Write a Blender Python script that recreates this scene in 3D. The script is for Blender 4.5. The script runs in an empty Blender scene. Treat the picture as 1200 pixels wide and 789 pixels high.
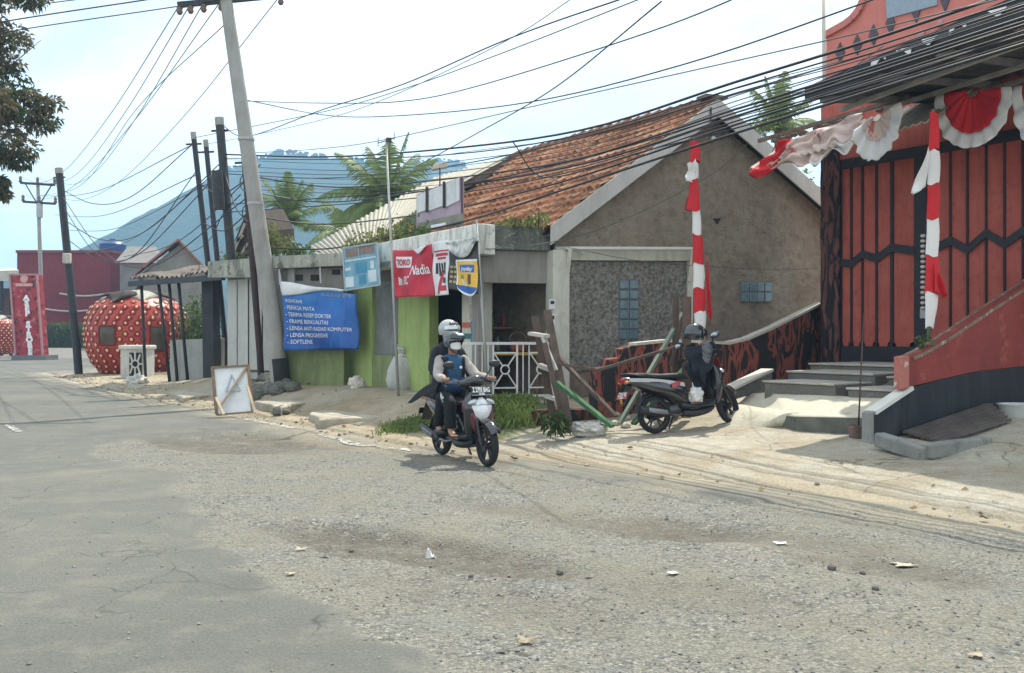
import bpy, bmesh, math, random
from mathutils import Vector, Matrix, noise as mnoise
R = math.radians
rnd = random.Random(7)
scene = bpy.context.scene
COL = scene.collection
V = Vector

# ------------------------------------------------------------------ camera geometry / survey helpers
F, CX, CY, EYE = 1100.0, 600.0, 394.5, 1.55
NX, NY = 0.819, 0.574          # direction away from the road
UX, UY = -0.574, 0.819         # direction along the road (into the distance)

def P(px, py, Y):
    return V(((px - CX) / F * Y, Y, EYE - (py - CY) / F * Y))
def G(px, py, z=0.0):
    return P(px, py, (EYE - z) * F / (py - CY))
def sv(s, v, z=0.0):
    return V((NX * s + UX * v, NY * s + UY * v, z))
def to_sv(x, y):
    return NX * x + NY * y, UX * x + UY * y
class Line:
    """vertical wall plane given by a plan line"""
    def __init__(self, a, b=None, d=None):
        self.a = V((a[0], a[1]))
        self.d = V(d) if d is not None else V((b[0] - a[0], b[1] - a[1]))
        self.d.normalize()
        self.nrm = V((self.d.y, -self.d.x))
        if self.nrm.dot(-self.a) < 0: self.nrm = -self.nrm   # faces the survey point
    def off(self, k):
        l = Line(self.a + self.nrm * k, d=self.d); return l
    def hit(self, px, py):
        k = (px - CX) / F
        t = (k * self.a.y - self.a.x) / (self.d.x - k * self.d.y)
        y = self.a.y + t * self.d.y
        return P(px, py, y)
    def at(self, px, z):
        p = self.hit(px, CY); p.z = z; return p
    def xy(self, t, z, k=0.0):
        q = self.a + self.d * t + self.nrm * k
        return V((q.x, q.y, z))

def ss(a, b, x):
    t = max(0.0, min(1.0, (x - a) / (b - a))); return t * t * (3 - 2 * t)
def lerp(a, b, t): return a + (b - a) * t
def interp(xs, x):
    if x <= xs[0][0]: return xs[0][1]
    for (a, va), (b, vb) in zip(xs, xs[1:]):
        if x <= b: return va + (vb - va) * (x - a) / (b - a)
    return xs[-1][1]
def fbm(x, y, z=0.0, o=4):
    s = 0; a = .5
    for i in range(o):
        s += a * mnoise.noise(V((x, y, z))); x *= 2.03; y *= 2.03; z *= 2.03; a *= .5
    return s

# ------------------------------------------------------------------ materials
class N:
    def __init__(self, name):
        m = bpy.data.materials.new(name); m.use_nodes = True
        self.m = m; self.t = m.node_tree; self.t.nodes.clear()
        self.out = self.n('ShaderNodeOutputMaterial')
    def n(self, kind, **kw):
        nd = self.t.nodes.new(kind)
        for k, v in kw.items(): setattr(nd, k, v)
        return nd
    def l(self, a, b): self.t.links.new(a, b)
    def val(self, sock, v):
        if isinstance(v, bpy.types.NodeSocket): self.l(v, sock)
        else: sock.default_value = v
    def coord(self, kind='Object', scale=(1, 1, 1), rot=(0, 0, 0)):
        if kind == 'World':
            src = self.n('ShaderNodeNewGeometry').outputs['Position']
        else:
            src = self.n('ShaderNodeTexCoord').outputs[kind]
        mp = self.n('ShaderNodeMapping'); mp.inputs['Scale'].default_value = scale; mp.inputs['Rotation'].default_value = rot
        self.l(src, mp.inputs[0]); return mp.outputs[0]
    def noise(self, vec, scale, detail=6, rough=.6, dist=0.0):
        nd = self.n('ShaderNodeTexNoise'); self.l(vec, nd.inputs['Vector'])
        nd.inputs['Scale'].default_value = scale; nd.inputs['Detail'].default_value = detail
        nd.inputs['Roughness'].default_value = rough; nd.inputs['Distortion'].default_value = dist
        return nd.outputs['Fac']
    def voro(self, vec, scale, feature='F1', out='Distance', rand=1.0):
        nd = self.n('ShaderNodeTexVoronoi', feature=feature); self.l(vec, nd.inputs['Vector'])
        nd.inputs['Scale'].default_value = scale; nd.inputs['Randomness'].default_value = rand
        return nd.outputs[out]
    def ramp(self, fac, stops, interp='LINEAR'):
        nd = self.n('ShaderNodeValToRGB'); cr = nd.color_ramp; cr.interpolation = interp
        while len(cr.elements) < len(stops): cr.elements.new(.5)
        for e, (p, c) in zip(cr.elements, stops):
            e.position = p
            if not hasattr(c, '__len__'): c = (c, c, c)
            e.color = (*c[:3], 1)
        self.l(fac, nd.inputs[0]); return nd.outputs[0]
    def mix(self, fac, a, b, mode='MIX'):
        nd = self.n('ShaderNodeMix', data_type='RGBA', blend_type=mode)
        self.val(nd.inputs[0], fac)
        for s, v in ((nd.inputs[6], a), (nd.inputs[7], b)):
            if isinstance(v, bpy.types.NodeSocket): self.l(v, s)
            else: s.default_value = (*v[:3], 1)
        return nd.outputs[2]
    def math(self, op, a, b=0.0, clamp=False):
        nd = self.n('ShaderNodeMath', operation=op, use_clamp=clamp)
        self.val(nd.inputs[0], a); self.val(nd.inputs[1], b); return nd.outputs[0]
    def bump(self, h, strength=.3, dist=.02, prev=None):
        nd = self.n('ShaderNodeBump'); self.l(h, nd.inputs['Height'])
        nd.inputs['Strength'].default_value = strength; nd.inputs['Distance'].default_value = dist
        if prev is not None: self.l(prev, nd.inputs['Normal'])
        return nd.outputs[0]
    def bsdf(self, color, rough=.8, metal=0.0, bump=None, spec=.3, sheen=None, alpha=None, trans=None, coat=None):
        b = self.n('ShaderNodeBsdfPrincipled')
        if isinstance(color, bpy.types.NodeSocket): self.l(color, b.inputs['Base Color'])
        else: b.inputs['Base Color'].default_value = (*color[:3], 1)
        self.val(b.inputs['Roughness'], rough); self.val(b.inputs['Metallic'], metal)
        b.inputs['Specular IOR Level'].default_value = spec
        if bump is not None: self.l(bump, b.inputs['Normal'])
        if trans: b.inputs['Transmission Weight'].default_value = trans
        if coat: b.inputs['Coat Weight'].default_value = coat; b.inputs['Coat Roughness'].default_value = .12
        self.l(b.outputs[0], self.out.inputs[0]); return b

def sh(c, k): return tuple(min(1, x * k) for x in c)
def mat(name, c, var=.25, scale=3.0, rough=.8, bump=.15, bscale=40, metal=0.0, spec=.3, streak=None, streak_amt=.5, coord='Object', spots=None, coat=None):
    k = N(name); vec = k.coord(coord)
    n1 = k.noise(vec, scale, 8, .65)
    col = k.ramp(n1, [(.3, sh(c, 1 - var)), (.7, sh(c, 1 + var))])
    n2 = k.noise(vec, scale * 9, 4, .7)
    col = k.mix(k.math('MULTIPLY', n2, .25), col, sh(c, .55))
    if streak is not None:
        v2 = k.coord(coord, (2.6, 2.6, .5)); ns = k.noise(v2, 1.5, 9, .72, .8)
        f = k.ramp(ns, [(.47, 0.0), (.70, streak_amt)])
        col = k.mix(f, col, streak)
    if spots is not None:
        nv = k.noise(vec, scale * 2.3, 9, .7)
        f = k.ramp(nv, [(.56, 0.0), (.62, .85)])
        col = k.mix(f, col, spots)
    b = k.bump(k.noise(vec, bscale, 5, .6), bump, .01) if bump else None
    rr = k.math('MULTIPLY_ADD', n1, .2); rr.node.inputs[2].default_value = max(0.03, rough - .1)
    k.bsdf(col, rr, metal, b, spec, coat=coat)
    return k.m
def plain(name, c, rough=.5, metal=0.0, spec=.4, coat=None):
    return mat(name, c, var=.12, scale=9, rough=rough, bump=0, metal=metal, spec=spec, coat=coat)

# ------------------------------------------------------------------ mesh building
ORIGIN = {}
class MB:
    def __init__(self): self.v = []; self.f = []; self.uv = None; self.attr = {}; self.cur = 0; self.fm = []
    def add(self, vs, fs):
        b = len(self.v); self.v += [V(p) for p in vs]; self.f += [tuple(b + i for i in f) for f in fs]; self.fm += [self.cur] * len(fs); return self
    def quad(self, a, b, c, d): return self.add([a, b, c, d], [(0, 1, 2, 3)])
    def box(self, c, size, rot=None):
        c = V(c); h = V(size) / 2; m = rot if rot is not None else Matrix.Identity(3)
        vs = [c + m @ V((sx * h.x, sy * h.y, sz * h.z)) for sx in (-1, 1) for sy in (-1, 1) for sz in (-1, 1)]
        return self.add(vs, [(0, 1, 3, 2), (4, 6, 7, 5), (0, 4, 5, 1), (2, 3, 7, 6), (0, 2, 6, 4), (1, 5, 7, 3)])
    def prism(self, pts, off):
        """closed slab: polygon pts extruded by vector off"""
        pts = [V(p) for p in pts]; off = V(off); n = len(pts)
        vs = pts + [p + off for p in pts]
        fs = [tuple(range(n)), tuple(range(2 * n - 1, n - 1, -1))] + [(i, i + n, (i + 1) % n + n, (i + 1) % n) for i in range(n)]
        return self.add(vs, fs)
    def tube(self, path, r, n=8, cap=True):
        path = [V(p) for p in path]; m = len(path)
        rs = r if hasattr(r, '__len__') else [r] * m
        ring = []; up = None
        for i, p in enumerate(path):
            d = (path[min(i + 1, m - 1)] - path[max(i - 1, 0)])
            if d.length < 1e-9: d = V((0, 0, 1))
            d.normalize()
            if up is None: up = V((0, 0, 1)) if abs(d.z) < .9 else V((1, 0, 0))
            x = d.cross(up); x.normalize(); y = x.cross(d); up = y
            ring.append([p + (x * math.cos(2 * math.pi * k / n) + y * math.sin(2 * math.pi * k / n)) * rs[i] for k in range(n)])
        vs = [q for r_ in ring for q in r_]
        fs = [(i * n + k, i * n + (k + 1) % n, (i + 1) * n + (k + 1) % n, (i + 1) * n + k) for i in range(m - 1) for k in range(n)]
        if cap: fs += [tuple(range(n - 1, -1, -1)), tuple((m - 1) * n + k for k in range(n))]
        return self.add(vs, fs)
    def bar(self, a, b, w, h=None):
        """rectangular beam from a to b"""
        a, b = V(a), V(b); h = h or w; d = (b - a).normalized()
        up = V((0, 0, 1)) if abs(d.z) < .95 else V((0, 1, 0))
        x = d.cross(up).normalized(); y = x.cross(d)
        o = [x * (i * w / 2) + y * (j * h / 2) for i, j in ((-1, -1), (1, -1), (1, 1), (-1, 1))]
        return self.add([a + q for q in o] + [b + q for q in o], [(3, 2, 1, 0), (4, 5, 6, 7)] + [(i, (i + 1) % 4, (i + 1) % 4 + 4, i + 4) for i in range(4)])
    def grid(self, fn, na, nb, thick=0.0):
        b0 = len(self.v)
        vs = [V(fn(i / na, j / nb)) for j in range(nb + 1) for i in range(na + 1)]
        w = na + 1
        fs = [(j * w + i, j * w + i + 1, (j + 1) * w + i + 1, (j + 1) * w + i) for j in range(nb) for i in range(na)]
        if not thick: return self.add(vs, fs)
        nn = len(vs); nr = [V((0, 0, 0)) for _ in vs]
        for f in fs:
            c = (vs[f[1]] - vs[f[0]]).cross(vs[f[3]] - vs[f[0]])
            for q in f: nr[q] += c
        back = [p - (q.normalized() if q.length > 0 else V((0, 0, 1))) * thick for p, q in zip(vs, nr)]
        fs2 = [tuple(q + nn for q in reversed(f)) for f in fs]
        edge = [i for i in range(na)] + [j * w + na for j in range(nb)] + [nb * w + i for i in range(na, 0, -1)] + [j * w for j in range(nb, 0, -1)]
        m = len(edge)
        rim = [(edge[(i + 1) % m], edge[i], edge[i] + nn, edge[(i + 1) % m] + nn) for i in range(m)]
        return self.add(vs + back, fs + fs2 + rim)
    def lathe(self, prof, c=(0, 0, 0), n=24, axis='Z', mtx=None):
        """prof: list of (r, h) ; revolved about axis through c"""
        c = V(c); vs = []
        for r, h in prof:
            for k in range(n):
                a = 2 * math.pi * k / n; x, y = r * math.cos(a), r * math.sin(a)
                q = V((x, y, h)) if axis == 'Z' else (V((x, h, y)) if axis == 'Y' else V((h, x, y)))
                vs.append(c + (mtx @ q if mtx is not None else q))
        m = len(prof)
        fs = [(i * n + k, i * n + (k + 1) % n, (i + 1) * n + (k + 1) % n, (i + 1) * n + k) for i in range(m - 1) for k in range(n)]
        closed = V((prof[0][0], prof[0][1], 0)) == V((prof[-1][0], prof[-1][1], 0))
        if prof[0][0] > 1e-6 and not closed: fs.append(tuple(range(n - 1, -1, -1)))
        if prof[-1][0] > 1e-6 and not closed: fs.append(tuple((m - 1) * n + k for k in range(n)))
        return self.add(vs, fs)
    def ell(self, c, r, n=16, m=10, rot=None):
        c = V(c); r = V(r) if hasattr(r, '__len__') else V((r, r, r))
        vs = []
        for j in range(1, m):
            th = math.pi * j / m
            for k in range(n):
                a = 2 * math.pi * k / n
                q = V((r.x * math.sin(th) * math.cos(a), r.y * math.sin(th) * math.sin(a), r.z * math.cos(th)))
                vs.append(c + (rot @ q if rot is not None else q))
        t = V((0, 0, r.z)); t = rot @ t if rot is not None else t
        vs += [c + t, c - t]; T, B = (m - 1) * n, (m - 1) * n + 1
        fs = [(j * n + k, (j + 1) * n + k, (j + 1) * n + (k + 1) % n, j * n + (k + 1) % n) for j in range(m - 2) for k in range(n)]
        fs += [(T, k, (k + 1) % n) for k in range(n)] + [(B, (m - 2) * n + (k + 1) % n, (m - 2) * n + k) for k in range(n)]
        return self.add(vs, fs)
    def loft(self, secs, n=18, sub=4, e=2.4):
        """secs: (x, cy, cz, half_w, half_h) rings in YZ planes along X, smoothly interpolated"""
        S = []
        for i in range(len(secs) - 1):
            p0, p1, p2, p3 = secs[max(i - 1, 0)], secs[i], secs[i + 1], secs[min(i + 2, len(secs) - 1)]
            for k in range(sub):
                t = k / sub
                S.append([.5 * (2 * b + (c - a) * t + (2 * a - 5 * b + 4 * c - d) * t * t + (3 * b - a - 3 * c + d) * t ** 3) for a, b, c, d in zip(p0, p1, p2, p3)])
        S.append(list(secs[-1])); vs = []
        for x, cy, cz, w, h in S:
            w, h = max(w, .002), max(h, .002)
            for k in range(n):
                a = 2 * math.pi * k / n; ca, sa = math.cos(a), math.sin(a)
                vs.append(V((x, cy + w * math.copysign(abs(ca) ** (2 / e), ca), cz + h * math.copysign(abs(sa) ** (2 / e), sa))))
        m = len(S)
        fs = [(i * n + k, i * n + (k + 1) % n, (i + 1) * n + (k + 1) % n, (i + 1) * n + k) for i in range(m - 1) for k in range(n)]
        fs += [tuple(range(n - 1, -1, -1)), tuple((m - 1) * n + k for k in range(n))]
        return self.add(vs, fs)
    def xf(self, fn):
        self.v = [V(fn(p)) for p in self.v]; return self
    def build(self, name, m, parent=None, smooth=False, bevel=0.0, auto=None, recalc=True):
        me = bpy.data.meshes.new(name)
        if parent is not None: o0 = ORIGIN[parent.name]
        else:
            xs = [p.x for p in self.v]; ys = [p.y for p in self.v]; zs = [p.z for p in self.v]
            o0 = V(((min(xs) + max(xs)) / 2, (min(ys) + max(ys)) / 2, min(zs)))
        me.from_pydata([p - o0 for p in self.v], [], self.f)
        if self.uv is not None:
            ul = me.uv_layers.new(name='UVMap')
            for lp in me.loops: ul.data[lp.index].uv = self.uv[lp.vertex_index]
        for k, vals in self.attr.items():
            at = me.attributes.new(k, 'FLOAT', 'POINT'); at.data.foreach_set('value', vals)
        if recalc:
            bm = bmesh.new(); bm.from_mesh(me); bmesh.ops.recalc_face_normals(bm, faces=bm.faces); bm.to_mesh(me); bm.free()
        for mm in (m if isinstance(m, (list, tuple)) else [m]): me.materials.append(mm)
        if max(self.fm, default=0) > 0: me.polygons.foreach_set('material_index', self.fm)
        if smooth: me.polygons.foreach_set('use_smooth', [True] * len(me.polygons))
        o = bpy.data.objects.new(name, me); COL.objects.link(o)
        if parent is not None: o.parent = parent
        else: o.location = o0
        ORIGIN[o.name] = o0
        if smooth and auto:
            me.set_sharp_from_angle(angle=R(auto))
        if bevel:
            bv = o.modifiers.new('Bevel', 'BEVEL'); bv.width = bevel; bv.segments = 2; bv.limit_method = 'ANGLE'; bv.angle_limit = R(40)
        return o

def tag(o, label=None, cat=None, group=None, kind=None):
    if label: o['label'] = label
    if cat: o['category'] = cat
    if group: o['group'] = group
    if kind or cat: o['kind'] = kind or 'thing'
    return o
def thing(name, loc, label, cat, group=None):
    o = bpy.data.objects.new(name, None); o.empty_display_size = .2; COL.objects.link(o); o.location = loc
    ORIGIN[o.name] = V(loc)
    return tag(o, label, cat, group)
def kids(o): return [c for c in list(COL.objects) if c.parent == o]
def dup(root, loc=None, rotz=None, label=None, group=None):
    pairs = [(root, None)]; out = None
    def rec(o, par):
        c = o.copy(); COL.objects.link(c)
        if par is not None: c.parent = par
        for k in CHILD.get(o.name, []): rec(k, c)
        return c
    CHILD.clear()
    for o in COL.objects:
        if o.parent: CHILD.setdefault(o.parent.name, []).append(o)
    out = rec(root, None)
    if loc is not None: out.location = loc
    if rotz is not None: out.rotation_euler.z = rotz
    if label: out['label'] = label
    if group: out['group'] = group
    return out
CHILD = {}

def text2d(s, size=1.0, bold=0.0, align='LEFT', shear=0.0, narrow=1.0):
    cu = bpy.data.curves.new('text', 'FONT'); cu.body = s; cu.size = size; cu.offset = bold; cu.align_x = align; cu.shear = shear
    cu.resolution_u = 3
    ob = bpy.data.objects.new('text', cu); COL.objects.link(ob)
    dg = bpy.context.evaluated_depsgraph_get()
    me = bpy.data.meshes.new_from_object(ob.evaluated_get(dg))
    vs = [(v.co.x * narrow, v.co.y) for v in me.vertices]; fs = [tuple(p.vertices) for p in me.polygons]
    bpy.data.objects.remove(ob); bpy.data.meshes.remove(me)
    return vs, fs
class Sheet:
    """a hanging sheet: point function of a,b in metres-free 0..1 coordinates, with decals following its folds"""
    def __init__(self, fn): self.fn = fn
    def pt(self, a, b, off=0.0):
        p = V(self.fn(a, b))
        if off:
            e = .01; n = (V(self.fn(a + e, b)) - V(self.fn(a - e, b))).cross(V(self.fn(a, b + e)) - V(self.fn(a, b - e))).normalized()
            if n.dot(V((0, 0, EYE)) - p) < 0: n = -n
            p = p + n * off
        return p
    def mesh(self, na=24, nb=18, thick=.004):
        return MB().grid(lambda a, b: self.pt(a, b), na, nb, thick)
    def decal(self, mb, vs, fs, off=.004):
        mb.add([self.pt(a, b, off) for a, b in vs], fs)
    def rect(self, mb, a0, b0, a1, b1, off=.004, n=8):
        vs = [(lerp(a0, a1, i / n), lerp(b0, b1, j / n)) for j in range(n + 1) for i in range(n + 1)]
        fs = [(j * (n + 1) + i, j * (n + 1) + i + 1, (j + 1) * (n + 1) + i + 1, (j + 1) * (n + 1) + i) for j in range(n) for i in range(n)]
        self.decal(mb, vs, fs, off)
    def text(self, mb, s, a, b, h, w=None, off=.014, aspect=1.0, **kw):
        """text with cap height h (in b units); starts at a; w = total width in a units (fits)"""
        vs, fs = text2d(s, 1.0, **kw)
        if not vs: return
        x0 = min(v[0] for v in vs); x1 = max(v[0] for v in vs)
        k = (w / (x1 - x0)) if w else h / .7 * aspect
        self.decal(mb, [(a + (x - x0) * k, b + y * h / .7) for x, y in vs], fs, off)
def quad_fn(bl, br, tr, tl, wave=0.0, fx=2.0, fz=1.0, ph=0.0, sag=0.0):
    bl, br, tr, tl = V(bl), V(br), V(tr), V(tl)
    nrm = (br - bl).cross(tl - bl).normalized()
    def fn(a, b):
        p = bl.lerp(br, a).lerp(tl.lerp(tr, a), b)
        w = wave * (math.sin(6.28 * (fx * a + .35 * math.sin(3 * b + ph)) + ph) * (.4 + .6 * (1 - b)) + .5 * math.sin(6.28 * (fz * b + 1.3 * a) + 2 * ph))
        return p + nrm * w - V((0, 0, sag * math.sin(math.pi * a) * b))
    return fn
import numpy as np
# ------------------------------------------------------------------ render settings, camera, sky, sun
scene.view_settings.view_transform = 'Standard'; scene.view_settings.look = 'None'
scene.view_settings.exposure = 0.48; scene.view_settings.gamma = 1.0
scene.view_settings.use_curve_mapping = False
scene.render.engine = 'CYCLES'
scene.cycles.max_bounces = 8; scene.cycles.transparent_max_bounces = 12; scene.cycles.volume_bounces = 2
cam = bpy.data.cameras.new('camera'); cam_o = bpy.data.objects.new('camera', cam); COL.objects.link(cam_o)
cam.sensor_width = 36; cam.sensor_fit = 'HORIZONTAL'; cam.lens = 36 * F / 1200
cam.clip_start = .1; cam.clip_end = 6000
cam_o.location = (0, 0, EYE); cam_o.rotation_euler = (R(90), 0, 0)
scene.camera = cam_o

SUN_EL, SUN_AZ = R(60), R(24)      # azimuth from +Y towards +X
sdir = V((math.sin(SUN_AZ) * math.cos(SUN_EL), math.cos(SUN_AZ) * math.cos(SUN_EL), math.sin(SUN_EL)))
sun = bpy.data.lights.new('sun', 'SUN'); sun.energy = 5.0; sun.angle = R(.53); sun.color = (1.0, .94, .82)
sun_o = bpy.data.objects.new('sun', sun); COL.objects.link(sun_o)
sun_o.rotation_euler = (-sdir).to_track_quat('-Z', 'Y').to_euler(); sun_o.location = (0, 0, 400)

world = bpy.data.worlds.new('World'); scene.world = world; world.use_nodes = True
wt = world.node_tree; wt.nodes.clear()
def wn(k, **kw):
    nd = wt.nodes.new(k)
    for a, b in kw.items(): setattr(nd, a, b)
    return nd
sky = wn('ShaderNodeTexSky', sky_type='NISHITA'); sky.sun_disc = False
sky.sun_elevation = SUN_EL; sky.sun_rotation = SUN_AZ; sky.dust_density = 3.0; sky.air_density = 1.0; sky.ozone_density = 2.0
tc = wn('ShaderNodeTexCoord'); mp = wn('ShaderNodeMapping'); mp.inputs['Scale'].default_value = (1.0, 1.0, 2.6)
wt.links.new(tc.outputs['Generated'], mp.inputs[0])
nz = wn('ShaderNodeTexNoise'); nz.inputs['Scale'].default_value = 1.9; nz.inputs['Detail'].default_value = 8; nz.inputs['Roughness'].default_value = .52; nz.inputs['Distortion'].default_value = .4
wt.links.new(mp.outputs[0], nz.inputs['Vector'])
cr = wn('ShaderNodeValToRGB'); cr.color_ramp.elements[0].position = .38; cr.color_ramp.elements[0].color = (.40, .40, .40, 1)
cr.color_ramp.elements[1].position = .54; cr.color_ramp.elements[1].color = (.97, .97, .97, 1)
wt.links.new(nz.outputs['Fac'], cr.inputs[0])
mx = wn('ShaderNodeMix', data_type='RGBA'); mx.inputs[7].default_value = (13.6, 14.2, 14.3, 1)
wt.links.new(cr.outputs[0], mx.inputs[0]); wt.links.new(sky.outputs[0], mx.inputs[6])
bg = wn('ShaderNodeBackground'); bg.inputs['Strength'].default_value = .085
wt.links.new(mx.outputs[2], bg.inputs[0])
wo = wn('ShaderNodeOutputWorld'); wt.links.new(bg.outputs[0], wo.inputs[0])

# ------------------------------------------------------------------ ground heights
EDGE = [(-12, 8.7), (0, 8.5), (4, 8.0), (7, 7.55), (9.9, 6.95), (12.2, 6.45), (17, 6.35), (26.6, 6.15), (36, 6.4), (44, 6.6), (48, 9.5), (54, 14.5), (62, 15.5), (73, 15.0), (80, 9.5), (100, 9.0), (200, 9.0)]
def edge(v): return interp(EDGE, v)
def gz(x, y):
    s, v = to_sv(x, y); sp = s - edge(v)
    right = .05 * ss(0, .35, sp) + .15 * ss(.2, 1.5, sp) + .10 * ss(1.5, 3.2, sp) + .2 * ss(3.2, 5, sp)
    left = .06 * ss(-.05, .3, sp) + .40 * ss(.3, 2.3, sp)
    far = .06 * ss(-.1, .5, sp) + .1 * ss(.5, 3, sp) 
    z = lerp(right, left, ss(10.0, 12.0, v)); z = lerp(z, far, ss(24, 33, v))
    if v > 60: z = max(z, .6 * ss(62, 84, v) * ss(8, 13, s))
    if s < -9.5: z = .12 * ss(-9.5, -9.9, s)
    return z

rows = []; y = -14.0
while y < 60: rows.append(y); y += max(.035, .0085 * (abs(y) + 1)) if y > 2.5 else .5
while y < 1450: rows.append(y); y *= 1.12
rows = np.array(rows); NC = 520
aa = np.linspace(-1.75, 1.6, NC)
XX = aa[None, :] * (np.abs(rows)[:, None] + 7.0); YY = np.repeat(rows[:, None], NC, 1)
SS = NX * XX + NY * YY; VV = UX * XX + UY * YY
EE = np.interp(VV, [p[0] for p in EDGE], [p[1] for p in EDGE]); SP = SS - EE
nr, nc = XX.shape
def poly_sd(px, py, poly):
    """signed distance (positive inside) of arrays to polygon"""
    inside = np.zeros(px.shape, bool); d = np.full(px.shape, 1e9); n = len(poly)
    for i in range(n):
        (x1, y1), (x2, y2) = poly[i], poly[(i + 1) % n]
        c = ((y1 > py) != (y2 > py)); xi = (x2 - x1) * (py - y1) / ((y2 - y1) or 1e-9) + x1
        inside ^= c & (px < xi)
        ex, ey = x2 - x1, y2 - y1; t = np.clip(((px - x1) * ex + (py - y1) * ey) / (ex * ex + ey * ey + 1e-12), 0, 1)
        d = np.minimum(d, np.hypot(px - x1 - t * ex, py - y1 - t * ey))
    return np.where(inside, d, -d)
def gpoly(pts): return [(G(x, y).x, G(x, y).y) for x, y in pts]
# low frequency noises per vertex (only where near)
near = (YY > 1.0) & (YY < 45)
nA = np.zeros(XX.shape); nB = np.zeros(XX.shape); nC_ = np.zeros(XX.shape)
idx = np.argwhere(near)
for i, j in idx:
    x, y = XX[i, j], YY[i, j]
    nA[i, j] = fbm(x * .8, y * .8, 1.0, 4); nB[i, j] = fbm(x * 3.1, y * 3.1, 5.0, 3)
    nC_[i, j] = mnoise.noise(V((x * 11, y * 11, 9.0)))
patch1 = gpoly([(128, 520), (250, 506), (330, 504), (470, 516), (600, 545), (800, 572), (1000, 592), (1300, 628), (1700, 900), (900, 1500), (640, 1000), (520, 790), (455, 738), (350, 706), (262, 668), (232, 618), (240, 585), (200, 548), (100, 536)])
gsd = poly_sd(XX, YY, patch1) + nA * .7 + nB * .22
GRAV = np.clip(gsd / .10 + .5, 0, 1)
pit_list = [((330, 514), 1.7, .5, .07), ((480, 636), 1.25, .40, .085), ((790, 615), 1.0, .4, .06), ((930, 630), .7, .4, .03), ((255, 520), 1.5, .6, .05), ((650, 600), 1.1, .35, .025), ((1020, 655), .8, .3, .04), ((560, 690), .9, .4, .02), ((860, 700), 1.0, .4, .02)]
PIT = np.zeros(XX.shape)
for (q, rx, ry, dep) in pit_list:
    c = G(*q); ca, sa = .82, -.57
    dx, dy = XX - c.x, YY - c.y; lx = (dx * ca + dy * sa) / rx; ly = (-dx * sa + dy * ca) / ry
    rr = np.sqrt(lx * lx + ly * ly) + nA * .6 + nB * .25
    PIT = np.maximum(PIT, dep * np.clip((1.25 - rr) * 1.7, 0, 1))
RZ = -PIT + (GRAV * .012) * nB * 1.6 + GRAV * .006 * nC_ + -GRAV * .028 + GRAV * .02 * nA
RZ = np.where(near, RZ + nA * .012, 0)

def sheet(name, X, Y_, Z, keep, m, attrs):
    nr, nc = X.shape
    q = keep[:-1, :-1] & keep[1:, :-1] & keep[:-1, 1:] & keep[1:, 1:]
    ii, jj = np.nonzero(q)
    f = np.stack([ii * nc + jj, ii * nc + jj + 1, (ii + 1) * nc + jj + 1, (ii + 1) * nc + jj], 1)
    used = np.unique(f); remap = np.full(nr * nc, -1); remap[used] = np.arange(len(used)); f = remap[f]
    co = np.stack([X.ravel()[used], Y_.ravel()[used], Z.ravel()[used]], 1)
    me = bpy.data.meshes.new(name); me.from_pydata(co.tolist(), [], f.tolist())
    for k, a in attrs.items():
        at = me.attributes.new(k, 'FLOAT', 'POINT'); at.data.foreach_set('value', a.ravel()[used].astype(np.float32))
    me.polygons.foreach_set('use_smooth', [True] * len(me.polygons)); me.materials.append(m)
    o = bpy.data.objects.new(name, me); COL.objects.link(o); ORIGIN[o.name] = V((0, 0, 0)); tag(o, kind='structure'); return o

# road material: worn asphalt + broken gravelly patch
k = N('road_asphalt'); w = k.coord('World')
def attr(k, nm):
    nd = k.n('ShaderNodeAttribute'); nd.attribute_name = nm; return nd.outputs['Fac']
n_big = k.noise(w, .35, 5, .6); n_mid = k.noise(w, 2.2, 7, .65); n_fine = k.noise(w, 55, 5, .75); n_sp = k.noise(w, 140, 3, .8)
asph = k.ramp(n_big, [(.3, (.115, .117, .104)), (.5, (.15, .153, .134)), (.7, (.192, .19, .158))])
asph = k.mix(k.ramp(n_fine, [(.35, .75), (.62, 0.0)]), asph, (.075, .075, .075))
asph = k.mix(k.ramp(n_sp, [(.60, 0.0), (.70, .55)]), asph, (.42, .41, .37))
asph = k.mix(k.ramp(k.noise(w, 3.1, 9, .72), [(.50, 0.0), (.72, .28)]), asph, (.30, .275, .215))
wv = k.noise(w, 1.1, 3, .5)
vs_ = k.n('ShaderNodeVectorMath', operation='ADD'); k.l(w, vs_.inputs[0])
nzc = k.n('ShaderNodeTexNoise'); nzc.inputs['Scale'].default_value = 1.7; nzc.inputs['Detail'].default_value = 4; k.l(w, nzc.inputs['Vector'])
scl = k.n('ShaderNodeVectorMath', operation='SCALE'); scl.inputs['Scale'].default_value = .55; k.l(nzc.outputs['Color'], scl.inputs[0]); k.l(scl.outputs[0], vs_.inputs[1])
crk = k.voro(vs_.outputs[0], 1.15, 'DISTANCE_TO_EDGE'); crm = k.ramp(crk, [(0.0, 1.0), (.012, 0.0)])
crm = k.math('MULTIPLY', crm, k.ramp(wv, [(.5, 0.0), (.6, .8)]))
asph = k.mix(crm, asph, (.05, .05, .048))
peb = k.voro(w, 42, 'F1', 'Color'); pebd = k.voro(w, 42, 'F1', 'Distance'); peb2 = k.voro(w, 90, 'F1', 'Color'); pebd2 = k.voro(w, 90)
sep = k.n('ShaderNodeSeparateColor'); k.l(peb, sep.inputs[0]); sep2 = k.n('ShaderNodeSeparateColor'); k.l(peb2, sep2.inputs[0])
g1 = k.ramp(sep.outputs[0], [(0, (.07, .072, .068)), (.4, (.165, .168, .152)), (.8, (.24, .238, .208)), (1, (.38, .37, .32))])
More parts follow.
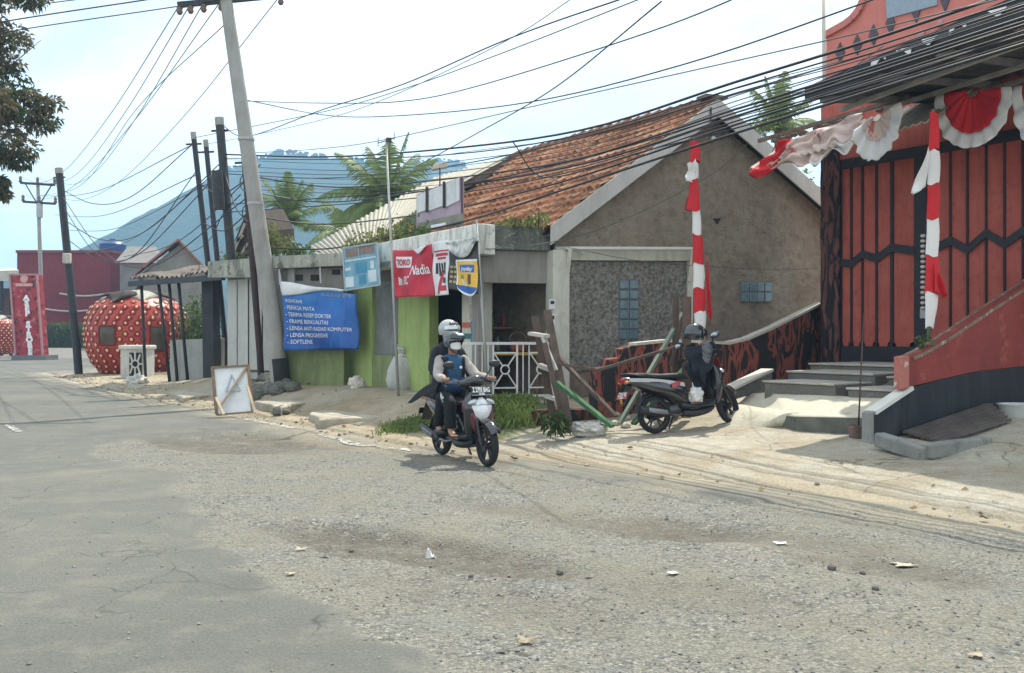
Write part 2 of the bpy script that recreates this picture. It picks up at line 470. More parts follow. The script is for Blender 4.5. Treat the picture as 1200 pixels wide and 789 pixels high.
g2 = k.ramp(sep2.outputs[0], [(0, (.10, .10, .10)), (.5, (.215, .21, .19)), (1, (.36, .345, .29))])
grv = k.mix(k.ramp(k.noise(w, 5, 4, .6), [(.45, 0.0), (.55, 1.0)]), g1, g2)
grv = k.mix(k.ramp(k.noise(w, .9, 6, .6), [(.40, 0.0), (.62, .75)]), grv, (.225, .215, .168))
grv = k.mix(k.ramp(k.noise(w, 1.3, 6, .6), [(.57, 0.0), (.72, .5)]), grv, (.19, .21, .212))
grv = k.mix(k.math('MULTIPLY', k.ramp(pebd, [(.42, 0.0), (.75, 1.0)]), .35), grv, (.085, .08, .07))
ga = attr(k, 'gravel'); pa = attr(k, 'pit'); da = attr(k, 'dust')
col = k.mix(ga, asph, grv)
col = k.mix(k.math('MULTIPLY', pa, k.ramp(k.noise(w, 6, 8, .72), [(.36, .25), (.6, .95)])), col, (.118, .103, .082))  # brown pit dirt, darkened further to paint in the hollows' weak shadow
col = k.mix(k.math('MULTIPLY', da, k.ramp(n_mid, [(.3, .5), (.6, 1.0)])), col, (.36, .315, .23))
hh = k.math('ADD', k.math('MULTIPLY', n_fine, .5), k.math('MULTIPLY', k.math('MULTIPLY', ga, k.math('ADD', pebd, k.math('MULTIPLY', pebd2, .5))), -1.1))
b = k.bump(hh, .75, .022); b = k.bump(k.noise(w, 9, 6, .7), .35, .05, b)
k.bsdf(col, .9, 0, b, .2); road_m = k.m

DUST = np.clip((SP + .9) / 1.1 + nA * .9, 0, 1) * np.where(VV < 60, 1, 0) + .15 * np.clip((nA - .12) * 4, 0, 1)
DUST = np.clip(DUST, 0, 1)
sheet('road', XX, YY, RZ, (SP < .55) & (SS > -9.6), road_m, {'gravel': GRAV, 'pit': np.clip(PIT / .05, 0, 1), 'dust': DUST})

# verge / ground material
k = N('ground_soil'); w = k.coord('World')
n1 = k.noise(w, .8, 7, .62); n2 = k.noise(w, 4.5, 7, .65); n3 = k.noise(w, 38, 5, .7)
soil = k.ramp(n1, [(.3, (.27, .215, .14)), (.5, (.40, .335, .235)), (.7, (.50, .44, .325))])
soil = k.mix(k.ramp(n2, [(.55, 0.0), (.68, .55)]), soil, (.17, .14, .10))
soil = k.mix(k.ramp(n3, [(.35, .5), (.6, 0.0)]), soil, (.16, .13, .09))
conc = k.ramp(n2, [(.25, (.33, .305, .25)), (.5, (.43, .40, .325)), (.75, (.52, .485, .395))])
conc = k.mix(k.ramp(n1, [(.46, 0.0), (.62, .75)]), conc, (.31, .25, .17)); conc = k.mix(k.ramp(n3, [(.34, .45), (.55, 0.0)]), conc, (.17, .15, .115))
vw = k.n('ShaderNodeVectorMath', operation='ADD'); k.l(w, vw.inputs[0]); nz2 = k.n('ShaderNodeTexNoise'); nz2.inputs['Scale'].default_value = 1.4; nz2.inputs['Detail'].default_value = 5; k.l(w, nz2.inputs['Vector']); sc2 = k.n('ShaderNodeVectorMath', operation='SCALE'); sc2.inputs['Scale'].default_value = .8; k.l(nz2.outputs['Color'], sc2.inputs[0]); k.l(sc2.outputs[0], vw.inputs[1])
ck = k.voro(vw.outputs[0], .55, 'DISTANCE_TO_EDGE'); ckm = k.math('MULTIPLY', k.ramp(ck, [(0.0, .8), (.010, 0.0)]), k.ramp(k.noise(w, .7, 5, .6), [(.47, 0.0), (.56, 1.0)])); conc = k.mix(ckm, conc, (.10, .085, .06))
sp = attr(k, 'sp'); cc = attr(k, 'conc'); gr = attr(k, 'grass_cover')  # gr: mask of the green, grassy ground
col = k.mix(cc, soil, conc)
grs = k.ramp(n2, [(.3, (.03, .05, .015)), (.7, (.09, .13, .035))])
col = k.mix(gr, col, grs)
col = k.mix(attr(k, 'tar'), col, k.ramp(n2, [(.3, (.17, .165, .155)), (.7, (.24, .23, .21))]))
b = k.bump(k.noise(w, 16, 8, .7), .8, .04); b = k.bump(k.noise(w, 3.0, 6, .65), .5, .12, b)
k.bsdf(col, .95, 0, b, .15); ground_m = k.m

GZ = np.zeros(XX.shape)
for i in range(nr):
    for j in range(nc):
        GZ[i, j] = gz(XX[i, j], YY[i, j])
inroad = (SP < .12) & (SS > -9.5)
GZ = np.where(near & (SP > -.3), GZ + (nA * .05 + nB * .018) * np.clip((SP + .3) / .5, 0, 1) + .006 * nC_, GZ)
GZ = np.where((SP < 0.0) & (SS > -9.5), -.35 + .30 * np.clip((SP + .35) / .35, 0, 1), GZ)
GZ = np.where((YY > 90), GZ - .0, GZ)
CONC = np.clip((12.2 - VV) / 1.2, 0, 1) * np.clip((SP - .0) / .4 + nA * 1.2, 0, 1) * np.clip(1.0 + nA * 1.2, 0, 1) + np.clip((VV - 12.4), 0, 1) * np.clip((nA - .0) * 5, 0, .55)
sd_green = poly_sd(XX, YY, [tuple(sv(7.0, 13.0).xy), tuple(sv(7.3, 10.9).xy), tuple(sv(9.2, 10.8).xy), tuple(sv(9.2, 13.0).xy)])
GREEN = np.clip(sd_green / .3 + .5 + nA + nB, 0, 1) * .8
GREEN = np.maximum(GREEN, np.where((YY > 95) | (SS < -10), .9, 0))
TAR = np.where((VV > 40) & (VV < 92) & (SS > 5), np.clip((VV - 40) / 3, 0, 1), 0)
sheet('ground', XX, YY, GZ, np.ones(XX.shape, bool), ground_m, {'sp': SP, 'conc': np.clip(CONC, 0, 1), 'grass_cover': GREEN, 'tar': TAR})

# painted markings (worn edge line, one centre dash)
k = N('road_paint'); w = k.coord('World'); nn = k.noise(w, 7, 8, .75)
mixp = k.n('ShaderNodeMixShader'); tr = k.n('ShaderNodeBsdfTransparent'); pb = k.n('ShaderNodeBsdfPrincipled')
pb.inputs['Base Color'].default_value = (.62, .61, .56, 1); pb.inputs['Roughness'].default_value = .8
k.l(k.ramp(nn, [(.47, 0.0), (.58, .85)]), mixp.inputs[0]); k.l(tr.outputs[0], mixp.inputs[1]); k.l(pb.outputs[0], mixp.inputs[2]); k.l(mixp.outputs[0], k.out.inputs[0])
paint_m = k.m
def road_z(x, y):
    i = int(np.clip(np.searchsorted(rows, y) - 1, 0, nr - 2)); f = (x / (abs(rows[i]) + 7) + 1.75) / 3.35 * (NC - 1); j = int(np.clip(f, 0, NC - 2)); fx = f - j; fy = (y - rows[i]) / (rows[i + 1] - rows[i])
    Z = lambda a, b: max(RZ[a, b], GZ[a, b])
    return (Z(i, j) * (1 - fx) + Z(i, j + 1) * fx) * (1 - fy) + (Z(i + 1, j) * (1 - fx) + Z(i + 1, j + 1) * fx) * fy
def stripe(mb, s0, s1, va, vb, n):
    def fn(a, b):
        v = lerp(va, vb, a); p = sv(edge(v) * 1.0 + lerp(s0, s1, b), v); return (p.x, p.y, road_z(p.x, p.y) + .016)
    mb.grid(fn, n, 2)
mb = MB(); stripe(mb, -.42, -.30, 11.2, 14.0, 30); stripe(mb, -.42, -.30, 15.0, 18.6, 30); stripe(mb, -.42, -.30, 26, 30, 20); stripe(mb, -.40, -.28, 33, 38, 20)
c = G(18, 504)
mb2 = MB(); v0 = to_sv(c.x, c.y)[1]; s0 = to_sv(c.x, c.y)[0]
for va, vb in ((v0 - .5, v0 + .9), (v0 + 7, v0 + 9)):
    mb.grid(lambda a, b: (lambda p: (p.x, p.y, road_z(p.x, p.y) + .016))(sv(s0 + (b - .5) * .12, lerp(va, vb, a))), 10, 2)
tag(mb.build('road_markings', paint_m, recalc=False), kind='structure')

# loose stones over the broken patch
mb = MB(); stone_m = mat('loose_stone', (.27, .265, .24), .45, 3, .9, .3, 60, coord='World')
cnt = 0
while cnt < 4200:
    t = rnd.random(); yy = 3.6 * (18 / 3.6) ** t; xx = rnd.uniform(-.65, .6) * yy
    i = int(np.searchsorted(rows, yy)); j = int(np.clip((xx / (abs(yy) + 7) + 1.75) / 3.35 * (NC - 1), 0, NC - 1))
    g = GRAV[i, j]
    if rnd.random() > .06 + .8 * g or SP[i, j] > .9: continue
    r_ = rnd.choice([.005, .006, .008, .009, .012]) * rnd.uniform(.8, 1.5) * (1.0 if rnd.random() > .01 else 2.0)
    zb = max(RZ[i, j], GZ[i, j])
    vs = [(.9, 0, 0), (-.9, .1, 0), (0, .8, -.1), (.1, -.8, 0), (.1, .1, .7), (0, 0, -.6)]
    an = rnd.random() * 6.28; ca, sa = math.cos(an), math.sin(an)
    pts = []
    for q in vs:
        q = [a_ * rnd.uniform(.7, 1.2) for a_ in q]
        pts.append((xx + r_ * (q[0] * ca - q[1] * sa), yy + r_ * (q[0] * sa + q[1] * ca), zb + r_ * (q[2] + .35)))
    mb.add(pts, [(0, 2, 4), (2, 1, 4), (1, 3, 4), (3, 0, 4), (2, 0, 5), (1, 2, 5), (3, 1, 5), (0, 3, 5)]); cnt += 1
tag(mb.build('gravel', stone_m, recalc=False), 'loose grey gravel scattered over the broken road patch', 'gravel', kind='stuff')

# ------------------------------------------------------------------ hills
k = N('hill_forest'); w = k.coord('World')
nh = k.noise(w, .012, 9, .68); nf = k.noise(w, .12, 6, .75)
hc = k.ramp(nh, [(.3, (.018, .028, .018)), (.5, (.036, .052, .03)), (.62, (.06, .078, .04)), (.75, (.10, .11, .06))])
hc = k.mix(k.ramp(nf, [(.4, .5), (.62, 0.0)]), hc, (.012, .026, .008))
k.bsdf(hc, 1.0, 0, k.bump(nf, .8, 6.0), .1); hill_m = k.m
def hill(name, prof, Yr, depth, x0, x1, seed):
    """prof: ridge line as (px, py) at distance Yr"""
    mb = MB(); xs0 = (x0 - CX) / F * Yr; xs1 = (x1 - CX) / F * Yr
    def fn(a, b):
        x = lerp(xs0, xs1, a); px = CX + F * x / Yr
        h = max(0, (CY - interp(prof, px)) / F * Yr + EYE)
        t = (b - .5) * 2; fall = 1 - abs(t) ** 1.15
        h2 = h * fall + 16 * fbm(x * .006 + seed, t * 3 + seed, 0, 4) * (1 - fall) * min(1, h / 40)
        h2 += abs(fbm(x * .07, t * 14, seed, 2)) * 7 * min(1, h / 30)
        return (x + 30 * t, Yr + depth * t, h2 - 2)
    mb.grid(fn, 300, 50)
    # crowns that break the ridge line
    for i in range(420):
        px = rnd.uniform(x0, x1); x = (px - CX) / F * Yr; h = (CY - interp(prof, px)) / F * Yr
        if h < 12: continue
        r_ = rnd.uniform(.9, 2.0) * (1.9 if rnd.random() < .12 else 1)
        mb.ell((x, Yr + rnd.uniform(-12, 8), h + rnd.uniform(-1.5, 1.8)), (r_ * 1.2, r_ * 1.2, r_), 7, 5)
    return tag(mb.build(name, hill_m, smooth=False), kind='structure')
hill('hill', [(60, 330), (118, 306), (132, 298), (160, 284), (200, 258), (232, 228), (262, 206), (300, 186), (322, 181), (345, 178), (362, 182), (400, 184), (425, 188), (450, 196), (500, 225), (560, 270), (640, 320), (700, 370)], 800, 330, 40, 720, 3.0)
hill('hill', [(400, 330), (440, 250), (472, 196), (488, 189), (508, 187), (530, 188), (545, 193), (560, 204), (590, 222), (640, 245), (700, 270), (800, 300), (950, 330), (1100, 360)], 1000, 300, 380, 1120, 8.0)
# ------------------------------------------------------------------ haze
k = N('haze_air'); pv = k.n('ShaderNodeVolumePrincipled'); pv.inputs['Color'].default_value = (.42, .70, 1.0, 1); pv.inputs['Density'].default_value = .00072
pv.inputs['Anisotropy'].default_value = 0.0
k.l(pv.outputs[0], k.out.inputs['Volume'])
mb = MB().box((0, 740, 129), (4400, 1700, 262))
o = mb.build('haze', k.m); tag(o, 'pale blue haze over the distant hills', 'haze', kind='stuff')
# ================================================================== foliage helper
def leaf_mat(name, c, c2):
    k = N(name); v = k.coord('Object'); n1 = k.noise(v, 1.6, 4, .6); n2 = k.n('ShaderNodeTexWhiteNoise'); k.l(k.coord('Object', (14, 14, 14)), n2.inputs[0])
    col = k.ramp(n1, [(.3, c), (.7, c2)])
    vv = k.noise(v, 30, 2, .5); col = k.mix(k.ramp(vv, [(.35, 0.0), (.7, .6)]), col, sh(c2, 1.7))
    b = k.n('ShaderNodeBsdfPrincipled'); k.l(col, b.inputs['Base Color']); b.inputs['Roughness'].default_value = .55; b.inputs['Specular IOR Level'].default_value = .3
    t = k.n('ShaderNodeBsdfTranslucent'); k.l(col, t.inputs[0]); m = k.n('ShaderNodeMixShader'); m.inputs[0].default_value = .3
    k.l(b.outputs[0], m.inputs[1]); k.l(t.outputs[0], m.inputs[2]); k.l(m.outputs[0], k.out.inputs[0]); return k.m
LEAF_D = leaf_mat('leaf_dark', (.018, .035, .012), (.045, .075, .022))
LEAF_M = leaf_mat('leaf_green', (.035, .07, .018), (.09, .14, .04))
LEAF_Y = leaf_mat('leaf_yellowish', (.07, .085, .025), (.17, .19, .06))
LEAF_B = leaf_mat('leaf_olive', (.065, .058, .028), (.15, .125, .06))
def rvec(r_=1.0):
    while True:
        q = V((rnd.uniform(-1, 1), rnd.uniform(-1, 1), rnd.uniform(-1, 1)))
        if .01 < q.length < 1: return q * r_
def leaf(mb, p, L, W, d=None, droop=.3):
    d = (d if d is not None else rvec()).normalized(); sd = d.cross(rvec()).normalized() * W / 2
    m_ = p + d * L * .5; e = p + d * L - V((0, 0, L * droop)); up = sd.cross(d) * .35
    mb.add([p, m_ + sd + up, e, m_ - sd + up], [(0, 1, 2), (0, 2, 3)])
def clump(mb, c, r, n, L, W, hollow=.35):
    r = V(r) if hasattr(r, '__len__') else V((r, r, r))
    for _ in range(n):
        q = rvec(); 
        if q.length < hollow: q = q.normalized() * rnd.uniform(hollow, 1)
        leaf(mb, V(c) + V((q.x * r.x, q.y * r.y, q.z * r.z)), L * rnd.uniform(.6, 1.3), W * rnd.uniform(.6, 1.3), q * .6 + rvec(.8))
BARK = mat('bark', (.13, .10, .075), .35, 6, .95, .6, 30)

# ================================================================== far side: red building, houses
RED_OLD = mat('dark_red_render', (.20, .027, .033), .18, .3, .85, .1, 6, streak=(.10, .018, .02), streak_amt=.6)
PALE = mat('pale_render', (.52, .50, .44), .15, 1.2, .85, .15, 20, streak=(.25, .22, .18), streak_amt=.5)
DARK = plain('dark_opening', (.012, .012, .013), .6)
GREYROOF = mat('grey_roof', (.17, .16, .15), .3, 1.5, .85, .3, 20)
def far(px, py, Y, dz=0): return P(px, py, Y)
Yb = 88
t = thing('building', (P(75, 405, Yb).x, Yb, .6), 'big windowless dark red building with a blue water tank on its flat roof', 'building')
a = P(20, 296, Yb); b = P(129, 296, Yb); zt = a.z
mb = MB(); mb.prism([(a.x, Yb, .3), (b.x, Yb, .3), (b.x + 1.2, Yb + 4.5, .3), (b.x + 1.2, Yb + 9, .3), (a.x, Yb + 9, .3)], (0, 0, zt - .3)); mb.build('wall', RED_OLD, t)
mb = MB(); mb.bar((a.x - .05, Yb - .02, zt + .08), (b.x + .05, Yb - .02, zt + .08), .3, .25); mb.bar((b.x, Yb, zt + .08), (b.x + 1.2, Yb + 4.5, zt + .08), .3, .25); mb.build('coping', mat('coping_red', (.2, .05, .05), .2, 1), t)
mb = MB()
for zz, x0, x1 in ((P(60, 344, Yb).z, 70, 128), (P(60, 362, Yb).z, 52, 118)):
    mb.tube([P(lerp(x0, x1, i / 8), CY - (zz - EYE) * F / Yb + 3 * math.sin(i * .4), Yb - .25) for i in range(9)], .09, 6)
mb.build('light_string', PALE, t)
bt = thing('water_tank', P(116, 297, Yb - .1) + V((0, 3, 0)), 'blue plastic water tank on the roof of the dark red building', 'water tank')
c = ORIGIN[bt.name]; MB().lathe([(1.15, 0), (1.25, .2), (1.2, .9), (1.25, 1.0), (1.0, 1.25), (.3, 1.45), (.3, 1.55), (0, 1.56)], c + V((0, 0, .1)), 20).build('tank_body', plain('tank_blue', (.02, .07, .22), .4), bt, True, auto=40)
MB().box(c + V((0, 0, 0)), (3.0, 3.0, .22)).build('base', PALE, bt)

# kiosk roof at the very edge
t = thing('kiosk', P(4, 416, 72), 'low kiosk with a pale flat roof beside the red pillar sign', 'kiosk')
mb = MB(); mb.prism([P(-60, 331, 72), P(22, 329, 72), P(22, 329, 72) + V((-2.9, 5, .5)), P(-60, 331, 72) + V((-2.9, 5, .5))], (0, 0, .8)); mb.build('roof', PALE, t)
mb = MB(); mb.prism([(P(-60, 400, 75).x, 75, .2), (P(14, 400, 75).x, 75, .2), (P(14, 400, 75).x, 78, .2), (P(-60, 400, 75).x, 78, .2)], (0, 0, 5.2)); mb.build('wall', mat('kiosk_brown', (.10, .06, .05), .4, 1.5), t)
mb = MB()
for px in (2, 13): mb.bar(P(px, 417, 72.3), P(px, 329, 72.3), .18)
mb.build('post', DARK, t)

# houses beyond
t = thing('house', P(160, 310, 80), 'grey house with a low hipped metal roof beside the dark red building', 'house')
mb = MB(); e = [P(134, 308, 78), P(190, 308, 78), P(196, 308, 90), P(150, 308, 90)]; r1, r2 = P(150, 289, 84), P(183, 289, 84)
mb.add(e + [r1, r2], [(0, 1, 5, 4), (1, 2, 5), (2, 3, 4, 5), (3, 0, 4), (0, 3, 2, 1)]); mb.build('roof', GREYROOF, t)
mb = MB(); mb.prism([V((p.x * .99, p.y + .3, .3)) for p in e], (0, 0, e[0].z - .4)); mb.build('wall', mat('grey_wall_far', (.2, .19, .18), .2, 1), t)
t = thing('house', P(205, 320, 62), 'grey plastered house with a red tiled gable roof behind the strawberry booth', 'house')
W = [P(173, 316, 62), P(240, 318, 62)]; ap = P(212, 284, 62); dv = V((-3.4, 7, 0))
w0, w1 = W[0], W[1]
mb = MB(); mb.prism([(w0.x, 62, .3), (w1.x, 62, .3), (w1.x, 62, w1.z), (ap.x, 62, ap.z - .1), (w0.x, 62, w0.z)], dv); mb.build('wall', mat('grey_wall_mid', (.23, .215, .19), .25, 1, .9, .3, 8), t)
for nm, q in (('roof', w0), ('roof', w1)):
    o = V(((-.5 if q is w0 else .5), 0, -.25)); mb = MB(); mb.prism([ap + V((0, -.5, .05)), q + o + V((0, -.5, .0)), q + o + dv, ap + dv + V((0, 0, .05))], (0, 0, .16))
    mb.build(nm, mat('far_tile', (.30, .12, .085), .35, 4, .9, .4, 20), t)

# ================================================================== strawberry booths
BERRY = mat('berry_red', (.44, .052, .03), .35, .9, .42, .25, 14, spec=.5, spots=(.36, .04, .03), streak=(.22, .03, .025), streak_amt=.6)
SEED = plain('seed_yellow', (.80, .62, .32), .4); CAL_D = mat('calyx_dark', (.05, .035, .03), .3, 2); CAL_L = mat('calyx_light', (.25, .42, .30), .2, 2, .5); CAL_M = mat('calyx_grey', (.30, .30, .25), .2, 2, .6)
DIMPLE = mat('berry_dimple', (.30, .02, .02), .2, 3, .4, 0)
def berry(t, c, r, h, windows, rot=0.0):
    prof = [(.0, .0), (.58, .0), (.70, .04), (.86, .16), (.97, .34), (1.0, .52), (.97, .70), (.86, .85), (.66, .95), (.38, 1.0), (0, 1.01)]
    def rad(z):
        return interp([(zz, rr) for rr, zz in prof[1:]], z)
    PR = []
    for i in range(60):
        z = i / 59; PR.append((max(.0, rad(z)) * r, z * h))
    PR = [(0.001, 0)] + PR + [(0.001, h * 1.0)]
    body = MB().lathe(PR, c, 48)
    seeds = body; ring = body; n = 0
    for row in range(15):
        z = .05 + .92 * row / 14; rr = rad(z); num = max(6, int(30 * rr))
        for q in range(num):
            a = 2 * math.pi * (q + .5 * (row % 2)) / num + rot
            z2 = min(.985, z)
            p = V((rr * r * math.cos(a), rr * r * math.sin(a), z2 * h)); e = .02
            d = V((math.cos(a), math.sin(a), 0)); slope = (rad(min(1, z2 + e)) - rad(max(0, z2 - e))) * r / (2 * e * h)
            nn = (d - V((0, 0, slope))).normalized()
            w_ = [abs(((a - wa + math.pi) % (2 * math.pi)) - math.pi) < ww / 1.7 and abs(z2 * h - wz) < wh / 1.6 for wa, wz, ww, wh in windows]
            if any(w_): continue
            mt = nn.to_track_quat('Z', 'Y').to_matrix()
            body.cur = 2; q_ = rnd.uniform(.85, 1.25); seeds.ell(c + p + nn * .012, (.05 * q_, .06 * q_, .035), 8, 5, mt)
            body.cur = 1; ring.lathe([(.135, -.02), (.118, .02), (.085, .012), (.03, .004)], c + p, 9, 'Z', mt)
    body.build('body', [BERRY, DIMPLE, SEED], t, True)
    for wa, wz, ww, wh in windows:
        mb = MB(); fr = MB()
        def sp(a_, b_, off):
            z = (wz + (b_ - .5) * wh) / h; ang = wa + (a_ - .5) * ww; q = rad(z) * r + off
            return c + V((q * math.cos(ang), q * math.sin(ang), z * h))
        mb.grid(lambda a_, b_: sp(a_, b_, .02), 8, 8, .03)
        o = mb.build('window', mat('berry_window', (.10, .085, .06), .4, 3, .3), t)
        for (a0, b0, a1, b1) in ((0, 0, 1, 0), (0, 1, 1, 1), (0, 0, 0, 1), (1, 0, 1, 1)):
            fr.tube([sp(lerp(a0, a1, i / 6), lerp(b0, b1, i / 6), .03) for i in range(7)], .035, 6)
        fr.build('frame', mat('frame_maroon', (.16, .03, .03), .2, 3), o)
    for q in range(9):
        a = 2 * math.pi * q / 9 + .35; mm = CAL_D if q % 3 != 1 else (CAL_M if q % 2 else CAL_L)
        d = V((math.cos(a), math.sin(a), 0)); sd = V((-d.y, d.x, 0)); L = r * rnd.uniform(.66, .92)
        mb = MB()
        def lf(a_, b_):
            x = a_ * L; rho = x / r; z = h * interp([(0, 1.01), (.38, 1.0), (.66, .95), (.86, .85), (.97, .70)], rho) + .10 + .10 * math.sin(a_ * 3.0 + q); wd = .34 * r * math.sin(math.pi * min(1, .12 + .88 * a_)) ** .8
            return c + d * x + sd * ((b_ - .5) * 2 * wd) + V((0, 0, z - .25 * (2 * b_ - 1) ** 2 * wd))
        mb.grid(lf, 8, 4, .03); mb.build('calyx_leaf', mm, t, True)
    MB().tube([c + V((0, 0, h)), c + V((.05, 0, h + .25)), c + V((.18, 0, h + .45))], [.16, .12, .1], 8).build('stem', CAL_D, t, True)
c = G(161, 438.5, .05); c.z = .04
ca = math.atan2(-c.y, -c.x)
t = thing('strawberry_booth', c, 'big round red strawberry shaped booth with two square windows behind the leaning posts', 'booth')
berry(t, c, 1.97, 3.15, [(ca - .58 + .0, 1.55, .34, .72), (ca + .38, 1.42, .30, .95)])
c = V((P(-1, 400, 70).x, 70, .25))
t = thing('strawberry_booth', c, 'smaller red strawberry shaped booth cut off beside the tall red pillar sign', 'booth')
berry(t, c, 1.55, 2.7, [])

# ================================================================== red pillar sign with lettering
k = N('pillar_red'); v = k.coord('Object'); vo = k.voro(v, 2.4, 'F1'); n1 = k.noise(v, 3, 5, .6)
col = k.ramp(vo, [(.15, (.05, .008, .008)), (.34, (.24, .014, .02)), (.6, (.34, .03, .04))]); col = k.mix(k.ramp(n1, [(.55, 0.), (.65, .7)]), col, (.5, .2, .2)); k.bsdf(col, .5); PIL = k.m
Yp = 62; t = thing('pillar_sign', P(37, 426, Yp) , 'tall square red pillar sign with stacked white letters on a grey plinth', 'sign')
z0 = .32; z1 = P(0, 322, Yp).z
mb = MB(); mb.prism([(P(19, 0, Yp).x, Yp, z0), (P(50, 0, Yp).x, Yp, z0), (P(51, 0, Yp).x, Yp + .7, z0), (P(20, 0, Yp).x, Yp + .7, z0)], (-.38, 0, z1 - z0)); mb.build('shaft', PIL, t)
mb = MB(); mb.prism([(P(17, 0, Yp).x, Yp - .4, 0), (P(58, 0, Yp).x, Yp - .4, 0), (P(58, 0, Yp).x, Yp + 1.2, 0), (P(18, 0, Yp).x, Yp + 1.2, 0)], (0, 0, z0)); mb.build('plinth', mat('plinth_grey', (.16, .17, .17), .2, 2), t)
mb = MB()
for px in (18.6, 50.2): mb.bar((P(px, 0, Yp).x, Yp - .03, z0), (P(px, 0, Yp).x - .38, Yp - .03, z1), .12)
mb.bar((P(18.6, 0, Yp).x - .38, Yp - .03, z1), (P(50.2, 0, Yp).x - .38, Yp - .03, z1), .12); mb.build('frame', mat('frame_pink', (.42, .22, .22), .2, 3), t)
mb = MB()
for i, ch in enumerate("ASEP STROBER"):
    if ch == ' ': continue
    vs, fs = text2d(ch, .46, .03, 'CENTER', narrow=1.2)
    zz = P(0, 346, Yp).z - .345 * i
    xo = P(31, 0, Yp).x + .28 * (i / 11)
    mb.add([(xo + x, Yp - .03, zz + y - .33) for x, y in vs], fs)
mb.build('lettering', plain('white_letters', (.85, .84, .84), .4), t)
mb = MB(); xo = P(29.5, 0, Yp).x; zz = P(0, 334, Yp).z; mb.box((xo - .05, Yp - .04, zz), (1.1, .05, .2)); mb.lathe([(.26, -.03), (.26, .03)], (xo - .05, Yp - .04, zz + .4), 14, 'Y'); mb.build('emblem', mat('emblem', (.62, .35, .32), .3, 4), t)

# ================================================================== hedge and bushes
t = thing('hedge', V((P(85, 410, 80).x, 80, .5)), 'clipped dark green hedge in front of the dark red building', 'hedge')
c = ORIGIN[t.name]; mb = MB()
for i in range(2600):
    x = rnd.uniform(P(54, 0, 80).x, P(118, 0, 80).x); zz = rnd.uniform(.5, 2.75); yy = 79.3 + rnd.uniform(0, 1.2)
    leaf(mb, V((x, yy, zz)), .22, .14)
mb.build('foliage', LEAF_M, t, recalc=False)
MB().box((c.x, 80.3, 1.5), (P(118, 0, 80).x - P(54, 0, 80).x, 1.0, 2.1)).build('branch_core', BARK, t)
def bush(px, py0, py1, Y, rx, n, L, m, label, zg=None):
    zb = gz(P(px, 0, Y).x, Y) if zg is None else zg; x = P(px, 0, Y).x; zt = P(px, py0, Y).z
    t = thing('bush', V((x, Y, zb)), label, 'bush'); mb = MB()
    hc = (zt - zb)
    for i in range(8):
        q = rvec(); clump(mb, (x + q.x * rx * .6, Y + q.y * rx * .5, zb + hc * (.5 + q.z * .35)), (rx * .55, rx * .5, hc * .28), n // 8, L, L * .45)
    mb.build('foliage', m, t, recalc=False)
    mb = MB()
    for i in range(5):
        q = rvec(); mb.tube([(x + q.x * .1, Y + q.y * .1, zb - .1), (x + q.x * rx * .4, Y + q.y * rx * .4, zb + hc * .7)], [.03, .012], 5)
    mb.build('stem', BARK, t); return t
bush(228, 338, 400, 36, .95, 1500, .2, LEAF_M, 'leafy green bush between the strawberry booth and the low white wall', .1)
bush(240, 350, 395, 33, .7, 700, .18, LEAF_D, 'dark bush behind the low white wall under the tin canopy', .1)
# ================================================================== poles
CONC = mat('pole_concrete', (.34, .335, .31), .15, 2, .9, .25, 50, streak=(.16, .15, .13), streak_amt=.5)
BLACKSTEEL = mat('black_steel', (.022, .022, .026), .35, 3, .55, .1, 30, spec=.5, spots=(.06, .045, .04))
RUSTSTEEL = mat('brown_steel', (.055, .032, .03), .35, 3, .7, .2, 30)
GALV = mat('galvanised', (.42, .43, .42), .2, 4, .5, .05, 30, metal=.4)
INSUL = plain('insulator', (.16, .10, .08), .3); CABLE = plain('cable_black', (.018, .018, .02), .5); CABLE_G = plain('cable_grey', (.10, .105, .11), .5)
def pole(name, base, top, r0, r1, m, label, cat='pole', group=None):
    t = thing(name, base, label, cat, group)
    MB().tube([base + (top - base) * (i / 8) - V((0, 0, .3 if i == 0 else 0)) for i in range(9)], [lerp(r0, r1, i / 8) for i in range(9)], 14).build('shaft', m, t, True, auto=50)
    return t
# leaning concrete pole
Yc = 21.6; base = P(331, 452, Yc); base.z = gz(base.x, base.y) - .05; top = P(262.5, -16, Yc)
POLE_C = pole('utility_pole', base, top, .215, .135, CONC, 'thick leaning grey concrete utility pole with a crossarm, beside the blue banner', 'utility pole')
MB().tube([base + (top - base) * .001 - V((0, 0, .2)), base + (top - base) * .075], [.222, .215], 14).build('tar_band', mat('tar', (.03, .03, .03), .5, 4, .9), POLE_C, True)
for fr in (.46, .62): MB().lathe([(.19, -.03), (.19, .03)], base + (top - base) * fr, 14).build('band', GALV, POLE_C, True, auto=40)
ax0, ax1 = P(208, 6, Yc - .2), P(334, -6, Yc + .3)
MB().bar(ax0, ax1, .10, .12).build('crossarm', BLACKSTEEL, POLE_C)
CTIPS = []
for f_ in (.02, .12, .24, .40, .96):
    q = ax0.lerp(ax1, f_); CTIPS.append(q + V((0, 0, -.0)))
    MB().lathe([(.03, -.02), (.035, .04), (.075, .08), (.05, .12), (.075, .16), (.045, .22), (.0, .24)], q, 10, mtx=Matrix.Rotation(R(180), 3, 'X')).build('insulator', INSUL, POLE_C, True)
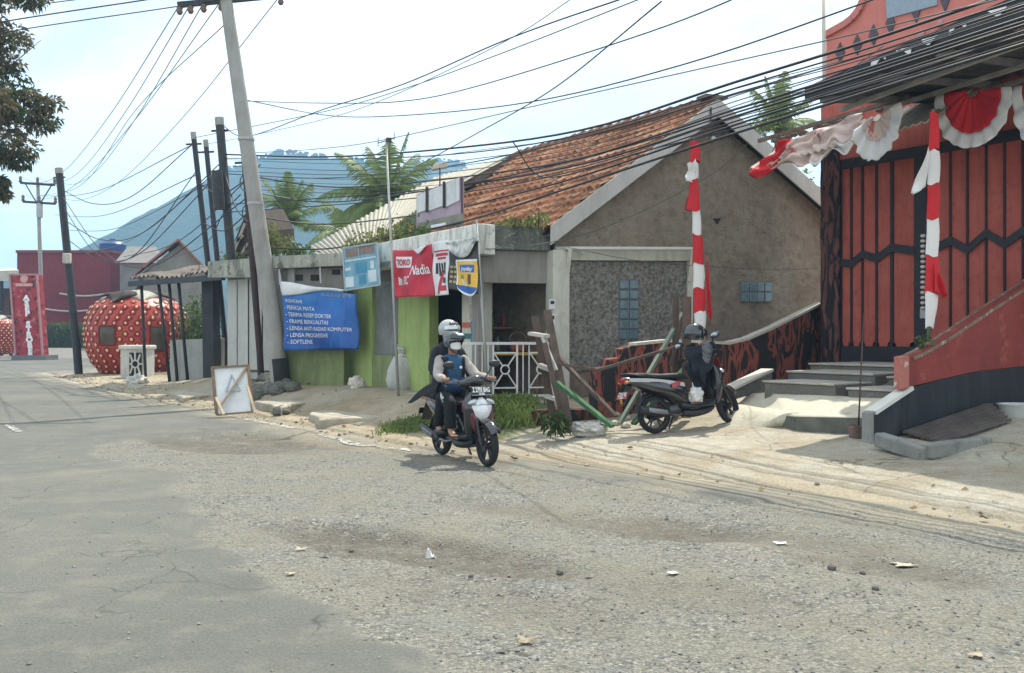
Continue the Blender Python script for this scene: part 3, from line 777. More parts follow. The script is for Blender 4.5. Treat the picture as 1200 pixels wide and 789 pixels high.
# leaning black / brown posts
bp = []
def blackpole(bx, by, tx, ty, Y, r, m, label, cap=True, grp='leaning black steel posts by the tin canopy'):
    b_ = P(bx, by, Y); zb = gz(b_.x, b_.y); b_ = V((b_.x, b_.y, zb)); tp = P(tx, ty, Y + .2); r *= .84
    t = pole('steel_post', b_, tp, r, r * .9, m, label, 'post', grp)
    if cap:
        d = (tp - b_).normalized(); MB().tube([tp - d * .2, tp + d * .02], r * .98, 12).build('cap', CONC, t, True, auto=40)
    MB().bar(tp - V((.22, 0, .35)), tp + V((.25, 0, -.33)), .05).build('bracket', BLACKSTEEL, t)
    bp.append((b_, tp)); return t
pA = blackpole(259, 432, 226.5, 156, 28.5, .105, BLACKSTEEL, 'slim black steel post with a pale cap, leftmost of the cluster by the tin canopy')
pB = blackpole(268, 432, 241, 165, 27.8, .095, BLACKSTEEL, 'slim black steel post between the capped post and the thick black post')
pC = blackpole(283, 436, 257, 139, 26, .155, BLACKSTEEL, 'thickest black steel post, carrying a dark cable box, beside the tin canopy')
pD = blackpole(307, 446, 285.5, 175, 23.6, .10, RUSTSTEEL, 'rusty brown steel post leaning next to the concrete utility pole', False)
q = P(254.5, 222, 25.8); MB().tube([q - V((-.06, 0, .55)), q + V((.0, 0, .5))], [.16, .15], 10).build('cable_box', BLACKSTEEL, pC, True, auto=40)
for zz in (215, 250, 290):
    q = P(290 + (zz - 215) * .08, zz, 23.4); mb = MB()
    mb.tube([q + V((.16 * math.cos(a), -.1, .22 * math.sin(a))) for a in [i * .42 for i in range(16)]], .014, 5); mb.build('cable_coil', CABLE, pD)
pE = blackpole(93, 441, 69, 198, 37.0, .19, BLACKSTEEL, 'solitary leaning black steel post at the road edge in front of the dark red building', True, None)
q = P(78.5, 303, 36.7); MB().box(q, (.30, .2, .40)).build('meter_box', PALE, pE, bevel=.04)
# far pole with crossarms
Yf = 68; b_ = P(50.5, 424, Yf); b_.z = .2; tp = P(44.5, 222, Yf)
t = pole('utility_pole', b_, tp + V((0, 0, .3)), .17, .12, CONC, 'distant slim grey utility pole with two crossarms behind the red pillar sign', 'utility pole')
FT = []
for (x0, y0, x1, y1) in ((24, 214.5, 64, 217), (27, 236.5, 65, 239)):
    a_, b2 = P(x0, y0, Yf - .2), P(x1, y1, Yf - .2); MB().bar(a_, b2, .13, .16).build('crossarm', BLACKSTEEL, t)
    for f_ in (0, .5, 1):
        q = a_.lerp(b2, f_); FT.append(q + V((0, 0, .5))); MB().lathe([(.05, 0), (.14, .1), (.09, .22), (.13, .34), (.05, .5), (0, .52)], q, 8).build('insulator', INSUL, t, True)
mb = MB(); mb.bar(P(30, 216, Yf - .15), P(43, 238, Yf - .15), .07); mb.bar(P(60, 218, Yf - .15), P(47, 239, Yf - .15), .07); mb.build('brace', BLACKSTEEL, t)
MB().lathe([(.2, -.5), (.22, -.4), (.22, .5), (.1, .62)], P(46.5, 247, Yf - .1), 10).build('transformer_can', GALV, t, True, auto=40)

# ================================================================== low wall, tin canopy, shuttered building
LWALL = mat('whitewash_grey', (.40, .40, .375), .15, 1.4, .9, .2, 25, streak=(.2, .19, .17), streak_amt=.5)
l0, l1 = P(199, 0, 29.0), P(259, 0, 27.2)
def zg(p): return gz(p.x, p.y)
mb = MB(); mb.prism([V((l0.x, l0.y, .0)), V((l1.x, l1.y, .0)), V((l1.x, l1.y, P(259, 396.5, 27.2).z)), V((l0.x, l0.y, P(199, 399, 29).z))], (.06, .15, 0))
tag(mb.build('low_wall', LWALL, bevel=.01), 'low pale rendered wall under the tin canopy behind the black posts', 'wall')
t = thing('tin_canopy', G(215, 448, .15), 'rusty flat tin canopy on thin leaning posts in front of the strawberry booth', 'canopy')
TIN = mat('rusty_tin', (.12, .105, .09), .45, 2, .75, .3, 12, metal=.2, streak=(.16, .08, .05), streak_amt=.6)
c0, c1, c2, c3 = P(152, 327, 29.5), P(262, 318, 25.6), P(284, 308, 27.6), P(190, 317.5, 32.5)
def roofn(a_, b2):
    p = c0.lerp(c1, a_).lerp(c3.lerp(c2, a_), b2); return p + V((0, 0, .035 * math.sin(a_ * 120) + .05 * math.sin(a_ * 9 + b2 * 4)))
MB().grid(roofn, 160, 6, .02).build('roof_sheet', TIN, t, True, auto=60)
mb = MB(); mb.bar(c0 - V((0, 0, .16)), c1 - V((0, 0, .16)), .12, .16); mb.build('beam', BLACKSTEEL, t)
for (x0, y0, x1, y1, Y) in ((171, 441, 165.5, 328, 29.2), (199, 444, 185, 325, 28.4), (208, 448, 197.5, 324, 28.0), (220, 450, 208.5, 323, 27.6)):
    b_ = P(x0, y0, Y); b_.z = gz(b_.x, b_.y) - .05; MB().tube([b_, P(x1, y1, Y)], .05, 8).build('post', BLACKSTEEL, t, True)
mb = MB(); mb.prism([P(238, 448, 27.0), P(251, 449, 26.7), P(249, 324, 26.7), P(236, 324, 27.0)], (.1, .3, 0)); mb.build('door_panel', mat('dark_timber', (.04, .04, .042), .4, 3), t)

LS = Line(P(262, 0, 25.6).xy, b=P(338, 0, 23.6).xy)
t = thing('shuttered_building', LS.at(300, .4), 'low grey building with tall pale folding door panels behind the concrete utility pole', 'building')
mb = MB(); A, B = LS.at(262, 0), LS.at(338, 0); back = V((1.5, 3.0, 0))
zt = LS.hit(300, 309).z; mb.prism([A + V((0, 0, .1)) - LS.nrm.to_3d() * .12, B + V((0, 0, .1)) - LS.nrm.to_3d() * .12, B + V((0, 0, .1)) + back, A + V((0, 0, .1)) + back], (0, 0, zt - .1)); mb.build('wall', mat('inner_grey', (.2, .2, .19), .2, 2), t)
PANEL = mat('door_panel_grey', (.47, .47, .43), .1, 2, .6, .05, 20, streak=(.3, .29, .26), streak_amt=.4)
edges = [266, 277.5, 289.5, 291.5, 306, 308, 320, 322, 336]
for x0, x1 in ((266, 277.5), (278.2, 289.3), (291.3, 305.5), (307.5, 320), (322, 336)):
    a_, b2 = LS.hit(x0 + .4, 437), LS.hit(x1 - .4, 437); a_.z = b2.z = LS.hit(300, 434).z
    MB().prism([a_, b2, V((b2.x, b2.y, LS.hit(300, 326).z)), V((a_.x, a_.y, LS.hit(300, 326).z))], -LS.nrm.to_3d() * .05).build('door_panel', PANEL, t, bevel=.012)
mb = MB()
for x0 in (290.4, 306.5, 321): mb.bar(LS.hit(x0, 436) + LS.nrm.to_3d() * .03, LS.hit(x0, 325) + LS.nrm.to_3d() * .03, .07)
mb.build('door_frame', mat('white_frame', (.62, .62, .58), .1, 3), t)
MOSSY = mat('mossy_render', (.37, .365, .32), .2, 1.5, .95, .4, 16, streak=(.045, .05, .035), streak_amt=.85, spots=(.10, .11, .06))
mb = MB(); mb.prism([LS.hit(261, 326), LS.hit(338, 326), LS.hit(338, 302), LS.hit(261, 308)], LS.nrm.to_3d() * .45); mb.build('fascia', MOSSY, t)
mb = MB(); a_, b2 = LS.off(.5).at(286, .0), LS.off(.5).at(338, .0); zz = LS.hit(300, 436).z
mb.prism([a_, b2, b2 - LS.nrm.to_3d() * .5, a_ - LS.nrm.to_3d() * .5], (0, 0, zz)); mb.build('step', LWALL, t)
# small gable with bare rafters above it
t = thing('unfinished_attic', P(285, 305, 27), 'dark open attic gable with pale bare rafters behind the brown post', 'attic')
mb = MB(); mb.prism([P(268, 300, 27), P(305, 300, 27), P(303, 272, 27), P(289, 247, 27)], (.6, 1.8, .3)); mb.build('gable_panel', mat('rafter_dark', (.07, .055, .045), .4, 3), t)
for (x0, y0, x1, y1) in ((274, 296, 287, 262), (282, 300, 290, 285), (296, 262, 304, 290), (271, 289, 285, 276)):
    MB().bar(P(x0, y0, 26.9), P(x1, y1, 26.9), .07).build('rafter', mat('pale_wood', (.42, .39, .34), .2, 3), t)

# ================================================================== lattice block, rag heap, sign board, rubble
t = thing('lattice_block', G(155, 444, .06), 'small white masonry block with flower lattice front beside the strawberry booth', 'planter')
WHT = mat('white_masonry', (.60, .60, .56), .12, 3, .85, .2, 30, streak=(.28, .27, .24), streak_amt=.5)
c = ORIGIN[t.name]; Y = c.y; x0, x1 = P(141, 0, Y).x, P(169, 0, Y).x; zt = P(0, 410, Y).z
MB().prism([(x0, Y, 0), (x1, Y - .1, 0), (x1 + .1, Y + .7, 0), (x0 + .1, Y + .8, 0)], (0, 0, zt)).build('block', WHT, t, bevel=.015)
MB().prism([(x0 - .06, Y - .08, zt), (x1 + .06, Y - .18, zt), (x1 + .15, Y + .8, zt), (x0 + .02, Y + .9, zt)], (0, 0, .16)).build('cap', WHT, t, bevel=.05)
px0 = lerp(x0, x1, .44); pw = x1 - .04 - px0; ph = zt - .2
MB().prism([(px0, Y - .09 - .045, .1), (px0 + pw, Y - .14, .1), (px0 + pw, Y - .14, .1 + ph), (px0, Y - .09 - .045, .1 + ph)], (0, .03, 0)).build('lattice_back', DARK, t)
mb = MB(); cz = .1 + ph * .55; cx = px0 + pw / 2
mb.tube([(cx + .13 * math.cos(a), Y - .16, cz + .13 * math.sin(a)) for a in [i * 6.2832 / 12 for i in range(13)]], .03, 6)
for i in range(8):
    a = i * 6.2832 / 8; mb.bar((cx + .13 * math.cos(a), Y - .16, cz + .13 * math.sin(a)), (cx + .46 * math.cos(a) * pw / .8, Y - .16, cz + .48 * math.sin(a)), .05)
mb.build('lattice_front', WHT, t)
def heap(c, r, n, seed, hz=.5, squash=1.0):
    """a crumpled lump as one mesh"""
    mb = MB().ell((0, 0, 0), 1, 48, 28)
    out = []
    for p in mb.v:
        d = p.normalized(); k_ = .85 + .75 * fbm(d.x * 1.6 + seed, d.y * 1.6, d.z * 1.6 + seed, 4) + .38 * (.5 - abs(mnoise.noise(d * 4.2 + V((seed, 0, 0))))) + .16 * mnoise.noise(d * 11)
        q = d * k_; out.append(V((c.x + q.x * r, c.y + q.y * r * squash, c.z + max(-.05, q.z * hz * r + hz * r * .35))))
    mb.v = out; return mb
RAG = mat('white_rag', (.62, .61, .56), .15, 5, .9, .4, 20, streak=(.4, .36, .28), streak_amt=.5)
tag(heap(G(161, 451, .06), .36, 0, 3.0, .6).build('rag_heap', RAG, smooth=True), 'crumpled heap of white sacking in front of the lattice block', 'rags')
# back of a sign board
t = thing('sign_board', G(274, 486, .03), 'back of a white warning sign board in a wooden frame leaning at the road edge', 'sign board')
WOOD = mat('weathered_wood', (.26, .175, .11), .3, 4, .85, .3, 40, streak=(.12, .08, .05), streak_amt=.6)
WOODP = mat('pale_wood_strip', (.48, .38, .27), .25, 4, .85, .2, 40)
Y = 18.0; TL, TR, BR, BL = P(249, 431, Y + .35), P(291, 428.5, Y + .35), P(296.5, 483, Y), P(254, 485.5, Y)
k = N('board_white'); v = k.coord('Object'); nn = k.noise(v, 3, 5, .6)
k.bsdf(k.ramp(nn, [(.35, (.56, .58, .58)), (.65, (.70, .72, .72))]), .6); BOARD = k.m
nb = (TR - TL).cross(BL - TL).normalized(); nb = nb if nb.y < 0 else -nb
MB().prism([TL, TR, BR, BL], -nb * .012).build('panel', BOARD, t)
for a_, b2 in ((TL, TR), (BL - (TL - BL).normalized() * .02, BR), (TL, BL), (TR, BR)):
    MB().bar(a_ + nb * .015, b2 + nb * .015, .055, .035).build('frame_rail', WOOD, t)
MB().bar(TR + nb * .05 + V((-.03, 0, -.05)), BL + nb * .05 + V((.06, 0, .1)), .05, .03).build('brace', WOODP, t)
MB().bar(P(253, 466, Y - .05), P(262, 486, Y - .3), .045, .03).build('prop_leg', WOODP, t); MB().bar(P(290, 453, Y - .05), P(299, 484, Y - .35), .045, .03).build('prop_leg', WOODP, t)
fnb = lambda a, b: BL.lerp(BR, a).lerp(TL.lerp(TR, a), b)
mb = MB(); tri = [fnb(.30, .47), fnb(.72, .47), fnb(.51, .82)]
for i in range(3): mb.bar(tri[i] + nb * .008, tri[(i + 1) % 3] + nb * .008, .045, .004)
mb.build('triangle_print', plain('faded_print', (.42, .50, .54), .6), t)
# rubble at the foot of the concrete pole, rock, broken slabs
ROCK = mat('dark_rock', (.13, .125, .11), .4, 4, .95, .5, 30, spots=(.07, .09, .04)); ROCKL = mat('pale_rock', (.33, .30, .24), .3, 4, .95, .5, 30)
def rockmesh(mb, c, r, seed, fl=.7):
    m2 = MB().ell((0, 0, 0), 1, 10, 7); out = []
    for p in m2.v:
        d = p.normalized(); k_ = 1 + .55 * fbm(d.x * 1.3 + seed, d.y * 1.3 + seed, d.z * 1.3, 3)
        out.append(V(c) + V((d.x * k_ * r, d.y * k_ * r, d.z * k_ * r * fl)))
    mb.add(out, m2.f)
mb = MB()
for i in range(90):
    px = rnd.gauss(322, 18); py = rnd.uniform(445, 463); Y = rnd.uniform(20.6, 23.2); x = P(px, 0, Y).x; r_ = rnd.uniform(.05, .2)
    rockmesh(mb, (x, Y, gz(x, Y) + r_ * .3), r_, i * 1.7)
tag(mb.build('rubble', ROCK, smooth=False), 'dark rubble heaped round the foot of the concrete utility pole', 'rubble', kind='stuff')
mb = MB(); c = G(329, 486, .06); rockmesh(mb, c + V((0, 0, .06)), .17, 4.4, .6); tag(mb.build('rock', ROCK, smooth=False), 'lone dark rock at the road edge right of the sign board', 'rock')
def slab(pts, z, th, label, m=None):
    pl = [G(x, y, z) for x, y in pts]
    mb = MB(); c_ = sum(pl, V((0, 0, 0))) / len(pl); ring = []
    for i_, (p_, q_) in enumerate(zip(pl, pl[1:] + pl[:1])):
        for k_ in range(7):
            e_ = p_.lerp(q_, k_ / 7); e_ = e_ + (e_ - c_) * (.16 * fbm(e_.x * 2.3, e_.y * 2.3, 2, 3)); ring.append(V((e_.x, e_.y, z + .03 * fbm(e_.x * 2, e_.y * 2, 7, 3))))
    mb.prism([p - V((0, 0, th)) for p in ring], (0, 0, th)); return tag(mb.build('concrete_slab', m or SLAB, bevel=.03), label, 'slab')
SLAB = mat('slab_concrete', (.40, .365, .29), .25, 2.2, .95, .5, 18, spots=(.25, .21, .15))
slab([(362, 483), (420, 474.5), (455, 472), (487, 484), (440, 489.5), (375, 491)], .17, .2, 'broken concrete slab jutting to the road in front of the blue banner')
slab([(198, 459), (262, 449), (300, 452), (262, 462), (215, 465.5)], .14, .14, 'low pale concrete slab below the black posts')
slab([(145, 449), (205, 443), (222, 446), (160, 455)], .10, .1, 'thin concrete slab in front of the lattice block and rags')
slab([(300, 470), (372, 462), (392, 466), (330, 477)], .22, .2, 'flat concrete slab between the sign board and the shop wall')
# ================================================================== shop building (three facade runs)
LC = Line((-5.64, 22.0), b=(-3.80, 21.1)); LA = Line((-3.80, 21.1), b=(-.61, 16.1)); LB = Line((-.61, 16.1), b=(.72, 16.45))
LG = Line((.72, 16.45), d=(.906, .423))
n3 = lambda l: l.nrm.to_3d()
shop = thing('shop_building', LA.at(480, .45), 'flat roofed green and grey roadside shop hung with banners, joined to the gabled house', 'shop')
GREEN = mat('green_paint', (.22, .265, .115), .14, 1.6, .8, .2, 25, streak=(.09, .11, .05), streak_amt=.7, spots=(.16, .19, .09))
GREENL = mat('green_paint_bright', (.33, .42, .14), .15, 1.5, .75, .2, 25, streak=(.18, .22, .09), streak_amt=.6, spots=(.27, .34, .12))
FASC = mat('fascia_white', (.74, .74, .69), .12, 2, .95, .35, 20, streak=(.13, .12, .09), streak_amt=.75, spots=(.36, .36, .30))
MOSS = mat('fascia_mossy', (.17, .18, .155), .35, 3.2, .95, .5, 14, streak=(.04, .045, .035), streak_amt=.8, spots=(.34, .36, .33))
GREYW = mat('grey_render', (.27, .255, .23), .18, 1.3, .9, .3, 20, streak=(.12, .11, .10), streak_amt=.5)
CREAMW = mat('cream_render', (.60, .60, .52), .10, 1.6, .9, .25, 25, streak=(.30, .29, .24), streak_amt=.5, spots=(.46, .45, .38))
def panel(l, x0, x1, y0, y1, th, m, name, parent, k=0.0, bevel=0.0, smooth=False):
    """upright panel on wall line l between picture columns x0..x1 and heights seen at their left/right"""
    lo = l.off(k); a, b = lo.hit(x0, y1[0] if hasattr(y1, '__len__') else y1), lo.hit(x1, y1[1] if hasattr(y1, '__len__') else y1)
    c, d = lo.hit(x1, y0[1] if hasattr(y0, '__len__') else y0), lo.hit(x0, y0[0] if hasattr(y0, '__len__') else y0)
    return MB().prism([a, b, c, d], -n3(l) * th).build(name, m, parent, bevel=bevel)
def zpanel(l, x0, x1, z0, z1, th, m, name, parent, k=0.0, bevel=0.0):
    lo = l.off(k); a, b = lo.at(x0, z0), lo.at(x1, z0)
    return MB().prism([a, b, V((b.x, b.y, z1)), V((a.x, a.y, z1))], -n3(l) * th).build(name, m, parent, bevel=bevel)
ZT = 3.46; ZF = .46
# run C: banner wall
zpanel(LC, 330, 403, .2, 1.75, .2, GREEN, 'wall', shop)
zpanel(LC, 318, 403, 1.752, 3.1, .2, GREYW, 'wall', shop, -.01)
for x0 in (345, 364, 389): panel(LC, x0, x0 + 9, 322 if x0 < 380 else 316, 329 if x0 < 380 else 322, .05, DARK, 'vent_slot', shop, .012)
panel(LC, 337, 345, 312, 344, .06, LWALL, 'pier', shop, .05)
zpanel(LC, 316, 404, 3.12, ZT - .06, .5, MOSSY, 'parapet', shop, .28)
mb = MB()
for x0, y0, x1, y1 in ((327, 314, 375, 312), (327, 314, 328, 334), (375, 312, 376, 332), (330, 334, 327, 314)):
    mb.bar(LC.off(.22).hit(x0, y0), LC.off(.22).hit(x1, y1), .035)
mb.build('sign_frame', GALV, shop)
# run A: green front, recessed behind the fascia
rA = LA.off(-.35)
zpanel(LA, 404, 560, ZT - .52, ZT, .35, FASC, 'parapet', shop, .12, .02)
MB().prism([LA.off(.12).at(404, ZT - .5), LA.off(.12).at(560, ZT - .5), rA.at(563, ZT - .5) , rA.at(400, ZT - .5)], (0, 0, .1)).build('soffit', GREYW, shop)
zpanel(rA, 404, 436, .2, ZT - .5, .2, GREENL, 'pilaster', shop, .02)
zpanel(rA, 437, 466, .2, 1.15, .18, GREEN, 'wall', shop)
k = N('shutter_steel'); v = k.coord('Object'); sx = k.n('ShaderNodeSeparateXYZ'); k.l(v, sx.inputs[0])
saw = k.math('FRACT', k.math('MULTIPLY', sx.outputs[2], 11.0)); nn = k.noise(v, 2.2, 5, .6)
col = k.ramp(nn, [(.3, (.16, .165, .16)), (.7, (.26, .265, .25))])
wvv = k.n('ShaderNodeTexWave', wave_type='RINGS'); wvv.inputs['Scale'].default_value = .55; wvv.inputs['Distortion'].default_value = 9; wvv.inputs['Detail'].default_value = 1.5; wvv.inputs['Detail Scale'].default_value = .8; k.l(v, wvv.inputs['Vector'])
col = k.mix(k.ramp(wvv.outputs['Fac'], [(.46, 0.0), (.5, .7), (.54, 0.0)]), col, (.07, .075, .08))
k.bsdf(col, .5, .2, k.bump(saw, .6, .02)); SHUT = k.m
zpanel(rA, 437, 466, 1.152, 2.75, .1, SHUT, 'roller_shutter', shop, -.05)
zpanel(rA, 437, 466, 2.752, ZT - .5, .15, GREYW, 'shutter_box', shop, .02)
zpanel(rA, 466.5, 503, .2, ZT - .5, .2, GREENL, 'wall', shop, .0)
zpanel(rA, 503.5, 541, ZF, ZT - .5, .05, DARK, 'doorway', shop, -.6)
zpanel(rA, 541, 560, .2, ZT - .5, .3, CREAMW, 'pillar', shop, .05, .015)
zpanel(rA, 466.5, 560, .1, ZF, 1.0, LWALL, 'door_step', shop, .55, .02)
# run B: porch with railing
a, b = LB.at(562, 0), LB.at(648, 0); inn = V((-.28, 1.9, 0))
zpanel(LB, 559.5, 645, ZT - .42, ZT, .4, MOSS, 'parapet', shop, .10, .02)
zpanel(LB, 562, 646, ZT - .98, ZT - .425, .2, GREYW, 'lintel', shop, .0)
zpanel(LB, 560.5, 567, .3, ZT - .98, .2, GREYW, 'pier', shop, .0)
MB().prism([a + inn + V((0, 0, .3)), b + inn + V((0, 0, .3)), b + inn + V((.0, 0, 3.0)), a + inn + V((0, 0, 3.0))], (0, .15, 0)).build('back_wall', mat('inner_wall_grey', (.80, .80, .78), .15, 1.2, .9, streak=(.25, .23, .21)), shop)
MB().prism([a + V((.02, .25, .3)), a + inn + V((0, 0, .3)), a + inn + V((0, 0, 3.0)), a + V((.02, .25, 3.0))], (-.1, 0, 0)).build('side_wall', GREYW, shop)
MB().prism([b + V((0.02, .25, .3)), b + inn + V((0.02, 0, .3)), b + inn + V((0.02, 0, 3.0)), b + V((0.02, .25, 3.0))], (.1, 0, 0)).build('side_wall', GREYW, shop)
pl = [a + n3(LB) * .35, b + n3(LB) * .35, b + inn, a + inn]
MB().prism([V((p.x, p.y, -.1)) for p in pl], (0, 0, ZF + .1)).build('porch_floor', mat('porch_concrete', (.33, .325, .29), .15, 2, .9, .3, 25, streak=(.12, .12, .09), streak_amt=.6), shop, bevel=.02)
# flat roof slab over everything
R1 = [LC.at(318, ZT - .14), LC.at(404, ZT - .14), LA.at(559, ZT - .14), LB.at(645, ZT - .14)]
MB().prism(R1 + [LB.at(645, ZT - .14) + V((-1.6, 2.3, 0)), LC.at(318, ZT - .14) + V((1.8, 3.6, 0))], (0, 0, .10)).build('roof_slab', MOSSY, shop)
# things inside the porch
t = thing('shop_table', LB.xy(.85, ZF, -.8), 'yellow topped table standing inside the dark shop porch', 'table')
c = ORIGIN[t.name]; MB().box(c + V((0, 0, .78)), (1.0, .5, .05)).build('table_top', plain('yellow_top', (.55, .38, .07), .5), t)
for sx_ in (-.45, .45):
    for sy in (-.2, .2): MB().bar(c + V((sx_, sy, 0)), c + V((sx_, sy, .76)), .05).build('leg', WOOD, t)
t = thing('shelf_rack', LB.xy(.62, ZF, -1.45), 'dark shelf rack with bottles against the back wall of the porch', 'shelf')
c = ORIGIN[t.name]
for zz in (.35, .8, 1.25): MB().box(c + V((0, 0, zz)), (.8, .3, .03)).build('shelf', WOOD, t)
for sx_ in (-.4, .4): MB().bar(c + V((sx_, 0, 0)), c + V((sx_, 0, 1.5)), .04).build('upright', BLACKSTEEL, t)
for i in range(7):
    cc_ = [(.3, .06, .05), (.08, .16, .32), (.4, .34, .1), (.1, .25, .12), (.35, .33, .3)][i % 5]
    tag(MB().lathe([(.035, 0), (.045, .02), (.045, .16), (.02, .22), (.02, .27), (0, .28)], c + V((-.33 + .11 * i, 0, 1.268 if i % 2 else .818)), 10).build('bottle', plain('bottle_%d' % i, cc_, .25), smooth=True),
        'coloured bottle on the dark shelf rack inside the shop porch', 'bottle', 'bottles on the porch shelf')
t = thing('plaid_basket', LB.xy(.95, ZF + .81, -.8), 'round reddish basket on the yellow table in the porch', 'basket')
c = ORIGIN[t.name]; MB().lathe([(.10, 0), (.15, .02), (.17, .2), (.155, .2), (.09, .03)], c, 14).build('bowl', mat('basket_red', (.36, .12, .08), .5, 14), t, True)
MB().tube([c + V((.16 * math.cos(a_), 0, .2 + .16 * math.sin(a_))) for a_ in [i * math.pi / 8 for i in range(9)]], .012, 6).build('handle', WOOD, t)
# railing
RAILM = mat('white_rail', (.66, .67, .66), .1, 5, .5, .05, 30, streak=(.4, .3, .22), streak_amt=.3)
rl = LB.off(.30)
t = thing('railing', rl.at(595, ZF), 'white steel railing with crossed ring panels along the shop porch', 'railing')
zb, zt = P(600, 464, 16).z + .0, P(600, 402.5, 16).z
def rb(x0, z0, x1, z1, w, nm, m=RAILM): return MB().bar(rl.at(x0, z0), rl.at(x1, z1), w).build(nm, m, t)
rb(541, zt, 649, zt, .045, 'top_rail'); rb(541, zb, 649, zb, .04, 'bottom_rail'); rb(578, zt - .16, 606, zt - .16, .025, 'mid_rail'); rb(620, zt - .16, 648, zt - .16, .025, 'mid_rail'); rb(578, zb + .14, 606, zb + .14, .025, 'mid_rail'); rb(620, zb + .14, 648, zb + .14, .025, 'mid_rail')
for x0 in (541, 549, 557, 565, 572, 578, 606, 613, 620, 648): rb(x0, zb - (.12 if x0 in (541, 578, 606, 648) else 0), x0, zt, .032 if x0 in (541, 578, 606, 648) else .02, 'baluster')
for xa, xb in ((579, 605), (621, 647)):
    c = (rl.at(xa, 0) + rl.at(xb, 0)) / 2; c.z = (zb + zt) / 2; d = rl.d.to_3d()
    MB().tube([c + d * (.075 * math.cos(q)) + V((0, 0, .075 * math.sin(q))) for q in [i * 6.2832 / 16 for i in range(17)]], .014, 6).build('ring', RAILM, t, True)
    for sx_ in (0, 1):
        for z_ in (zb + .15, zt - .17):
            e = rl.at(xb if sx_ else xa, z_); dd = (e - c); MB().bar(c + dd.normalized() * .075, e, .02).build('cross_bar', RAILM, t)

# ================================================================== banners on the shop
def hang(name, label, cat, sheetm, fn, na=30, nb=20, thick=.006):
    t = thing(name, V(fn(.5, 0)), label, cat); S = Sheet(fn); S.mesh(na, nb, thick).build('sheet', sheetm, t, True, recalc=True); return t, S
WHITE_P = plain('print_white', (.78, .79, .80), .6); BLACKP = plain('print_black', (.03, .03, .035), .6)
# blue optician banner
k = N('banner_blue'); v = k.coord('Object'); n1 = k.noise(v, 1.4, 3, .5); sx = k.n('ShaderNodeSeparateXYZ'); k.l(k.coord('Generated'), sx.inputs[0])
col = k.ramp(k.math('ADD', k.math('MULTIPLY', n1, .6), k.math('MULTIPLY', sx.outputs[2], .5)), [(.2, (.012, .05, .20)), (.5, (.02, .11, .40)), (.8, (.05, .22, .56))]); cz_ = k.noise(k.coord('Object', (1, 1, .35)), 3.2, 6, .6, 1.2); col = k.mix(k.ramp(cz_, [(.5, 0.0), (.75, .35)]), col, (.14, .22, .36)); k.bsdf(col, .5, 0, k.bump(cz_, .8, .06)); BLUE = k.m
lc = LC.off(.36)
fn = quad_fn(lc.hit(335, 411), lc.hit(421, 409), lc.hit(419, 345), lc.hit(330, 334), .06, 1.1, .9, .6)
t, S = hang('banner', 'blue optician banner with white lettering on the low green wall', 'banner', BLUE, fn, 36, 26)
mb = MB()
for i, (s_, w_, a0) in enumerate((("- SOFTLENS", .30, .05), ("- LENSA PROGRESSIVE", .58, .04), ("- LENSA ANTI RADIASI KOMPUTER", .88, .035), ("- FRAME BERKUALITAS", .59, .035), ("- TERIMA RESEP DOKTER", .625, .03), ("- PERIKSA MATA", .40, .03))):
    S.text(mb, s_, a0, .10 + i * .107, .064, w_, bold=.0)
S.text(mb, "KONTAMI", .06, .745, .05, .22, bold=.0)
mb.build('lettering', WHITE_P, t)
mb = MB()
w_tl, w_tr, w_b = fn(0, 1.03), fn(.83, 1.02), fn(.06, .79)
def flap(a_, b_):
    top = V(fn(a_ * .86, 1.05 + .01 * math.sin(a_ * 9))); wd = lerp(.22, .03, a_ ** .8); bot = V(fn(.02 + a_ * .80, 1.05 - wd - .02 * math.sin(a_ * 7)))
    return bot.lerp(top, b_) + n3(LC) * (.035 + .03 * math.sin(math.pi * b_) + .012 * math.sin(a_ * 17))
mb.grid(flap, 24, 8, .006); mb.build('folded_top', mat('sheet_white', (.66, .67, .68), .1, 3, .6), t, True)
S2 = Sheet(lambda a, b: V(fn(a, b)) + n3(LC) * .012); mb = MB(); vs, fs = text2d("OPTIK RAGUNA", 1.0, .01)
x1 = max(p[0] for p in vs); S2.decal(mb, [(.52 + .46 * (1 - (x / x1)), .895 + y * .075 + .03 * (1 - x / x1)) for x, y in vs], fs, .01); mb.build('lettering', plain('print_show_through', (.30, .36, .44), .6), t)
# pale blue poster board
k = N('poster_blue'); v = k.coord('Object'); n1 = k.noise(v, 2.5, 4, .6); k.bsdf(k.ramp(n1, [(.3, (.10, .24, .34)), (.6, (.20, .40, .50)), (.75, (.34, .52, .58))]), .5); PB = k.m
la = LA.off(.38)
fn = quad_fn(la.hit(405, 340.5), la.hit(446, 334), la.hit(442, 285), la.hit(401.5, 291), .012, 1, 1, .2)
t, S = hang('poster_board', 'pale blue printed poster board hanging above the gap right of the blue banner', 'poster', PB, fn, 20, 20, .03)
mb = MB(); S.rect(mb, .08, .76, .44, .96); S.rect(mb, .48, .78, .92, .97); mb.build('brown_print', mat('print_brown', (.25, .17, .14), .3, 9, .6), t)
mb = MB(); S.rect(mb, .05, .665, .95, .70); S.rect(mb, .04, .45, .2, .52, .005); S.rect(mb, .04, .06, .27, .30, .005); S.rect(mb, .70, .10, .93, .38, .005); S.rect(mb, .78, .42, .88, .6, .005)
S.text(mb, "- - - - - - -", .12, .72, .02, .7, off=.007); mb.build('white_print', plain('print_pale', (.58, .66, .68), .6), t)
mb = MB(); S.rect(mb, .34, .34, .68, .60); S.rect(mb, .40, .08, .62, .30); mb.build('teal_print', plain('print_teal', (.05, .25, .38), .5), t)
mb = MB(); q = [V(fn(0, 0)), V(fn(1, 0)), V(fn(1, 1)), V(fn(0, 1))]
for i in range(4): mb.bar(q[i], q[(i + 1) % 4], .03)
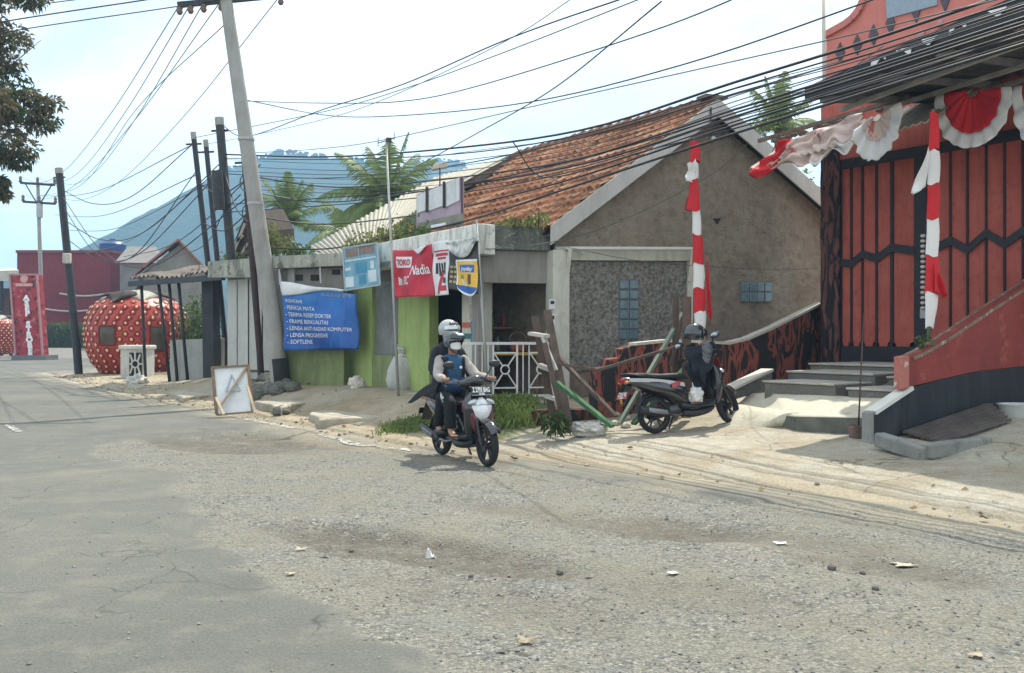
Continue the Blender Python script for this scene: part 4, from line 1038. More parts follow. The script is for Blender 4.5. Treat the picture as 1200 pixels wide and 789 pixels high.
mb.build('frame', GALV, t)
# red shop banner + white strip
k = N('banner_red'); v = k.coord('Object'); n1 = k.noise(v, 2, 4, .55); cz_ = k.noise(k.coord('Object', (1, 1, .35)), 3.6, 6, .6, 1.2); k.bsdf(k.mix(k.ramp(cz_, [(.5, 0.0), (.75, .3)]), k.ramp(n1, [(.3, (.42, .012, .035)), (.7, (.58, .03, .06))]), (.34, .07, .09)), .45, 0, k.bump(cz_, .8, .05)); REDB = k.m
lb_ = LA.off(.24)
fn = quad_fn(lb_.hit(459, 349), lb_.hit(508, 347), lb_.hit(507, 286), lb_.hit(461, 293), .05, 1.5, .8, 1.2, sag=.05)
t, S = hang('banner', 'red shop name banner with white lettering between the two thin poles', 'banner', REDB, fn, 36, 24)
mb = MB(); S.rect(mb, .15, .63, .45, .86); mb.build('name_panel', WHITE_P, t); mb = MB(); S.text(mb, "SRC", .30, .27, .17, .20, bold=.02); S.text(mb, "Nadia", .50, .46, .20, .40, bold=.015)
mb.build('lettering', WHITE_P, t); mb = MB()
for q in range(3):
    S.decal(mb, [(.12 + .035 * q, .27), (.142 + .035 * q, .25), (.155 + .035 * q, .42 - .02 * q), (.133 + .035 * q, .45 - .02 * q)], [(0, 1, 2, 3)], .014)
mb.build('logo_print', WHITE_P, t)
mb = MB(); S.text(mb, "TOKO", .175, .68, .125, .25, off=.018, bold=.03); mb.build('lettering', REDB, t)
mb = MB()
def flp(a_, b_): return V(fn(.55 + a_ * .4, .97 - .12 * b_ * math.sin(math.pi * a_) + .02)) + n3(LA) * (.03 + .02 * b_)
mb.grid(flp, 14, 4, .004); mb.build('folded_edge', mat('sheet_white2', (.66, .66, .66), .1, 3, .6), t, True)
fn = quad_fn(lb_.hit(508.6, 347), lb_.hit(526, 345.5), lb_.hit(525.5, 281), lb_.hit(507.6, 284), .02, .8, 1.2, 2.0)
k = N('banner_white'); v = k.coord('Object'); n1 = k.noise(v, 2, 4, .55); k.bsdf(k.ramp(n1, [(.3, (.62, .62, .62)), (.7, (.74, .74, .73))]), .45); WB = k.m
t, S = hang('banner', 'narrow white banner with red and black print right of the red shop name banner', 'banner', WB, fn, 14, 24)
mb = MB(); S.rect(mb, .05, .80, .95, .83); S.rect(mb, .15, .72, .9, .775); S.rect(mb, .3, .66, .8, .70); S.rect(mb, .45, .08, .9, .18); mb.grid(lambda a, b: S.pt(.18 + .2 * a + .3 * b, .03 + b * .42, .004), 4, 10); mb.build('red_print', plain('print_red', (.5, .02, .04), .5), t)
mb = MB()
for i, (a0, b0, w_, h_) in enumerate(((.20, .40, .12, .2), (.36, .36, .10, .24), (.52, .42, .12, .17), (.70, .38, .10, .22), (.6, .22, .25, .1))): S.rect(mb, a0, b0, a0 + w_, b0 + h_, .006)
mb.build('black_print', BLACKP, t)
# black and yellow ice-cream banner
lb2 = LA.off(.30)
k = N('banner_black'); v = k.coord('Object'); n1 = k.noise(v, 5, 5, .6); k.bsdf(k.ramp(n1, [(.4, (.014, .014, .016)), (.62, (.06, .055, .045)), (.7, (.16, .14, .09))]), .4); BBK = k.m
fn = quad_fn(lb2.hit(527, 339), lb2.hit(562, 345), lb2.hit(561, 282), lb2.hit(526.5, 287), .022, 1.0, 1.0, .4)
t, S = hang('banner', 'black banner with a yellow ice cream panel and white swag top at the shop corner', 'banner', BBK, fn, 26, 26)
YEL = plain('print_yellow', (.80, .46, .03), .45); BLU = plain('print_blue', (.015, .10, .42), .4)
fn_o = fn
mb = MB(); S.rect(mb, .26, .12, .97, .62, .006, 12)
vs, fs = [], []
mb.build('yellow_panel', YEL, t)
mb = MB()
def lobe(a_, b_): return S.pt(.26 + .71 * a_, .12 - b_ * .17 * math.sin(math.pi * min(1, max(0, a_))) ** .5, .006)
mb.grid(lobe, 14, 5); S.rect(mb, .36, .40, .86, .55, .010); mb.build('blue_panel', BLU, t)
mb = MB(); S.text(mb, "Joyday", .40, .43, .08, .42, off=.015, bold=.02, shear=.2)
def edgeln(a_, b_): return S.pt(.24 + .74 * a_, .12 - (.15 + .045 * b_) * math.sin(math.pi * min(1, max(0, a_))) ** .5, .009)
mb.grid(edgeln, 16, 2); S.rect(mb, .24, .62, .98, .655, .008); S.rect(mb, .225, .12, .26, .62, .008); mb.build('white_print', WHITE_P, t)
mb = MB(); S.rect(mb, .66, .17, .77, .36, .010); mb.build('ice_bar', plain('print_brown2', (.12, .05, .02), .5), t)
mb = MB(); S.rect(mb, .36, .26, .48, .34, .010); mb.build('green_print', plain('print_green', (.15, .3, .05), .5), t)
mb = MB(); S.rect(mb, .40, .14, .52, .26, .010); S.rect(mb, .5, .12, .62, .2, .012); mb.build('cream_print', plain('print_cream', (.75, .66, .4), .5), t)
mb = MB()
for row in range(4):
    for q in range(2): S.rect(mb, .04 + .1 * q, .15 + .11 * row, .11 + .1 * q, .2 + .11 * row, .006, 2)
mb.build('yellow_print', plain('print_dim_yellow', (.45, .36, .1), .5), t)
mb = MB()
def swag(a_, b_):
    top = V(fn(a_, 1.06)); dip = .42 * math.sin(math.pi * a_) ** .8 * lerp(.55, 1, .5)
    return top.lerp(V(fn(a_, 1.06 - dip - .04)), b_) + n3(LA) * (.03 + .03 * math.sin(b_ * 9 + a_ * 3) * .5 + .02)
mb.grid(swag, 22, 12, .005)
k = N('sheet_silver'); v = k.coord('Object'); n1 = k.noise(v, 6, 4, .6); k.bsdf(k.ramp(n1, [(.35, (.32, .33, .31)), (.6, (.66, .67, .64))]), .35); mb.build('white_swag', k.m, t, True)

# thin poles standing in front of the shop
def thinpole(x0, Y, yb, x1, y1, r, m, label, zb=None):
    b_ = P(x0, 0, Y); b_.z = gz(b_.x, b_.y) - .05 if zb is None else zb; tp = P(x1, y1, Y)
    t = thing('thin_pole', b_, label, 'pole'); MB().tube([b_, b_.lerp(tp, .5), tp], [r, r * .9, r * .7], 8).build('shaft', m, t, True); return t, tp
t, tp = thinpole(467, 17.6, 452, 452.5, 163, .028, GALV, 'tall thin antenna mast rising over the shop beside the red banner')
mb = MB(); mb.bar(tp + V((-.16, 0, -.08)), tp + V((.16, 0, .02)), .015); mb.bar(tp + V((-.15, 0, -.15)), tp + V((-.15, 0, .03)), .012); mb.bar(tp + V((.15, 0, -.02)), tp + V((.15, 0, .13)), .012); mb.box(tp + V((.05, 0, -.02)), (.1, .06, .08)); mb.build('antenna', BLACKSTEEL, t)
t, tp = thinpole(573, 15.7, 452, 558.5, 258, .026, GALV, 'thin leaning pole at the shop corner carrying the black and yellow banner', .3)

# posters, mirror, sack and small things at the door
la2 = LA.off(-.28)
def flat(l, x0, x1, y0, y1, m, name, label, cat, th=.01):
    a_, b_, c_, d_ = l.hit(x0, y1), l.hit(x1, y1), l.hit(x1, y0), l.hit(x0, y0)
    return tag(MB().prism([a_, b_, c_, d_], -n3(l) * th).build(name, m), label, cat)
flat(la2, 551.5, 559.5, 376, 401, mat('poster_cool', (.05, .16, .34), .6, 12, .5, spots=(.5, .55, .6)), 'poster', 'small blue poster low on the pale pillar by the shop door', 'poster')
flat(la2, 541.5, 551, 378, 384, mat('poster_strip', (.5, .12, .04), .4, 12, .5), 'poster', 'narrow orange strip poster on the pale pillar by the shop door', 'poster')
flat(la2, 550, 559.5, 357, 375, mat('poster_tan', (.4, .33, .27), .5, 14, .5, spots=(.2, .08, .06)), 'poster', 'tan photo poster highest on the pale pillar by the shop door', 'poster')
flat(la2, 541.5, 551, 391, 397, mat('poster_green', (.03, .14, .12), .3, 12, .5), 'poster', 'narrow dark green strip poster on the pale pillar by the shop door', 'poster')
# sack
SACK = mat('woven_sack', (.46, .46, .43), .15, 3, .85, .3, 70, streak=(.2, .2, .18), streak_amt=.5)
c = G(472, 459, .42); c.z = .44
t = thing('sack', c, 'tall grey woven sack tied at the top beside the shop door', 'sack')
mb = MB().lathe([(.25, 0), (.31, .04), (.33, .22), (.30, .42), (.24, .58), (.16, .68), (.09, .74)], c, 22); mb.v = [p + V((fbm(p.x * 4, p.y * 4, p.z * 3) * .12, fbm(p.x * 4 + 9, p.y * 4, p.z * 3) * .12, 0)) for p in mb.v]
mb.build('body', SACK, t, True)
mb = MB(); 
for i in range(9):
    a_ = i * .7; leafd = V((math.cos(a_) * .12, math.sin(a_) * .12, .2)); mb.grid(lambda x, y, leafd=leafd, a_=a_: c + V((0, 0, .71)) + leafd * y * (1 + .2 * math.sin(a_)) + V((-math.sin(a_), math.cos(a_), 0)) * (x - .5) * .13 * (.5 + y), 3, 4, .006)
mb.build('tied_neck', mat('sack_pale', (.6, .61, .58), .15, 5, .8), t, True)
MB().lathe([(.10, .70), (.108, .725), (.09, .75)], c, 14).build('tie', mat('sack_tie', (.5, .5, .47), .1, 5), t, True)
c = G(418, 455, .45); tag(heap(c + V((0, 0, .02)), .2, 0, 7.0, .8, .8).build('small_bag', mat('cream_bag', (.62, .58, .50), .15, 5), smooth=True), 'small cream plastic bag on the ground below the grey shutter', 'bag')
MB2 = MB().prism([G(455, 470, .3), G(497, 473, .3), G(505, 466, .3), G(463, 462, .3)], (0, 0, .14)); tag(MB2.build('kerb_block', LWALL, bevel=.015), 'pale concrete block step under the grey sack', 'step')

# ================================================================== gabled house
house = thing('house', LG.at(800, .4), 'grey plastered house with an orange tiled gable roof and white bargeboards', 'house')
k = N('rough_plaster'); v = k.coord('Object'); n1 = k.noise(v, .9, 8, .68); n2 = k.noise(v, 6.5, 7, .72); n4 = k.noise(k.coord('Object', (1, 1, 2.2)), 3.2, 8, .7, .5)
col = k.ramp(n1, [(.3, (.235, .195, .148)), (.55, (.335, .285, .222)), (.72, (.39, .34, .27))]); col = k.mix(k.ramp(n2, [(.34, .55), (.55, 0.0)]), col, (.13, .108, .085)); col = k.mix(k.ramp(n4, [(.56, 0.0), (.66, .5)]), col, (.33, .30, .25))
b_ = k.bump(n2, 1.0, .06); b_ = k.bump(k.noise(v, 22, 5, .7), .8, .03, b_); b_ = k.bump(n4, .8, .08, b_); rt = k.coord('Object', rot=(0, 0, -.437)); sxx = k.n('ShaderNodeSeparateXYZ'); k.l(rt, sxx.inputs[0]); nzb = k.n('ShaderNodeTexNoise'); nzb.inputs['Scale'].default_value = 2.6; nzb.inputs['Detail'].default_value = 4; k.l(rt, nzb.inputs['Vector'])
sb_ = k.n('ShaderNodeSeparateColor'); k.l(nzb.outputs['Color'], sb_.inputs[0]); cb_ = k.n('ShaderNodeCombineXYZ'); k.l(k.math('ADD', sxx.outputs[0], k.math('MULTIPLY', sb_.outputs[0], .5)), cb_.inputs[0]); k.l(k.math('ADD', sxx.outputs[2], k.math('MULTIPLY', sb_.outputs[1], .34)), cb_.inputs[1])
br = k.n('ShaderNodeTexBrick'); k.l(cb_.outputs[0], br.inputs['Vector']); br.inputs['Scale'].default_value = 1.0; br.inputs['Brick Width'].default_value = .34; br.inputs['Row Height'].default_value = .16; br.inputs['Mortar Size'].default_value = .022; br.inputs['Mortar Smooth'].default_value = .6; br.inputs['Color1'].default_value = (.3, .3, .3, 1); br.inputs['Color2'].default_value = (.8, .8, .8, 1); br.inputs['Mortar'].default_value = (0, 0, 0, 1)
bm_ = k.math('MULTIPLY', br.outputs['Fac'], k.ramp(k.noise(v, 1.6, 5, .6), [(.45, .0), (.66, .42)])); col = k.mix(bm_, col, (.37, .34, .285)); b_ = k.bump(bm_, .4, .03, b_)
k.bsdf(col, .95, 0, b_, .2); PLAST = k.m
ROUGH = None
k = N('rough_stone_render'); v = k.coord('Object'); vo = k.voro(v, 8, 'F1'); n1 = k.noise(v, 3.5, 7, .7); n2 = k.noise(v, 16, 5, .7)
col = k.ramp(n1, [(.3, (.25, .24, .21)), (.7, (.40, .385, .34))]); col = k.mix(k.ramp(n2, [(.38, .75), (.56, 0.0)]), col, (.085, .08, .07))
b_ = k.bump(n2, 1.0, .07); b_ = k.bump(vo, .8, .05, b_); k.bsdf(col, .95, 0, b_, .2); ROUGH = k.m
u3 = V((UX, UY, 0)); apx = LG.hit(830, 133); eL = LG.at(645, 0); tR = 6.9
apz = apx.z; slopeL = (apz - 3.46) / ((apx - LG.at(643, apz)).length)
eR = LG.xy(6.6, 0); zR = apz - .56 * ((eR - V((apx.x, apx.y, 0))).length)
w0, w1 = LG.at(650, 0), eR
mb = MB(); mb.prism([w0, w1, V((w1.x, w1.y, zR)), V((apx.x, apx.y, apz - .02)), V((w0.x, w0.y, 3.42))], -n3(LG) * .2); mb.build('wall', PLAST, house)
mb = MB(); mb.prism([w0 - n3(LG) * .25, w0 - n3(LG) * .25 + u3 * 6.2, V((0, 0, 3.4)) + w0 - n3(LG) * .25 + u3 * 6.2, V((0, 0, 3.4)) + w0 - n3(LG) * .25], (.2, .1, 0)); mb.build('wall', PLAST, house)
# tiled roof slope facing the road
ov = n3(LG) * .28
E0 = LG.at(636, 3.40) + ov; R0 = V((apx.x, apx.y, apz + .12)) + ov; E1 = E0 + u3 * 6.6; R1_ = R0 + u3 * 6.6
nt, ns = 28, 17
def tile_slope(mb, A, B, C, D, nt, ns, flip=1):
    """A,B eave ends; D,C ridge ends"""
    nn = (B - A).cross(D - A).normalized(); nn = nn if nn.z > 0 else -nn; sub = 8; uv = []
    vs = []; W = nt * sub + 1
    for j in range(ns):
        for e_ in (0.0, .97):
            for i in range(W):
                a_ = i / (W - 1); b2 = (j + e_) / ns
                p = A.lerp(B, a_).lerp(D.lerp(C, a_), b2)
                ph = (i / sub + (.0)) % 1.0
                jit = .012 * math.sin(i // sub * 12.9 + j * 78.2)
                prof = .042 * math.sin(2 * math.pi * ph) + .018 * math.sin(4 * math.pi * ph + .8)
                lift = .05 * (1 - e_) + jit + .06 * math.sin(a_ * 7 + b2 * 3) * .5
                vs.append(p + nn * (prof + lift)); uv.append(((i - .01) / sub, j + e_ * .98))
    H = ns * 2
    fs = [(j * W + i, j * W + i + 1, (j + 1) * W + i + 1, (j + 1) * W + i) for j in range(H - 1) for i in range(W - 1)]
    mb.add(vs, fs); mb.uv = (mb.uv or []) + uv
k = N('clay_tiles'); uvn = k.n('ShaderNodeUVMap'); fl = k.n('ShaderNodeVectorMath', operation='FLOOR'); k.l(uvn.outputs[0], fl.inputs[0]); wn_ = k.n('ShaderNodeTexWhiteNoise'); k.l(fl.outputs[0], wn_.inputs[0])
tile = k.ramp(wn_.outputs['Value'], [(0, (.20, .10, .065)), (.35, (.36, .175, .10)), (.65, (.46, .235, .14)), (.9, (.55, .34, .21)), (1, (.14, .085, .065))])
v = k.coord('Object'); n1 = k.noise(v, .9, 6, .65); n2 = k.noise(v, 7, 5, .7)
tile = k.mix(k.ramp(n1, [(.45, 0.0), (.62, .4)]), tile, (.20, .12, .08)); tile = k.mix(k.ramp(n2, [(.57, 0.0), (.70, .45)]), tile, (.075, .06, .05))
k.bsdf(tile, .9, 0, k.bump(n2, .4, .02), .2); TILES = k.m
mb = MB(); tile_slope(mb, E0, E1, R1_, R0, nt, ns); mb.build('roof', TILES, house, recalc=False)
ER = V((eR.x, eR.y, zR)) + ov + V((.25, .12, -.2)); mb = MB(); tile_slope(mb, ER, ER + u3 * 6.6, R1_, R0, nt, 15); mb.build('roof', TILES, house, recalc=False)
mb = MB(); mb.prism([E0 - V((0, 0, .09)), E1 - V((0, 0, .09)), R1_ - V((0, 0, .09)), R0 - V((0, 0, .09))], (0, 0, .03)); mb.prism([ER - V((0, 0, .09)), ER + u3 * 6.6 - V((0, 0, .09)), R1_ - V((0, 0, .1)), R0 - V((0, 0, .1))], (0, 0, .03)); mb.build('roof_boarding', DARK, house)
mb = MB()
for i in range(22):
    a_, b2 = R0.lerp(R1_, i / 22), R0.lerp(R1_, (i + 1.06) / 22); m_ = (a_ + b2) / 2; jj = V((0, 0, rnd.uniform(-.015, .015)))
    mb.tube([a_ + V((0, 0, .06)) + jj, b2 + V((0, 0, .035)) + jj], [.13, .11], 10)
mb.build('ridge_tiles', mat('ridge_clay', (.24, .125, .085), .4, 5, .95, .4, 20, spots=(.09, .08, .07)), house, True, auto=50)
BARGE = mat('bargeboard', (.50, .50, .47), .1, 2, .7, .1, 20, streak=(.3, .29, .27), streak_amt=.5)
def board(A, B, w, o): 
    dn = V((0, 0, -w)); return MB().prism([A, B, B + dn, A + dn], o).build('bargeboard', BARGE, house, bevel=.008)
fo = n3(LG) * .03
A = LG.hit(830, 122) + ov + fo; A.z = R0.z + .10
board(A, V((E0.x, E0.y, E0.z + .05)) + fo, .34, -n3(LG) * .035); board(A + fo * .1, V((ER.x, ER.y, ER.z + .08)) + fo, .34, -n3(LG) * .035)
MB().prism([A + V((-.25, -.1, .06)) , A + V((.2, .08, .06)), A + V((.2, .08, -.0)), A + V((-.25, -.1, -.0))], -n3(LG) * .3).build('ridge_end', mat('ridge_end', (.13, .10, .085), .4, 5), house)
# soffit boards under the barge
mb = MB(); mb.prism([LG.hit(830, 139) + n3(LG) * .01, V((E0.x, E0.y, E0.z - .12)) - ov * .9, V((E0.x, E0.y, E0.z - .12)), V((apx.x, apx.y, apz - .1)) + ov], (0, 0, .02)); mb.build('soffit', GREYW, house)
# white porch frame round a rough panel
zpanel(LG, 648.5, 668, .35, 3.05, .3, CREAMW, 'corner_pillar', house, .22, .02)
panel(LG, 652, 814, (289, 289.5), (305, 306), .12, CREAMW, 'beam', house, .10, .012)
panel(LG, 664, 815, (289, 289.5), (292.5, 293), .14, mat('ledge_white', (.66, .66, .60), .08, 3), 'ledge', house, .30, .01)
panel(LG, 668, 806, (306.5, 307.5), (436, 420), .05, ROUGH, 'rough_panel', house, .04)
panel(LG, 806, 812.5, (307, 307), (420, 418), .1, CREAMW, 'side_pillar', house, .07, .01)
mb = MB(); mb.bar(LG.off(.28).hit(668, 292), LG.off(.12).hit(664, 331), .07); mb.build('bracket', CREAMW, house); mb = MB(); mb.bar(LG.off(.28).hit(812, 292), LG.off(.12).hit(808, 329), .07); mb.build('bracket', CREAMW, house)
k = N('glass_block'); v = k.coord('Generated'); n1 = k.noise(v, 4, 4, .6); k.bsdf(k.ramp(n1, [(.3, (.085, .14, .16)), (.7, (.17, .25, .275))]), .12, 0, k.bump(k.noise(v, 14, 2, .5), .5, .01), .6); GBK = k.m
def glassblocks(x0, x1, y0, y1, cols, rows_):
    a_, b_, c_, d_ = [LG.off(.05).hit(x, y) for x, y in ((x0, y1), (x1, y1), (x1, y0), (x0, y0))]
    fr = MB().prism([a_, b_, c_, d_], -n3(LG) * .05).build('window', mat('mortar_blue', (.17, .19, .19), .2, 5), house)
    mb = MB()
    for i in range(cols):
        for j in range(rows_):
            e = .07; q = lambda s_, t_: a_.lerp(b_, s_).lerp(d_.lerp(c_, s_), t_) + n3(LG) * .03
            mb.prism([q((i + e) / cols, (j + e) / rows_), q((i + 1 - e) / cols, (j + e) / rows_), q((i + 1 - e) / cols, (j + 1 - e) / rows_), q((i + e) / cols, (j + 1 - e) / rows_)], -n3(LG) * .035)
    mb.build('glazing_blocks', GBK, fr, bevel=.012)
glassblocks(725, 748, 328, 398, 2, 6); glassblocks(868, 904, 330.5, 354.5, 4, 2)
MB().prism([LG.off(.02).hit(836, 256), LG.off(.02).hit(845, 256), LG.off(.02).hit(841, 263)], -n3(LG) * .02).build('vent_hole', DARK, house)
MB().lathe([(.05, 0), (.05, .05), (.03, .06)], LG.off(.03).hit(834.5, 163), 12, mtx=n3(LG).to_track_quat('Z', 'Y').to_matrix()).build('lamp_socket', RAILM, house, True, auto=40)
MB().bar(LG.off(.34).hit(833, 126), LG.off(.34).hit(833, 142), .03).build('ridge_pin', BLACKSTEEL, house)
# notices on the corner pillar
lg2 = LG.off(.245)
for i, (y0, y1, lb) in enumerate(((351, 362, 'small white notice highest on the cream corner pillar of the house'), (368, 381, 'small white notice in the middle of the cream corner pillar'), (388, 402, 'small white notice lowest on the cream corner pillar'))):
    t = thing('notice', lg2.hit(646, y1), lb, 'notice'); S = Sheet(quad_fn(lg2.hit(643.5, y1), lg2.hit(651, y1), lg2.hit(651, y0), lg2.hit(643.5, y0)))
    S.mesh(2, 2, .006).build('paper', WB, t); mb = MB(); S.rect(mb, .2, .5, .8, .85); mb.build('print', BLACKP, t)

# ================================================================== rear house: pale sheet roof with a dark verge
rear = thing('rear_house', sv(12, 17.5, .3), 'house behind the shop with a pale corrugated hipped roof and dark open gable end', 'house')
Ra = P(598, 184.5, 23.0); Rb = Ra + u3 * 3.6; Hp = P(360, 292, 32.5); Ef = P(536, 222, 21.2); Eb = P(392, 296, 27.5)
SHEET = mat('pale_sheet_roof', (.44, .415, .34), .15, 1.2, .85, .2, 12, streak=(.26, .24, .19), streak_amt=.6)
mb = MB()
def rs(a_, b2):
    top = Ra.lerp(Rb, a_ / .34) if a_ < .34 else Rb.lerp(Hp, (a_ - .34) / .66)
    Efl = V((Ef.x - .15, Ef.y, Ef.z)); bot = Efl.lerp(V((Eb.x, Eb.y, Eb.z - .35)), a_)
    return bot.lerp(top, b2) + V((0, 0, .03 * math.sin(a_ * 260)))
mb.grid(rs, 330, 8, .02); mb.build('roof', SHEET, rear, True, auto=70)
gw = [P(540, 221, 22.1), P(543, 262, 22.1), P(590, 262, 23.3), P(600, 192, 23.4)]
mb = MB(); mb.prism([gw[0], P(538, 270, 22.1), P(604, 262, 23.4), gw[3]], (-.2, .5, 0)); mb.build('gable_wall', mat('gable_dark', (.06, .055, .055), .3, 2), rear)
mb = MB(); mb.bar(P(537, 219, 21.7), P(600, 186, 23.1), .1, .22); mb.build('verge_board', mat('verge_grey', (.16, .17, .16), .3, 3), rear)
mb = MB(); mb.bar(P(543, 224, 21.8), P(552, 238, 21.9), .06); mb.build('strut', WOODP, rear)
mb = MB(); mb.prism([sv(12.3, 13.9, .2), sv(12.3, 22, .2), sv(16, 22, .2), sv(16, 13.9, .2)], (0, 0, 3.2)); mb.build('wall', GREYW, rear)
# pink fascia board on the shop roof
t = thing('roof_sign', LA.off(-.5).hit(517, 266), 'weathered pink board with peeling white panels standing on the shop roof', 'sign board')
lp = LA.off(-.45); PINK = mat('faded_pink', (.40, .31, .37), .15, 2, .8, .1, 20, streak=(.25, .2, .22), streak_amt=.5)
def pb(x0, x1, ya, yb_, yc, yd, th, m, nm, k=0.0):
    l = lp.off(k); return MB().prism([l.hit(x0, yc), l.hit(x1, yd), l.hit(x1, yb_), l.hit(x0, ya)], -n3(LA) * th).build(nm, m, t)
pb(488, 541, 228, 207, 272, 264, .05, PINK, 'board')
for x0, x1, ya, yb_, yc, yd in ((488.5, 499, 229, 225, 250, 246), (501.5, 519.5, 224, 217, 247.5, 241), (521.5, 538, 216, 208, 243, 235)):
    pb(x0, x1, ya, yb_, yc, yd, .02, mat('peeling_white', (.66, .67, .67), .1, 6, .7, .1, 20, streak=(.36, .37, .38), streak_amt=.8), 'white_panel', .025)
for x0, y0, y1 in ((500.2, 222, 249), (520.3, 216, 244)): MB().bar(lp.off(.05).hit(x0, y0 - 3), lp.off(.05).hit(x0, y1), .05).build('upright', BLACKSTEEL, t)
pb(489, 541, 262, 250, 272, 263, .04, mat('base_grey_green', (.22, .22, .17), .3, 3), 'base_board', .03)
pb(505, 522, 264, 261, 269, 266, .02, WHITE_P, 'small_panel', .06)
MB().bar(lp.hit(541, 207), lp.hit(541.5, 263), .04).build('upright', plain('plum_post', (.10, .05, .10), .6), t)
t = thing('roof_lamp', lp.hit(515.5, 214), 'small white floodlight on a pin above the pink roof board', 'lamp')
c = ORIGIN[t.name]; MB().bar(c - V((0, 0, .1)), c + V((0, 0, .28)), .025).build('pin', BLACKSTEEL, t); MB().prism([c + V((-.18, 0, .24)), c + V((.14, 0, .30)), c + V((.14, 0, .40)), c + V((-.1, 0, .38))], (0, .16, 0)).build('lamp_head', PALE, t, bevel=.02)
# ================================================================== red building with the gate
LR = Line(sv(14.6, 11.2).xy, d=(-UX, -UY)); nR = V((-NX, -NY, 0))
if LR.nrm.dot(nR.xy) < 0: LR.nrm = -LR.nrm
red = thing('red_building', LR.at(1100, .9), 'red painted building with a tall slatted gate under a dark canopy', 'building')
k = N('red_paint'); v = k.coord('Object'); n1 = k.noise(v, 1.3, 7, .65); n2 = k.noise(v, 9, 5, .7)
col = k.ramp(n1, [(.3, (.36, .075, .055)), (.7, (.50, .135, .10))]); col = k.mix(k.ramp(n2, [(.54, 0.), (.7, .6)]), col, (.20, .055, .045)); ns = k.noise(k.coord('Object', (6, 6, .5)), 1.6, 8, .7); col = k.mix(k.ramp(ns, [(.5, 0.0), (.68, .55)]), col, (.17, .05, .045)); col = k.mix(k.ramp(k.noise(v, 26, 5, .7), [(.66, 0.0), (.70, .8)]), col, (.10, .05, .04)); k.bsdf(col, .7, 0, k.bump(n2, .4, .015), .3); REDP = k.m
REDU = mat('upper_red', (.62, .21, .17), .12, .8, .8, .15, 15, streak=(.42, .15, .12), streak_amt=.5)
BLK = mat('black_trim', (.028, .03, .036), .3, 3, .6, .15, 25)
NAVY = mat('navy_black_paint', (.021, .023, .028), .35, 2, .75, .4, 16, streak=(.06, .06, .065), streak_amt=.5)
def tiger(name, c1, c2, c0, sc=(2.2, 2.2, .75)):
    k = N(name); v = k.coord('Object', sc); n1 = k.noise(v, 1.9, 3, .5, 1.3); n2 = k.noise(k.coord('Object'), 4, 6, .65)
    f = k.ramp(n1, [(.0, 0.0), (.485, 0.0), (.50, 1.0), (.60, 1.0), (.615, 0.0), (.70, 0.0), (.715, 1.0)])
    cc = k.mix(k.ramp(n2, [(.35, 0.0), (.65, 1.0)]), c1, c2); col = k.mix(f, c0, cc)
    k.bsdf(col, .8, 0, k.bump(n2, .5, .03), .25); return k.m
TIGER = tiger('tiger_stripe_paint', (.30, .085, .055), (.20, .07, .055), (.028, .026, .027))
TRUNKY = tiger('carved_column_paint', (.115, .05, .045), (.16, .07, .06), (.022, .02, .022), (3.2, 3.2, .55))
ZG = 1.16
# column at the corner, wall above and below the gate
def rp(x0, x1, z0, z1, th, m, nm, k=0.0, bevel=0.0, par=None):
    lo = LR.off(k); a, b = lo.at(x0, z0), lo.at(x1, z1); a.z = z0; b.z = z0
    return MB().prism([a, b, V((b.x, b.y, z1)), V((a.x, a.y, z1))], V((NX, NY, 0)) * th).build(nm, m, par or red, bevel=bevel)
mb = MB(); lo = LR.off(.12)
mb.grid(lambda a, b: (lambda q: q + nR * (.05 * abs(math.sin(a * 9.4)) + .04 * fbm(a * 3, b * 9)))(V((*lo.at(lerp(961.5, 984, a), 0).xy, lerp(.8, 5.0, b)))), 14, 40, .4); mb.build('carved_column', TRUNKY, red, True)
rp(962, 1320, 4.72, 5.75, .25, REDP, 'lintel_wall', .06)
rp(985, 1320, .6, ZG, .3, BLK, 'gate_sill', .12)
rp(962, 1320, .5, 5.72, .3, mat('inner_red', (.3, .08, .06), .2, 2), 'wall', -.25)
# gate leaves
gate = thing('gate', LR.at(1080, ZG), 'tall red steel gate with black slats and a black zigzag band', 'gate')
bounds = [985, 997, 1010, 1026.5, 1044, 1072]
right = [1086, 1113, 1133, 1155, 1176.5, 1198, 1222, 1247, 1275, 1304]
def gp(x0, x1, z0, z1, th, m, nm, k): return rp(x0, x1, z0, z1, th, m, nm, k, 0, gate)
gp(985, 1304, ZG + .002, ZG + .22, .06, BLK, 'bottom_rail', .10); gp(985, 1304, 4.55, 4.72, .06, BLK, 'top_rail', .10)
gp(1072.5, 1085.5, ZG + .22, 4.55, .08, BLK, 'meeting_post', .11)
for seq in (bounds, right):
    for x0, x1 in zip(seq, seq[1:]):
        lo = LR.off(.04); e = 1.0
        z0 = ZG + .2; zs = .10
        a, b = lo.at(x0 + e, 0), lo.at(x1 - e, 0); m_ = .18
        q = lambda s_, z: V((lerp(a.x, b.x, s_), lerp(a.y, b.y, s_), z))
        MB().prism([q(0, z0 + zs), q(m_, z0 + zs * .7), q(m_ * 1.15, z0), q(1 - m_ * 1.15, z0), q(1 - m_, z0 + zs * .7), q(1, z0 + zs), q(1, 4.6), q(0, 4.6)], V((NX, NY, 0)) * .04).build('slat_panel', REDP, gate, bevel=.006)
    for x0 in seq: gp(x0 - .9, x0 + .9 + (1.2 if x0 in (1044,) else 0), ZG + .2, 4.6, .05, BLK, 'upright', .075)
